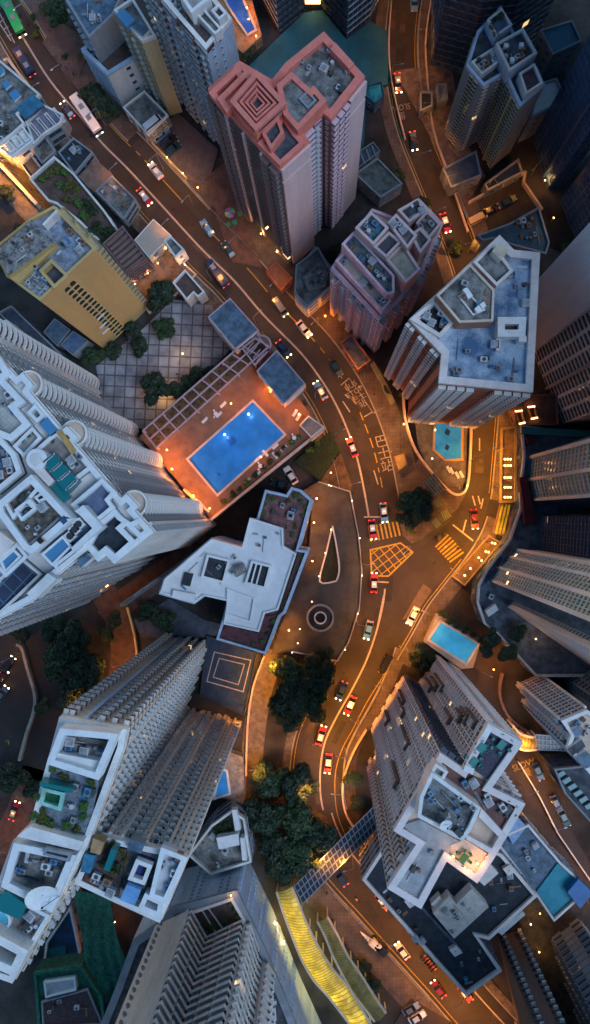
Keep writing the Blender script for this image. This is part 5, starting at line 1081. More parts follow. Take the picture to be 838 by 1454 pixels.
# boundary walls and fences
def wall_line(label, pts, z, h, w, m, name='boundary_wall', cat='wall'):
    b = MB(); P = [W(x,y,z) for x,y in pts]
    for i in range(len(P)-1): b.bar((P[i].x,P[i].y,z), (P[i+1].x,P[i+1].y,z), w, h, m)
    return solo(name, b, label, cat)
wall_line('curved garden wall round the small lit pool terrace', smooth([(572,560),(576,600),(590,640),(620,680),(645,702),(662,692),(667,640),(668,603)],4), 0, 1.6, .5, tan)
wall_line('bright lit fence between parking lot and road', [(209,197),(266,256)], 0, 1.6, .3, mat('lit_fence', (.6,.45,.2)), 'fence', 'fence')
wall_line('curving pale wall between the two left hand drives', smooth([(26,914),(34,920),(42,950),(52,985),(50,1010),(40,1040),(30,1078)],4), 0, 1.5, .7, mat('wall_buff', (.4,.36,.3)))
wall_line('orange lit wall along the narrow lane at far left', [(-5,228),(58,296)], 0, 3, .8, tan)
wall_line('roadside wall curving along the cream tower pavement', smooth([(520,1035),(500,1070),(487,1110),(490,1150),(510,1185),(525,1205)],4), 0, 1.4, .4, tan)
wall_line('angular wall bordering the lower right road', smooth([(712,955),(708,985),(722,1018),(752,1040)],4), 0, 1.6, .6, brownw)
wall_line('service road wall below the greenhouse roof', [(665,290),(700,270),(745,247),(742,262),(768,300)], 0, 1.6, .5, tan)
wall_line('buff wall left of the spiral ramp lane', smooth([(376,930),(360,975),(352,1030),(350,1100)],4), 0, 1.3, .4, tan)
wall_line('left bank wall above the red brown lane', smooth([(182,862),(192,900),(196,930)],3), 0, 1.2, .5, mat('lit_fence', (.6,.45,.2)))
wall_line('roadside balustrade below the white panelled wall, left of the main road', [(8,90),(14,88),(45,128),(92,180)], 0, 1.5, .6, tan)
wall_line('pavement wall beside the blue roofed tower foot', [(662,560),(664,600)], 0, 1.5, .4, tan)
wall_line('left pavement wall edge of the top curved road', smooth([(556,0),(552,60),(556,120),(575,200)],4), 0, 1.1, .3, tan)
wall_line('right pavement wall edge of the top curved road', smooth([(612,0),(604,60),(608,130),(616,190),(640,260),(664,330)],4), 0, 1.1, .3, tan)
wall_line('slatted school fence beside the lower right road', [(735,1080),(765,1130),(790,1180),(838,1250)], 0, 1.5, .3, palewall, 'fence', 'fence')
# barrel of green net sloping beside the slab tower
gn = MB(); LE = [(106,1266,30),(114,1316,23),(121,1366,15),(146,1410,14),(152,1460,12)]; RE = [(158,1280,30),(161,1310,24),(172,1346,18),(186,1384,14),(172,1460,12)]
def ie(E_, t): k = min(3, int(t*4)); f = t*4-k; return W(*[E_[k][c]*(1-f)+E_[k+1][c]*f for c in range(3)])
NR, NC = 40, 16; rg = random.Random(3)
gv = []
for i in range(NR+1):
    for j in range(NC+1):
        p = ie(LE, i/NR).lerp(ie(RE, i/NR), j/NC); p.z += .35*math.sin(j*1.3+i*.35)+rg.uniform(-.12,.12)-1.2*math.sin(math.pi*j/NC); gv.append(p)
nn = len(gv); gf = [(i*(NC+1)+j, i*(NC+1)+j+1, (i+1)*(NC+1)+j+1, (i+1)*(NC+1)+j) for i in range(NR) for j in range(NC)]
gn.add(gv, gf, mat('green_net', (.012,.15,.095)))
solo('safety_net', gn, 'deep green safety net sloping beside the slab tower', 'net')
for i,(x,y) in enumerate(((110,1270),(156,1284),(184,1384),(122,1364))):
    m = MB(); p = W(x,y,14); m.tube((p.x,p.y,0),(p.x,p.y,[29,28,13.6,13.6][i]),.12,.12,metal); solo('scaffold_pole', m, ['scaffold pole at the top left corner of the green net','scaffold pole at the top right corner of the green net','scaffold pole at the right edge of the green net','scaffold pole where net and wrapped building meet'][i], 'pole')
# satellite dishes
def dish(label, px, py, z, R_, tilt):
    c = W(px,py,z); r = empty('satellite_dish', c, label, 'satellite dish'); m = MB(); rings = 6; seg_ = 28; Rm = Euler((tilt[0], tilt[1], 0)).to_matrix(); vs = []
    for i in range(rings+1):
        rr = R_*i/rings
        for k in range(seg_): a = 2*math.pi*k/seg_; v = Rm @ Vector((rr*math.cos(a), rr*math.sin(a), .22*rr*rr/R_)); vs.append((c.x+v.x, c.y+v.y, z+1.6+v.z))
    m.add(vs, [(i*seg_+k, i*seg_+(k+1)%seg_, (i+1)*seg_+(k+1)%seg_, (i+1)*seg_+k) for i in range(rings) for k in range(seg_)], white); m.build('reflector', r, smooth=True)
    m = MB(); m.tube(c, (c.x,c.y,z+1.6), .15, .12, metal); m.build('mast', r)
    v = Rm @ Vector((0,0,R_*.9)); m = MB(); f = Vector((c.x,c.y,z+1.6))+v; e_ = Rm @ Vector((R_,0,.22*R_)); m.tube((c.x+e_.x,c.y+e_.y,z+1.6+e_.z), f, .05,.05,dmetal,6); m.box((f.x,f.y,f.z-.1), .25,.25,.3, dmetal); m.build('feed_arm', r)
dish('big white oval satellite dish on the slab tower roof', 65, 1264, 82, 2.35, (.45,.35)); dish('small white dish on the cream tower machine roof', 631, 1165, 67, 1.0, (.4,.2))
sp = empty('spa_tub', W(0,1306,81), 'round turquoise and white tub on the slab tower terrace', 'tub'); m = MB(); m.ring(circle(1,1306,1.6,81.6), .35, 81, 81.9, white); m.build('rim', sp); m = MB(); m.prism(circle(1,1306,1.3,81.6), 81, 81.6, mat('tub_water', (.1,.5,.65), .2, .1)); m.build('water', sp)
def patio_set(label, px, py, z, m_, R_=1.0):
    r = empty('patio_table', W(px,py,z), label, 'table'); c = W(px,py,z); m = MB(); m.box((c.x,c.y,z+.7), 1.5,1.1,.06, m_, .9); m.build('tabletop', r); m = MB(); m.box((c.x,c.y,z),.3,.3,.7,m_); m.build('pedestal', r)
    for k in range(6): a = k*1.047+.4; m = MB(); x, y = c.x+R_*1.35*math.cos(a), c.y+R_*1.2*math.sin(a); m.box((x,y,z+.4),.5,.5,.07,m_,a); m.bar((x+.25*math.cos(a)-.22*math.sin(a),y+.25*math.sin(a)+.22*math.cos(a),z+.4),(x+.25*math.cos(a)+.22*math.sin(a),y+.25*math.sin(a)-.22*math.cos(a),z+.4),.06,.5,m_); m.box((x,y,z),.35,.35,.4,m_,a); m.build('chair', r)
tp = mat('teal_plastic', (.01,.22,.2), .5,.2)
patio_set('teal patio set on the dark terrace, nearest the roof corner', 711,1056,63.6,tp,1.2); patio_set('teal patio set near the left edge of the dark terrace', 672,1080,63.6,tp); patio_set('small teal patio set beside the white stair box', 683,1060,63.6,tp,.7); patio_set('dark patio set on the red tiled terrace', 720,1148,63.5,dmetal)
patio_set('sofa set with green cushions on the lamp lit patio', 658,1216,63.7,mat('green_cushion',(.03,.15,.06)),.9)
um = empty('sun_umbrella', W(328,307,.3), 'rainbow striped umbrella over a garden table below the terracotta tower', 'umbrella')
c = W(328,307,.3); cols = [(.5,.5,.05),(.05,.4,.3),(.5,.12,.35),(.1,.12,.5)]
m = MB()
for k in range(8):
    a, b = k*math.pi/4, (k+1)*math.pi/4; m.add([(c.x,c.y,3.2),(c.x+1.3*math.cos(a),c.y+1.3*math.sin(a),2.6),(c.x+1.3*math.cos(b),c.y+1.3*math.sin(b),2.6)], [(0,1,2)], flat('umbrella_%s' % 'yellow teal pink blue'.split()[k%4], cols[k%4], .7))
m.build('canopy', um); m = MB(); m.tube((c.x,c.y,.3),(c.x,c.y,3.25),.04,.04,dmetal); m.build('pole', um)
for (x,y,lb,cl_) in ((341,305,'green garden table right of the rainbow umbrella',(.02,.3,.18)),(325,320,'round green table left of the long green bench',(.02,.25,.12)),(334,317,'long green table below the rainbow umbrella',(.02,.3,.15))):
    r = empty('garden_table', W(x,y,.2), lb, 'table'); c = W(x,y,.2); mm = flat('green_table_'+str(int(cl_[1]*100)), cl_, .6); m = MB(); m.tube((c.x,c.y,.9),(c.x,c.y,.96),.6,.6,mm,16); m.build('tabletop', r); m = MB(); m.tube((c.x,c.y,.2),(c.x,c.y,.9),.06,.06,dmetal); m.build('pedestal', r)
# manhole covers, repairs and tyre-darkened strips in the asphalt
rp_ = random.Random(11); mh = flat('manhole_iron', (.02,.02,.022), .5, .6); rep = mat('asphalt_repair', (.022,.018,.017), .8, .3); wearm = mat('asphalt_worn', (.06,.046,.038), .8, .35, .3)
for road_, lo, hi, n_ in ((main, -4.3, 4.0, 34), (side, -2.8, 2.8, 14)):
    for k in range(n_):
        i = rp_.randrange(5, len(road_)-6); p = W(*road_[i], 0).to_2d(); q = W(*road_[i+1], 0).to_2d(); d = (q-p).normalized(); nn_ = Vector((-d.y, d.x)); c = p+nn_*rp_.uniform(lo, hi); m = MB()
        if k % 2: m.tube((c.x,c.y,.008),(c.x,c.y,.022+.0002*k),.42,.42,mh,14); struct('manhole_cover', m)
        else: m.bar((*(c-d*rp_.uniform(1,3.5)),.0105), (*(c+d*rp_.uniform(1,3.5)),.0105), rp_.uniform(.8,2.2), .0006+.0001*k, rp_.choice([rep,wearm])); struct('road_patch', m)
# pedestrian railings
def railing(label, pts, step=2.2):
    P = [W(x,y,0) for x,y in pts]; r = empty('railing', P[0], label, 'railing'); m = MB()
    for i in range(len(P)-1):
        for z in (.55,1.05): m.bar((P[i].x,P[i].y,z), (P[i+1].x,P[i+1].y,z), .08, .07, metal)
    m.build('rail', r); L = 0
    pm_ = None; acc = 0
    for i in range(len(P)-1):
        s_ = (P[i+1]-P[i]).length; d = (P[i+1]-P[i])/s_
        while acc < s_:
            p = P[i]+d*acc; acc += step
            if pm_ is None: b_ = MB(); b_.box((p.x,p.y,0), .1,.1,1.1, metal); pm_ = b_.build('post', r)
            else: o = pm_.copy(); COL.objects.link(o); o.location = p-P[0]
        acc -= s_
def offs(pts, w):
    P = [W(a,b,0).to_2d() for a,b in pts]; out = []
    for i in range(len(P)): d = (P[min(len(P)-1,i+1)]-P[max(0,i-1)]).normalized(); q = P[i]+Vector((-d.y,d.x))*w; out.append(PX((q.x,q.y,0)))
    return out
railing('pedestrian railing down the left kerb beside the plaza and pool podium', offs(seg(main, 300, 560), -5.7)); railing('pedestrian railing on the left kerb beside the driveway deck', offs(seg(main, 640, 880), -5.7))
railing('pedestrian railing on the right pavement beside the yard with the rainbow umbrella', offs(seg(main, 250, 400), 8.1)); railing('pedestrian railing round the cream tower bend', offs(seg(main, 950, 1150), 7.5)); railing('pedestrian railing on the wide pavement beside the crane truck', offs(seg(main, 1240, 1400), -5.8)); railing('pedestrian railing on the right side of the top road', offs(seg(side, 20, 330), 4.0))
# ============================================================ vehicles
glassm = flat('car_glass', (.01,.012,.016), .08, 0, coat=.3); tyre = flat('tyre_rubber', (.015,.015,.015), .8); hub = flat('wheel_rim', (.3,.3,.3), .35, .8)
headm = flat('headlight_glass', (1,.9,.7), .3, emit=(1,.68,.3), es=7); tailm = flat('taillight_glass', (.4,.01,.01), .3, emit=(1,.05,.02), es=3); offl = flat('lamp_glass_off', (.5,.5,.5), .2); offt = flat('tail_glass_off', (.25,.01,.01), .2)
def loft(mb, secs, m, mtop=None):
    """secs: list of (x, halfwidth_bottom, halfwidth_top, zb, zt); closed car-like hull"""
    vs = []; 
    for (x, wb, wt, zb, zt) in secs:
        zm = zb+(zt-zb)*.55
        vs += [(x,-wb,zb),(x,wb,zb),(x,wb*1.0,zm),(x,wt,zt),(x,-wt,zt),(x,-wb*1.0,zm)]
    n = len(secs); fs = []
    for i in range(n-1):
        for k in range(6): a = i*6+k; b = i*6+(k+1)%6; fs.append((a, b, b+6, a+6))
    fs += [tuple(range(6))[::-1], tuple(range((n-1)*6, n*6))]
    mb.add(vs, fs, m)
VP = {}
def vehicle(kind, body, roof=None, lights=True):
    key = (kind, body.name, roof.name if roof else '', lights)
    if key in VP: return copy_tree(VP[key])
    name = {'taxi':'taxi','car':'parked_car' if not lights else 'car','van':'van','minibus':'minibus','bus':'bus','truck':'box_truck','suv':'car'}[kind]
    r = empty(name, (0,0,0)); O = (0,0,0)
    L, w, h = {'taxi':(4.7,.88,1.48),'car':(4.5,.88,1.42),'suv':(4.7,.93,1.7),'van':(4.9,.9,1.95),'minibus':(7.0,1.05,2.7),'bus':(10.5,1.25,3.2),'truck':(8.2,1.2,3.2)}[kind]
    roof = roof or body; b = MB(); k = MB(); g = MB()
    if kind in ('taxi','car','suv'):
        s = L/4.6; hs = h/1.45
        loft(b, [(2.3*s,w*.72,w*.66,.35,.62*hs),(2.1*s,w*.95,w*.86,.25,.78*hs),(1.0*s,w,w*.92,.22,.92*hs),(-1.3*s,w,w*.92,.22,.95*hs),(-2.1*s,w*.96,w*.86,.25,.93*hs),(-2.3*s,w*.8,w*.74,.38,.75*hs)], body)
        loft(g, [(1.05*s,w*.84,w*.8,.88*hs,.93*hs),(.35*s,w*.85,w*.7,.9*hs,1.38*hs),(-1.15*s,w*.85,w*.7,.9*hs,1.38*hs),(-1.85*s,w*.84,w*.78,.9*hs,.96*hs)], glassm)
        loft(k, [(.38*s,w*.7,w*.66,1.36*hs,h),(-1.15*s,w*.7,w*.66,1.36*hs,h)], roof)
    elif kind == 'van':
        loft(b, [(2.4,w*.8,w*.7,.35,.85),(2.1,w,w*.9,.25,1.1),(-2.35,w,w*.95,.25,1.15)], body)
        loft(g, [(2.05,w*.86,w*.8,1.05,1.12),(1.4,w*.9,w*.82,1.1,1.8),(-2.3,w*.93,w*.85,1.1,1.8)], glassm)
        loft(k, [(1.45,w*.84,w*.78,1.78,h),(-2.32,w*.87,w*.8,1.78,h)], roof)
    else:
        x1 = L/2
        loft(b, [(x1,w*.95,w*.9,.35,1.3),(-x1,w,w,.35,1.3)], body); loft(g, [(x1-.03,w*.94,w*.9,1.28,h*.75),(-x1+.05,w*.97,w*.95,1.28,h*.75)], glassm)
        if kind == 'truck':
            k.prism([(x1-2.2,-w),(x1-2.2,w),(-x1,w),(-x1,-w)], .9, h, roof); k.prism([(x1-.1,-w*.9),(x1-.1,w*.9),(x1-1.9,w*.9),(x1-1.9,-w*.9)], h*.7, h*.78, body)
        else:
            loft(k, [(x1,w*.93,w*.82,h*.74,h*.98),(x1-.6,w*.97,w*.9,h*.74,h),(-x1+.4,w*.97,w*.9,h*.74,h),(-x1,w*.95,w*.88,h*.74,h*.97)], roof)
            for xx in (1.6,-1.6): k.box((xx,0,h), 1.3,1.1,.18, metal)
    b.build('body', r, origin=O); g.build('cabin_glass', r, origin=O); k.build('roof', r, origin=O)
    for sx in (.31*L, -.30*L):
        for sy in (-1, 1):
            m = MB(); R_ = .33 if L < 6 else .48; m.tube((sx,sy*(w-.2),R_),(sx,sy*(w+.02),R_),R_,R_,tyre,14); t = m.build('wheel', r, origin=(sx,sy*w,R_)); m = MB(); m.tube((sx,sy*(w+.02),R_),(sx,sy*(w+.04),R_),R_*.6,R_*.55,hub,10)
            m.build('rim', t)
    zl = .68 if L < 6 else .9
    for sy in (-1, 1):
        m = MB(); m.box((L/2-.06,sy*w*.62,zl-.08), .22,.34,.2, headm if lights else offl); m.build('headlight', r, origin=O)
        m = MB(); m.box((-L/2+.02,sy*w*.66,zl+.02), .12,.34,.16, tailm if lights else offt); m.build('taillight', r, origin=O)
        m = MB(); m.box((L*.2,sy*(w+.07),.95 if L<6 else 1.6), .14,.16,.12, body); m.build('mirror', r, origin=O)
    if kind == 'taxi': m = MB(); m.box((-.3,0,h), .25,.5,.14, flat('taxi_sign_lamp', (.8,.7,.5), emit=(1,.8,.5), es=1.0)); m.build('roof_sign', r, origin=O)
    VP[key] = r; return r
red = flat('taxi_red', (.36,.008,.025), .3, coat=.5); silver = flat('taxi_silver_roof', (.55,.56,.6), .3, .2, coat=.4); wh = flat('car_white', (.7,.7,.72), .3, coat=.5); bk = flat('car_black', (.012,.013,.017), .25, coat=.5)
bl = flat('car_blue', (.03,.14,.45), .3, coat=.5); db = flat('car_dark_blue', (.012,.03,.09), .3, coat=.5); gy = flat('car_grey', (.13,.15,.19), .35, coat=.4); lb_ = flat('car_light_blue', (.12,.32,.62), .3, coat=.5); gr = flat('bus_green', (.01,.32,.1), .4, coat=.3); cr_ = flat('van_cream', (.6,.42,.22), .4); mar = flat('car_maroon', (.14,.01,.02), .3, coat=.4); tl_ = flat('car_teal', (.008,.05,.08), .3, coat=.5)
# px, py, heading from -> (dx,dy) in the photo, kind, body, roof, lit, label
V = [
 (21,27,.5,1,'bus',cr_,gr,1,'green roofed bus coming down the main road at the top left corner'),
 (38,93,-.62,-1,'minibus',db,None,1,'dark blue minibus driving up beside the left pavement, top left'),
 (97,158,-.7,-1,'car',db,None,1,'dark blue car beside the white bus, left lane'),
 (126,168,.68,1,'bus',wh,None,1,'long white bus half under the trees, main road upper left'),
 (222,244,-.75,-1,'car',wh,None,1,'white car in the right lay-by lane beside the parking lot'),
 (206,281,.75,1,'taxi',red,silver,1,'red taxi with silver roof on the main road, highest of all taxis'),
 (82,193,1,-.75,'car',db,None,0,'dark blue car parked alone on a small walled deck, left'),
 (229,193,1,-.8,'car',lb_,None,0,'light blue car parked beside the white water tank'),
 (240,202,1,-.8,'car',bk,None,0,'black car parked between light blue and teal cars'),
 (246,213,1,-.8,'car',tl_,None,0,'teal car parked in the lot below the khaki tower'),
 (218,177,1,-.8,'van',wh,None,0,'white van parked on the grey garage roof'),
 (295,325,-.7,-1,'car',lb_,None,0,'bright blue car parked in the lay-by below the garden with umbrellas'),
 (325,356,-.7,-1,'car',tl_,None,0,'dark teal car parked in the lay-by behind the bright blue one'),
 (310,391,-.72,-1,'minibus',db,None,1,'dark navy minibus in the left lane beside the lit terrace'),
 (398,437,.7,1,'van',gy,None,1,'grey van in the lay-by opposite the slate pavilion'),
 (432,468,.8,1,'car',wh,None,1,'white car in the lay-by below the old corner house'),
 (403,496,.75,1,'car',db,None,1,'dark blue car on the main road beside the pool pavilion'),
 (477,523,.6,1,'car',tl_,None,0,'dark teal car parked just above the boxed road writing'),
 (455,555,-.6,-1,'taxi',lb_,silver,1,'blue taxi with lit headlamps left of the boxed road writing'),
 (500,635,-.4,-1,'taxi',red,silver,1,'red taxi with silver roof on the bend below the pool kiosk'),
 (545,728,.1,1,'taxi',lb_,wh,1,'pale blue and white taxi waiting at the yellow crossing'),
 (529,752,.12,1,'taxi',red,silver,1,'red taxi driving over the left yellow crossing'),
 (531,827,.02,-1,'taxi',red,silver,1,'red taxi just below the yellow box junction'),
 (523,894,-.25,1,'car',lb_,None,1,'light blue car below the box junction, left lane'),
 (586,874,-.5,1,'car',wh,None,1,'white saloon on the tan road patch beside the turquoise pool'),
 (547,942,-.5,1,'van',bk,None,0,'black van on the right lane above the cream tower'),
 (485,980,-.4,1,'car',db,None,1,'dark blue car with lit headlamps beside the big trees'),
 (497,1001,-.45,1,'taxi',red,silver,1,'red taxi right of the dark blue car, lower main road'),
 (456,1043,.3,-1,'taxi',red,silver,1,'red taxi heading up in the left lane near the tree tops'),
 (466,1083,-.1,1,'taxi',red,silver,1,'lowest red taxi before the road goes under the footbridge'),
 (565,120,.1,1,'taxi',red,cr_,1,'red taxi with glowing roof above the slow writing, top road'),
 (587,202,.15,1,'car',db,None,1,'dark blue car below the slow writing on the top road'),
 (588,5,.0,1,'car',lb_,None,0,'blue car cut by the top edge on the top road'),
 (632,318,.3,1,'taxi',red,wh,1,'red and white taxi beside the mauve block on the side road'),
 (720,288,1,-.5,'car',tl_,None,0,'teal car parked along the service road wall'),
 (695,300,1,-.5,'car',bk,None,0,'black car parked along the service road between teal car and cream van'),
 (677,312,1,-.5,'van',cr_,None,0,'cream van parked at the mouth of the service road'),
 (673,737,.1,1,'suv',mar,None,1,'maroon car waiting above the right yellow crossing'),
 (763,1094,.45,1,'car',db,None,0,'dark blue car beside the yellow slow writing'),
 (789,1140,.5,1,'car',bk,None,0,'black car on the dark verge below the slow writing'),
 (800,1160,.5,1,'car',tl_,None,0,'teal car at the end of the dark row on the lower right road'),
 (571,1348,-.75,-1,'car',wh,None,1,'white car with pale roof near the crane truck on the bottom main road'),
 (622,1402,-.75,-1,'car',mar,None,1,'maroon car with bright headlamps at the bottom of the main road'),
 (484,1244,-.7,-1,'car',db,None,1,'dark blue car emerging below the footbridge'),
 (660,1408,.75,1,'taxi',red,wh,0,'red and white taxi under the parapet tip of the black roof podium'),
 (543,1278,.75,1,'taxi',red,wh,0,'red and white taxi parked against the black roof podium'),
 (583,1430,1,-.6,'car',gy,None,0,'grey car in the bottom parking lot, upper of two'),
 (592,1442,1,-.6,'car',wh,None,0,'white car in the bottom parking lot, lower of two'),
 (413,675,-.6,-1,'suv',wh,None,0,'white car with dark roof parked below the pool wall'),
 (398,688,-1,-.3,'suv',tl_,None,0,'teal car parked against the roof garden corner'),
 (13,944,.7,-1,'suv',bk,None,1,'black car with lit headlamps on the left drive'),
 (4,985,.7,-1,'car',gy,None,1,'grey car cut by the left edge on the drive'),
 (22,1150,.35,-1,'taxi',red,cr_,1,'red taxi on the brown lane at the left edge'),
 (3,962,.8,-1,'car',mar,None,1,'maroon car behind the black car at the left edge'),
]
for (x, y, dx, dy, kind, body, roof, lit, lab) in V:
    o = vehicle(kind, body, roof, bool(lit)); z = .02
    if (x,y) == (218,177): z = 5.02
    if (x,y) in ((82,193),): z = .3
    if 220 < x < 250 and 190 < y < 215 and kind == 'car' and not lit: z = .21
    o.location = W(x, y, z); o.rotation_euler.z = math.atan2(-dy, dx); 
    tag(o, lab, {'suv':'car','minibus':'minibus'}.get(kind, kind), {'taxi':'red and blue taxis on the roads','bus':'buses on the main road'}.get(kind, 'cars and vans in the streets'))
# motorcycles in a row and one riding
def moto():
    r = empty('motorcycle', (0,0,0)); O = (0,0,0); m = MB(); m.box((-.1,0,.45), 1.1,.28,.4, bk); m.box((.25,0,.8), .5,.3,.16, red); m.build('body', r, origin=O)
    for x in (-.68,.68): m = MB(); m.tube((x,-.07,.31),(x,.07,.31),.31,.31,tyre,14); m.build('wheel', r, origin=O)
    m = MB(); m.box((-.35,0,.84), .75,.3,.1, tyre); m.build('seat', r, origin=O); m = MB(); m.tube((.5,-.35,1.05),(.5,.35,1.05),.025,.025,metal,6); m.tube((.68,0,.3),(.48,0,1.05),.04,.04,metal,6); m.build('handlebar', r, origin=O)
    m = MB(); m.box((.66,0,.82), .12,.18,.16, offl); m.build('headlight', r, origin=O); return r
M0 = moto()
mt = [(601,1356),(604,1360),(607,1364),(610,1367),(613,1371),(616,1375)]
for i, (x,y) in enumerate(mt):
    o = M0 if i == 0 else copy_tree(M0); o.location = W(x,y,.14); o.rotation_euler.z = .75; tag(o, ['top','second','third','fourth','fifth','lowest'][i]+' motorcycle in the row parked against the black roof podium', 'motorcycle', 'parked motorcycles')
o = copy_tree(M0); o.location = W(508,1277,.02); o.rotation_euler.z = 2.3; tag(o, 'motorcycle riding up the main road below the dark blue car', 'motorcycle', 'parked motorcycles')
# crane truck on the pavement below the footbridge
ct = empty('crane_truck', W(535,1340,.15), 'black crane truck with white lattice arms parked on the wide pavement', 'crane'); c = W(537,1341,.15); d_ = Vector((.72,-.7)); n_ = Vector((.7,.72))
def cp(x, y, z): return (c.x+d_.x*x+n_.x*y, c.y+d_.y*x+n_.y*y, z)
m = MB(); m.bar(cp(-2.6,0,.7), cp(2.6,0,.7), 2.0, .6, bk); m.bar(cp(.6,0,1.3), cp(2.3,0,1.3), 1.6, .8, bk); m.build('chassis', ct)
m = MB(); m.bar(cp(-2.4,0,1.3), cp(-1.0,0,1.3), 1.8, 1.1, wh); m.build('cab', ct); m = MB(); m.bar(cp(-.4,.5,1.3), cp(.3,.5,1.3), .7, .9, wh); m.build('winch', ct)
for sy in (-.8,0,.9): m = MB(); m.tube(cp(-.2,sy,2.2), cp(-6.2,.2,3.2), .12,.09, wh, 6); m.build('boom_arm', ct)
m = MB()
for k in range(5): m.tube(cp(-1.2-k,-.7+k*.12,2.4+k*.15), cp(-1.7-k,.8-k*.12,2.5+k*.15), .05,.05, wh, 5)
m.build('boom_brace', ct)
for x in (-1.9,1.8):
    for sy in (-1,1): m = MB(); m.tube(cp(x,sy*.8,.6), cp(x,sy*1.08,.6), .48,.48, tyre, 14); m.build('wheel', ct)
# ============================================================ people (one continuous skinned body each)
def person_mesh(seed):
    rnd = random.Random(seed); me = bpy.data.meshes.new('person'); st_ = rnd.uniform(.1,.3)
    v = [(0,0,.95),(0,0,1.2),(0,0,1.42),(0,0,1.55),(.02,0,1.68), (0,.12,.88),(st_,.13,.48),(st_*.6,.14,.05),(st_*.6+.16,.14,.03), (0,-.12,.88),(-st_*.4,-.13,.48),(-st_,-.14,.05),(-st_+.16,-.14,.03), (0,.2,1.4),(-.1,.26,1.12),(.05,.28,.88), (0,-.2,1.4),(.1,-.26,1.12),(.25,-.26,.92)]
    e_ = [(0,1),(1,2),(2,3),(3,4),(0,5),(5,6),(6,7),(7,8),(0,9),(9,10),(10,11),(11,12),(2,13),(13,14),(14,15),(2,16),(16,17),(17,18)]
    rad = [.15,.15,.16,.06,.11,.1,.07,.05,.04,.1,.07,.05,.04,.07,.05,.04,.07,.05,.04]
    me.from_pydata(v, e_, []); o = bpy.data.objects.new('person', me); COL.objects.link(o)
    mo = o.modifiers.new('s', 'SKIN'); 
    for i, r in enumerate(rad): me.skin_vertices[0].data[i].radius = (r, r)
    me.skin_vertices[0].data[0].use_root = True
    o.modifiers.new('u', 'SUBSURF').levels = 1; o.modifiers['u'].render_levels = 1
    return o
cl = [('dark coat',(.02,.02,.03)),('white shirt',(.6,.6,.6)),('red top',(.4,.03,.03)),('blue jacket',(.03,.08,.3)),('grey clothes',(.2,.2,.2))]
ppl = [(510,550,1,'in the upper of the pink dotted pair on the pavement beside the boxed writing'),(499+27,556,2,'on the pavement between the boxed writing and bus shelter'),(88,96,0,'near the shrubs on the top left pavement'),(96,100,3,'right of the small shrub, top left pavement'),(106,108,0,'lowest on the top left pavement near the white block'),(633,776,1,'walking over the right yellow crossing'),(677,770,0,'at the right kerb of the yellow crossing'),(612,838,2,'on the lit pavement beside the tan patch'),(531,560,0,'left of the grey bus shelter'),(543,592,3,'on the brown pavement below the bus shelters'),(436,1278,1,'beside the top end of the olive canopy'),(252,532,0,'crossing the tiled plaza near the trees'),(464,1266,0,'on the wide pavement below the footbridge'),(490,1322,4,'on the wide pavement left of the crane truck'),(597,870,0,'on the pavement right of the white saloon')]
for i, (x,y,c_, w_) in enumerate(ppl):
    o = person_mesh(i); o.data.materials.append(flat('cloth_%d' % c_, cl[c_][1], .8)); o.location = W(x,y,.31 if (x,y)==(252,532) else .14); o.rotation_euler.z = random.uniform(0,6.28); tag(o, ('person in %s %s' % (cl[c_][0], w_)).replace('in the upper of the pink dotted pair on the pavement','on the pavement'), 'person')
    h_ = MB(); p = o.location
    vs = []; 
    for a in range(5):
        for k in range(8): t = math.pi*.5*a/4; vs.append((.125*math.sin(t)*math.cos(k*.785)+.02, .125*math.sin(t)*math.sin(k*.785), 1.70+.12*math.cos(t)))
    h_.add(vs, [(a*8+k, a*8+(k+1)%8, (a+1)*8+(k+1)%8, (a+1)*8+k) for a in range(4) for k in range(8)], flat('black_hair', (.01,.01,.01), .6)); ho = h_.build('hair', origin=(0,0,0)); ho.parent = o; ho.location = (0,0,0)
# ============================================================ trees and shrubs
def leafmat(name, c):
    m, n, l, b = nt(name); b.inputs['Roughness'].default_value = .6
    g_ = n.new('ShaderNodeNewGeometry'); r = n.new('ShaderNodeValToRGB'); l.new(g_.outputs['Random Per Island'], r.inputs['Fac'])
    r.color_ramp.elements[0].color = (*[x*.45 for x in c], 1); r.color_ramp.elements[1].color = (*[x*1.6 for x in c], 1); l.new(r.outputs['Color'], b.inputs['Base Color']); return m
lf = [leafmat('dark_foliage', (.014,.034,.014)), leafmat('green_foliage', (.022,.05,.015)), leafmat('olive_foliage', (.09,.1,.015))]
barkm = mat('bark', (.09,.06,.04), .9, .3)
def crown(seed, n, m, squash=.7, sz=.16):
    rnd = random.Random(seed); v = []; f = []
    lobes = [(rnd.uniform(-.55,.55), rnd.uniform(-.55,.55), rnd.uniform(-.1,.5), rnd.uniform(.28,.5)) for _ in range(15)]
    for i in range(n):
        L = rnd.choice(lobes); 
        d = Vector((rnd.gauss(0,1), rnd.gauss(0,1), rnd.gauss(0,1)+.3)).normalized()*(L[3]*rnd.uniform(.6,1.08))
        p = Vector((L[0]+d.x, L[1]+d.y, (L[2]+d.z)*squash)); nrm = (d.normalized()+Vector((rnd.gauss(0,.5),rnd.gauss(0,.5),rnd.gauss(0,.5)+.3))).normalized()
        x = nrm.orthogonal().normalized(); x.rotate(Matrix.Rotation(rnd.uniform(0,6.28), 3, nrm)); y = nrm.cross(x); s = sz*rnd.uniform(.5,1.1)*.55
        o = len(v); v += [tuple(p-x*s), tuple(p-y*s*.6), tuple(p+x*s), tuple(p+y*s*.6)]; f.append((o,o+1,o+2,o+3))
    me = bpy.data.meshes.new('crown'); me.from_pydata(v, [], f); me.materials.append(m); return me
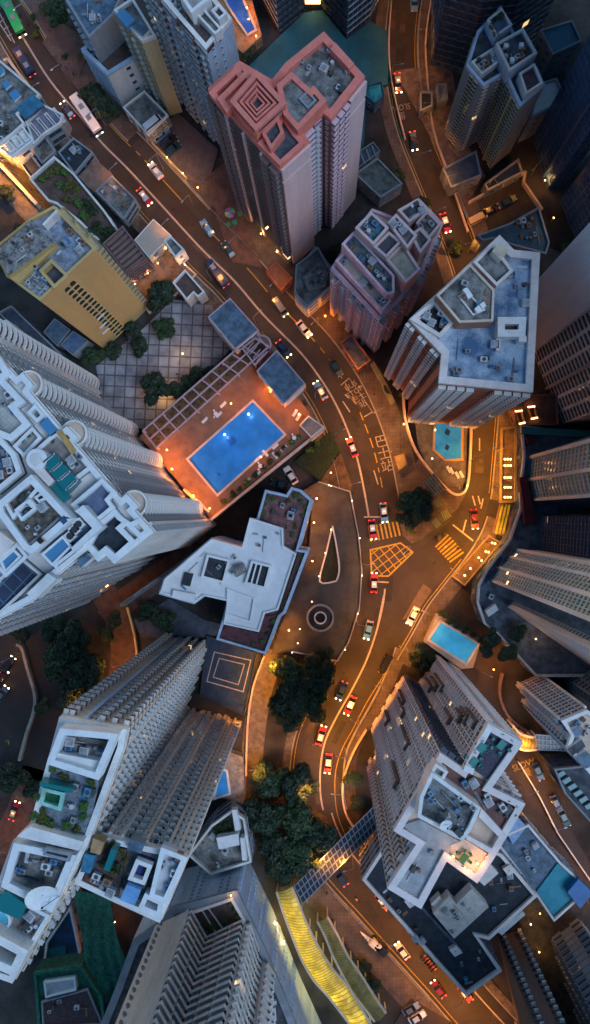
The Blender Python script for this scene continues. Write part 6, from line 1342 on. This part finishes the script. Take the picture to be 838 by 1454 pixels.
CR = [[crown(10*k+j, 5200, lf[k], .8, .2) for j in range(3)] for k in range(2)]
lf2 = leafmat('bright_foliage', (.06,.13,.02)); SH = [crown(90+j, 520, [lf[1], lf2, lf[2]][j], .8, .3) for j in range(3)]
tm = bpy.data.meshes.new('trunk'); t_ = MB(); t_.tube((0,0,0),(0,0,.55),.05,.035,barkm,8)
for a in (0,1.6,3.1,4.7): t_.tube((0,0,.5),(.4*math.cos(a),.4*math.sin(a),.95),.028,.012,barkm,6)
tro = t_.build('trunk', origin=(0,0,0)); TR = tro.data; bpy.data.objects.remove(tro)
def tree(px, py, rpx, label, k=0, h=None, z=0, group='street and garden trees'):
    R_ = rpx/5.9*1.05; h = h or R_*1.5; c = W(px, py, z+h*.6); r = empty('broadleaf_tree', (c.x,c.y,z), label, 'tree', group)
    t = bpy.data.objects.new('trunk', TR); COL.objects.link(t); t.parent = r; t.scale = (R_*1.1, R_*1.1, h*.75)
    o = bpy.data.objects.new('crown', random.choice(CR[k])); COL.objects.link(o); o.parent = r; o.scale = (R_, R_*random.uniform(.85,1.1), h*.6); o.location = (0,0,h*.65); o.rotation_euler.z = random.uniform(0,6.28)
def shrub(px, py, rpx, label, k=1, z=0, group='shrubs and potted plants'):
    R_ = rpx/5.9*D/(D-z)*(D-z)/D; R_ = rpx/(F/(D-z)); c = W(px,py,z+R_*.5)
    o = bpy.data.objects.new('shrub', SH[k]); COL.objects.link(o); o.scale = (R_*1.15,R_*1.15,R_*1.1); o.location = (c.x,c.y,z+R_*.45); o.rotation_euler.z = random.uniform(0,6.28); tag(o, label, 'shrub', group)
TT = [(82,20,20,'round dark tree between main road and slate roofed tower, top left'),(133,133,17,'upper tree overhanging the white bus'),(150,158,20,'lower tree overhanging the white bus'),
 (345,52,14,'tree beside the long deep blue pool, upper'),(352,72,14,'tree beside the long deep blue pool, lower'),
 (228,418,24,'largest tree between mustard tower and lit terrace'),(236,468,17,'single round tree standing on the tiled plaza'),(198,492,14,'tree at the plaza corner of the mustard tower'),(160,500,14,'tree in the row below the mustard tower, middle'),(132,508,17,'tree in the row below the mustard tower, left end'),(190,470,14,'tree hugging the lower right corner of the mustard tower'),
 (218,552,22,'tree between plaza and pergola, left'),(250,556,16,'tree behind the pergola next to the tall tower'),(278,540,18,'tree behind the pergola, middle'),(300,528,12,'tree behind the pergola, nearest the slate pavilion'),
 (585,708,22,'upper left lobe of the dark trees on the traffic island'),(600,722,20,'right hand dark tree on the traffic island'),(580,735,17,'dark tree at the waiting pale blue taxi'),
 (415,950,26,'tree below the driveway deck, leftmost of the upper wood'),(448,958,28,'tree below the driveway deck, centre of the upper wood'),(412,985,28,'tree in the upper wood, left middle'),(445,1000,26,'tree in the upper wood near the red taxis'),(460,932,16,'small tree tucked under the driveway deck tip'),(410,1020,20,'lowest tree of the upper wood'),
 (385,1105,26,'tree of the lower wood, top left'),(425,1110,28,'tree of the lower wood, top right'),(375,1155,28,'tree of the lower wood, left middle'),(415,1160,32,'large tree in the middle of the lower wood'),(452,1185,26,'tree of the lower wood next to the road bend'),(390,1205,28,'tree of the lower wood, lower left'),(430,1215,28,'tree of the lower wood beside the footbridge'),(400,1235,20,'lowest tree of the lower wood above the yellow canopy'),
 (598,932,18,'dark tree left of the turquoise pool terrace'),(612,945,14,'smaller dark tree under the cream tower corner'),
 (75,885,22,'upper tree of the dark grove left of the brown lane'),(105,905,26,'tree of the dark grove, upper right'),(85,940,26,'tree of the dark grove, middle left'),(125,950,26,'tree of the dark grove, middle right'),(105,985,22,'tree of the dark grove, lower'),(150,900,12,'small tree between brown lane and grove'),(20,1105,22,'dark tree at the left edge below the drives'),(48,1120,16,'dark tree beside the slab tower, left'),(62,1005,14,'tree beside the slab tower corner'),(165,880,12,'small tree on the bank beside the brown lane'),
 (210,868,18,'shadowed tree behind the white block point'),(235,880,16,'shadowed tree nearest the slab tower top'),(30,900,14,'tree at the tip of the left drives'),
 (700,905,13,'tree on the curved podium garden, upper'),(722,925,14,'tree on the curved podium garden, middle'),(735,900,12,'tree on the curved podium garden, right'),(690,925,9,'small tree on the podium garden wall'),
 (660,258,10,'tree at the foot of the slim ribbed tower'),(600,150+145,14,'tree between mauve block and side road'),(645,352,12,'dark tree between side road and blue roofed tower'),
 (480,360,12,'shadowed tree left of the mauve block'),(530,1395,12,'shrubby tree beside the olive canopy end'),(520,1370,9,'shrubby tree along the olive canopy'),(500,1105,14,'tree beside the cream tower pavement wall'),(508,1140,12,'lower tree behind the pavement wall of the cream tower'),
 (805,350,12,'dark tree under the second navy tower'),(565,250,10,'tree beside the mossy flat roof'),(10,275,12,'pale tree in the pink yard at far left'),(30,325,10,'tree below the orange lane wall')]
for i, (x,y,r_,lb) in enumerate(TT): tree(x, y, r_, lb, k=0 if i % 3 else 1, h=(3 if (x,y) in ((700,905),) else None), z=7 if 685 < x < 740 and 895 < y < 930 else 0)
# roof garden bushes etc.: each placed, described by row
def row(pts, r_, z, what, k=1):
    names = ['first','second','third','fourth','fifth','sixth','seventh','eighth','ninth','tenth','eleventh','twelfth','thirteenth','fourteenth','fifteenth','sixteenth','seventeenth','eighteenth']
    for i, (x,y) in enumerate(pts): shrub(x, y, r_*random.uniform(.8,1.2), '%s %s' % (names[i], what), (k if random.random() < .7 else (k+1) % 3), z)
row([(60,255),(70,248),(80,240),(92,246),(84,262),(98,264),(108,270),(96,282),(112,290)], 7, 6, 'bush counting from the top corner in the upper half of the roof garden', 1)
row([(124,288),(132,302),(120,308),(138,318),(146,328),(132,330),(150,342),(158,330),(140,344)], 7, 6, 'bush counting downwards in the lower half of the roof garden', 0)
row([(380,706),(388,708),(376,716),(374,728),(410,712),(420,704),(428,712),(434,720),(430,732),(416,760),(420,748)], 4, 18.3, 'clipped bush round the rim of the central roof garden', 1)
row([(428,792),(424,806),(420,818),(416,830),(411,842),(407,854),(402,864)], 2.6, 18.4, 'bush from the top in the narrow planter of the white block', 1)
row([(372,910),(380,900),(384,890),(388,882),(360,914)], 4, 18.5, 'bush on the plum terrace of the white block', 0)
row([(446,598),(424,620),(414,628),(404,636),(394,646),(384,656),(374,664),(362,674),(350,686),(340,694),(330,702),(318,712)], 5, 8, 'hedge bush from the kiosk along the lower pool deck edge', 0)
row([(48,1158),(56,1166),(66,1164),(62,1152),(96,1170),(110,1178),(118,1160),(76,1090),(84,1086),(100,1092),(130,1112),(126,1128),(52,1132),(90,1186),(60,1158),(120,1145),(72,1172)], 7.5, 81, 'rooftop bush of the slab tower garden', 1)
row([(88,1102),(96,1106)], 5, 81, 'bright green parasol shaped bush in the slab tower garden', 1)
row([(160,1198),(172,1210),(178,1222),(168,1232),(160,1240),(150,1200),(146,1226),(202,1256),(210,1236)], 6.5, 78.8, 'leafy bush on the wing tower terrace', 2)
row([(328,1282),(334,1292),(338,1302),(320,1308),(284,1312),(290,1324),(302,1316)], 5, 19.4, 'bush in the walled garden of the bottom podium', 1)
row([(31,624),(40,618),(50,614),(44,652),(52,646),(60,650),(74,626)], 4, 72.8, 'planter bush on the white tower terraces', 1)
row([(708,18),(703,28),(699,38),(704,48),(712,24)], 5, 33, 'golden creeper clump on the slim ribbed tower roof', 2)
row([(624,764),(632,757),(560+26,756)], 4, .2, 'yellow green bush at the tip of the traffic island', 2)
row([(640,882),(650,888),(660,894),(672,900),(682,908),(690,916),(628,872)], 6, 3, 'palm like bush along the back of the turquoise pool', 0)
row([(50,50),(52,40),(46,24),(92,80),(112,82)], 5, .2, 'small shrub on the top left pavement', 2)
row([(470,1310),(486,1340),(498,1362),(510,1384),(516,1400),(490,1352)], 5, 0, 'low shrub in the bed beside the olive canopy', 0)
row([(575,590),(581,615),(568,560)], 3.5, 0, 'clipped ball by the wall of the small lit pool', 1)
row([(430,604-30),(425,582),(440,640),(450,630)], 5, 1, 'bush between the pool deck and the main road', 1)
row([(306,1182),(316,1176),(324,1170),(330,1182)], 5, 10, 'bush on the lawn beside the white stair box', 0)
# ============================================================ lamps
ORG = (1.0, .34, .035)
def lamp_light(par, loc, energy, col=ORG, size=.25, spot=False):
    L = bpy.data.lights.new('lamp_light', 'SPOT' if spot else 'POINT'); L.energy = energy; L.color = col; L.shadow_soft_size = size
    if spot: L.spot_size = math.radians(150); L.spot_blend = .6
    o = bpy.data.objects.new('lamp_light', L); COL.objects.link(o); o.parent = par; o.location = Vector(loc)-Vector(par['_o']); return o
lampm = flat('sodium_lamp_glass', (1,.7,.4), .4, emit=(1,.45,.12), es=10)
E = 1250
def street_lamp(px, py, tx, ty, label, e=1.0, h=8.5):
    """pole at px,py, arm reaching towards tx,ty"""
    b = W(px,py,0); t = W(tx,ty,0); d = (t-b).normalized(); r = empty('street_lamp', b, label, 'street lamp', 'street lamps along the roads')
    m = MB(); m.tube((b.x,b.y,0),(b.x,b.y,h),.09,.06,metal,8); m.build('pole', r)
    q = b+d*1.8; m = MB(); m.tube((b.x,b.y,h),(q.x,q.y,h+.25),.05,.04,metal,6); m.build('arm', r)
    m = MB(); m.bar((q.x,q.y,h+.12),(q.x+d.x*.7,q.y+d.y*.7,h+.12),.26,.14,metal); hd = m.build('lamp_head', r)
    m = MB(); m.bar((q.x+d.x*.1,q.y+d.y*.1,h+.05),(q.x+d.x*.6,q.y+d.y*.6,h+.05),.18,.06,lampm); m.build('lens', hd)
    lamp_light(r, (q.x+d.x*.35,q.y+d.y*.35,h-.05), E*e, spot=True)
SL = [(48,36,30,50,.7),(0,78,20,66,.7),(100,118,84,130,.6),(60,150,80,140,.6),(150,178,134,192,.6),(168,262,186,246,.9),(232,240,215,258,.9),(276,296,262,312,1.0),(238,338,256,322,.8),(340,352,322,370,1.0),(300,398,318,382,.6),(396,410,380,428,1.0),(364,462,382,446,.8),(452,462,436,480,1.0),(510,520,490,535,1.0),(448,565,466,552,.7),(540,585,522,596,1.1),(476,620,494,612,.9),(562,640,545,648,1.3),(496,690,512,686,1.2),
 (578,775,562,790,1.4),(515,800,534,796,1.0),(655,728,668,740,1.5),(690,770,672,764,1.9),(644,812,628,800,1.9),(606,868,592,860,1.7),(506,880,524,884,1.0),(575,916,560,908,1.7),(540,968,524,960,1.8),(476,960,492,966,.8),(508,1016,494,1008,1.6),(434,1040,452,1046,.9),(490,1062,474,1058,1.9),(484,1112,468,1110,1.9),(424,1110,442,1112,.8),(446,1212,462,1204,.9),(500,1212,486,1216,1.0),
 (497,1290,512,1284,1.0),(540,1310,556,1318,.8),(600,1330,588,1338,1.2),(585,1392,600,1384,1.1),(650,1392,638,1400,1.4),(640,1452,655,1444,1.6),(700,1440,690,1450,1.3),
 (554,10,570,14,1.0),(604,70,588,72,.8),(554,120,570,118,.9),(610,170,594,172,.8),(592,240,606,236,1.0),(640,268,626,272,.6),(612,318,628,312,1.1),(664,360,650,364,1.2),(704,460,690,462,.8),(708,570,692,572,1.3),(664,655,678,652,1.3),(706,640,692,640,1.3),(704,690,690,694,1.5),
 (676,945,690,952,.8),(716,1010,702,1014,.5),(744,1042,732,1050,.6),(738,1112,752,1106,1.5),(776,1160,788,1156,.8),(822,1262,834,1256,.9),
 (372,930,384,936,2.6),(352,1000,366,1002,1.4),(350,1080,362,1078,1.3),(150,826,164,830,.5),(186,935,172,938,.9),(112,1000,126,996,.6),(34,925,24,930,.35),(44,268,30,262,2.6),(8,225,14,238,2.2),(690,272,698,284,.6),(752,252,744,262,.5),(655,545,640,560,.6),(15,1196,26,1190,.6)]
for i, (a,b,c,d,e_) in enumerate(SL):
    e_ *= .5 if (i < 16 or (b < 330 and a > 540)) else 1.1
    side_ = 'left' if c > a else 'right'; vert = 'facing down' if d > b else 'facing up'
    street_lamp(a,b,c,d,'street lamp', e_)
# unique wording from the nearest landmark
marks = {0:'by the top left shrubs',1:'above the dark blue minibus',2:'above the trees at the white bus',3:'across from the white bus',4:'at the upper end of the lit parking fence',5:'beside the rusty shed'}
near = [(20,40,'green roofed bus'),(45,95,'dark blue minibus'),(126,168,'white bus'),(206,281,'highest red taxi'),(222,244,'white lay-by car'),(295,325,'bright blue parked car'),(310,391,'navy minibus'),(398,437,'grey van'),(432,468,'white car under the old house'),(477,523,'teal car above the boxed writing'),(455,555,'blue taxi'),(500,635,'red taxi on the bend'),(545,728,'waiting pale blue taxi'),(555,795,'yellow box junction'),(640,780,'right yellow crossing'),(586,873,'white saloon'),(547,942,'black van'),(497,1001,'red taxi by the upper wood'),(466,1083,'lowest red taxi'),(480,1215,'footbridge'),(508,1277,'riding motorcycle'),(571,1348,'white car at the bottom'),(622,1402,'maroon car at the bottom'),(690,1450,'bottom end of the main road'),(565,120,'top road taxi'),(588,5,'top road blue car'),(587,202,'top road dark blue car'),(632,318,'taxi beside the mauve block'),(690,470,'blue roofed tower side'),(636,625,'small lit pool'),(720,660,'covered walkway'),(673,737,'waiting maroon car'),(645,912,'turquoise pool'),(700,1000,'angular red wall'),(745,1060,'bent yellow canopy'),(746,1092,'yellow slow writing'),(800,1160,'dark parked row'),(820,1260,'royal blue canopy'),(380,925,'driveway deck corner'),(352,1040,'buff lane wall'),(160,860,'brown lane top'),(176,930,'brown lane bend'),(100,960,'dark grove'),(20,930,'left drives'),(30,260,'orange lane wall'),(700,285,'service road cars'),(640,560,'blue roofed tower foot'),(22,1180,'left edge red taxi'),(520,30,'teal court')]
seen = {}
for o in [o for o in COL.objects if o.name.startswith('street_lamp') and 'label' in o]:
    p = PX(o.location); c = sorted(near, key=lambda n_: (n_[0]-p[0])**2+(n_[1]-p[1])**2)[0]; dx, dy = p[0]-c[0], p[1]-c[1]
    w_ = ('above' if dy < 0 else 'below') if abs(dy) > abs(dx) else ('left of' if dx < 0 else 'right of')
    lb = 'street lamp with orange light just %s the %s' % (w_, c[2])
    if lb in seen: seen[lb] += 1; lb = lb.replace('street lamp with', ['', 'farther street lamp with', 'farthest street lamp with', 'outermost street lamp with'][min(3, seen[lb])]).replace('just ', '')
    else: seen[lb] = 0
    o['label'] = lb
# small lamps on posts and garden lights
def post_lamp(px, py, z, label, e, col=(1,.6,.32), gm=None, h=1.1, group='small lamps on walls and terraces', r_=.15):
    b = W(px,py,z); r = empty('post_lamp', b, label, 'lamp', group); m = MB(); m.tube((b.x,b.y,z),(b.x,b.y,z+h),.05,.05,metal,6); m.build('post', r)
    m = MB(); 
    for k in range(3): pass
    m.tube((b.x,b.y,z+h),(b.x,b.y,z+h+.16),r_*.7,r_,gm or white_lamp,10); m.tube((b.x,b.y,z+h+.16),(b.x,b.y,z+h+.32),r_,r_*.5,gm or white_lamp,10); m.build('lamp_globe', r)
    if e: lamp_light(r, (b.x,b.y,z+h+.5), e, col, .2)
for (x,y,lb,e_) in ((467,689,'left of two white lamps close together on the driveway parapet',40),(470,690,'right of two white lamps close together on the driveway parapet',0),(500,711,'white parapet lamp below the corner of the driveway deck',25),(511,764,'white parapet lamp opposite the left crossing',25),(514,817,'white parapet lamp opposite the box junction',25),(508,871,'white parapet lamp level with the ring planter',25),(490,922,'white parapet lamp at the lower right tip of the deck',25),(470,752,'white lamp at the point of the leaf shaped planter',20),(462,785,'white lamp on the middle of the leaf planter edge',20),(453,818,'white lamp at the lower end of the leaf planter',20),(443,854,'white lamp left of the ring planter',20),(426,893,'white lamp on the wall below the ring planter',25),(423,913,'white lamp near the bottom of the deck wall',20),(415,926,'white lamp at the bottom left corner of the deck',25)):
    post_lamp(x,y,2.9,lb,e_,h=.3)
wl2 = flat('terrace_lamp_glass', (1,.7,.3), .4, emit=(1,.42,.1), es=7)
for (x,y,lb,e_) in ((238,357,'terrace lamp nearest the tiny white booth',90),(217,366,'terrace lamp second from the booth',90),(201,381,'terrace lamp in the middle of the upper row',90),(187,396,'terrace lamp at the left end',90),(227,378,'terrace lamp in the middle of the terrace',90),(213,392,'terrace lamp in the lower row',90),(195,407,'lowest terrace lamp beside the tree',90),(265,380,'terrace lamp beside the notched pavilion',110)):
    post_lamp(x,y,.9,lb,e_*.9,(1,.48,.16),wl2,2.2)
OR2 = (1,.25,.008)
for (x,y,lb,e_) in ((247,667,'orange pool deck lamp at the tall tower wall, upper',900),(277,704,'orange pool deck lamp at the bottom left edge',900),(300,722,'orange pool deck lamp at the bottom corner',350),(412,560,'orange pool deck lamp behind the slate pavilion',900),(385,558,'orange pool deck lamp at the top corner of the pool',700),(425,590,'orange pool deck lamp beside the kiosk',500),(240,640,'orange pool deck lamp at the left end of the pergola',500),(330,575,'orange pool deck lamp on the pergola side',260),(372,650,'orange lamp on the lower pool deck edge',160)):
    post_lamp(x,y,8.1,lb,e_*.85,OR2,lampm,2.4)
for (x,y,z,lb,e_) in ((450,708,2,'orange wall lamp lighting the driveway beside the roof garden',650),(446,742,2,'orange wall lamp at the right wall of the roof garden',650),(444,796,2,'orange wall lamp beside the narrow planter',500),(411,893,2,'orange lamp at the foot of the white block',650),(470,672,.3,'orange lamp on the bare soil bank',160),
    (616,612,.4,'yellow lamp at the upper left corner of the small pool',120),(660,606,.4,'yellow lamp at the upper right corner of the small pool',100),(612,652,.4,'yellow lamp left of the four loungers',80),
    (232,560,.3,'warm lamp among the trees at the lower edge of the tiled plaza',420),(262,505,.3,'warm lamp on the tiled plaza beside the pergola trees',160),(572,604,0,'lamp on the curved wall above the island',160),(661,690,.3,'lamp at the bottom of the small pool terrace',120),
    (711,927,0,'bright orange lamp upper of two right of the turquoise pool',160),(698,948,0,'bright orange lamp lower of two right of the turquoise pool',160),(757,905,7,'long bright lamp in front of the pale wall block',60),
    (750,1305,0,'bright lamp between black roof podium and turquoise deck',120),(762,1344,0,'lamp deeper in the dark yard at bottom right',120),(763,1290,0,'small lamp at the corner of the turquoise deck',50),
    (676,1222,63.7,'lamp at the right corner of the lit patio on the cream tower',110),(642,1212,63.7,'lamp at the left corner of the lit patio on the cream tower',60),(663,1232,63.7,'lamp at the lower edge of the lit patio on the cream tower',50),
    (372,337,0,'lamp at the foot of the terracotta tower, left',130),(394,362,0,'lamp at the foot of the terracotta tower, right',130),(462,452,0,'orange lamp under the eaves of the old corner house',260),(434,447,0,'orange lamp on the street corner of the old house',160),
    (167,1302,0,'orange lamp behind the green safety net',160),(283,272,0,'lamp at the lower corner of the parking lot',90),(215,200,0,'yellow lamp at the top of the lit parking fence',110),(240,230,0,'yellow lamp in the middle of the lit parking fence',130),(262,252,0,'yellow lamp at the bottom of the lit parking fence',130),
    (445,12,1,'lamp lighting the teal court from the lobby',500),(352,20,4,'orange walkway lamp beside the long blue pool, upper',500),(365,60,4,'orange walkway lamp beside the long blue pool, lower',260),
    (770,262,0,'lamp between service road and navy tower',120),(778,175,0,'orange lamp behind the slim ribbed tower',320),(800,100,0,'orange lamp beside the teal tent roof court',500),(782,315,9,'warm lamp beside the dark teal roof',80),
    (394,1304,0,'warm lamp between yellow canopy and pale podium',260),(404,1330,0,'second lamp between yellow canopy and pale podium',200),(770,740,7,'warm lamp above the black blue ribbed tower',120),(800,735,7,'warm lamp deep between the finned towers',120),
    (770,1010,0,'orange lamp under the white framed tower',220),(756,1000,0,'orange lamp beside the white framed tower foot',160),(760,965,0,'yellow lamp at the top of the white framed tower',180),
    (700,770,0,'lamp on the pavement beside the angled walkway',160),(676,780,0,'lamp lighting the right end of the yellow crossing',200),(329,1268,19.5,'yellow lamp in the corner of the walled podium garden',30),(535,1165,0,'orange lamp under the right end of the footbridge',400),(525,1215,0,'orange lamp at the foot of the cream tower',300)):
    post_lamp(x,y,z,lb,e_,OR2 if 'orange' in lb else (1,.5,.16),wl2,2.4 if z<10 else 1.0)
# lamps under the canopies and on their spine
for (x,y,lb,e_) in ((410,1278,'first',1),(422,1312,'second',1),(436,1344,'third',1),(453,1372,'fourth',1),(476,1398,'fifth',1),(503,1432,'sixth',1)):
    post_lamp(x,y,0,lb+' lamp from the top under the long yellow canopy',260,(1,.8,.2),wl2,2.6)
pool_l = flat('pool_lamp_glass', (.8,.95,1), .3, emit=(.6,.85,1), es=1.2)
for (x,y,lb) in ((353,588,'underwater lamp at the upper end of the large pool'),(319,617,'underwater lamp on the pergola side of the large pool')):
    b = W(x,y,8.15); r = empty('pool_lamp', b, lb, 'lamp', 'underwater lamps of the large pool'); m = MB(); m.tube((b.x,b.y,8.12),(b.x,b.y,8.2),.3,.28,pool_l,14); m.build('lens', r); lamp_light(r, (b.x+.6,b.y-.6,9.0), 28, (.7,.9,1), .4)
# ============================================================ sky, sun, camera
w = bpy.data.worlds.new('World'); S.world = w; w.use_nodes = True
N = w.node_tree.nodes; Lk = w.node_tree.links; bg = N['Background']
sk = N.new('ShaderNodeTexSky'); sk.sky_type = 'NISHITA'; sk.sun_disc = False; sk.sun_elevation = math.radians(7); sk.sun_rotation = math.radians(-35); sk.altitude = 200; sk.ozone_density = 4.0; sk.air_density = 1.2; sk.dust_density = .4
Lk.new(sk.outputs[0], bg.inputs['Color']); bg.inputs['Strength'].default_value = .11
sl = bpy.data.lights.new('sun', 'SUN'); sl.energy = .85; sl.angle = math.radians(35); sl.color = (.6,.76,1.0)
so = bpy.data.objects.new('sun', sl); COL.objects.link(so); so.rotation_euler = Vector((.5,-.25,.8)).to_track_quat('Z','Y').to_euler()
cam = bpy.data.cameras.new('camera'); co = bpy.data.objects.new('camera', cam); COL.objects.link(co); S.camera = co
co.location = CAM; co.rotation_euler = ROT.to_euler(); cam.sensor_fit = 'VERTICAL'; cam.sensor_height = 24; cam.lens = 24*F/1454; cam.clip_end = 2000; cam.clip_start = .5
S.view_settings.view_transform = 'Standard'; S.view_settings.look = 'None'; S.view_settings.exposure = 1.25; S.view_settings.gamma = 1
S.render.engine = 'CYCLES'
for o in list(bpy.data.objects):
    if '_o' in o: del o['_o']
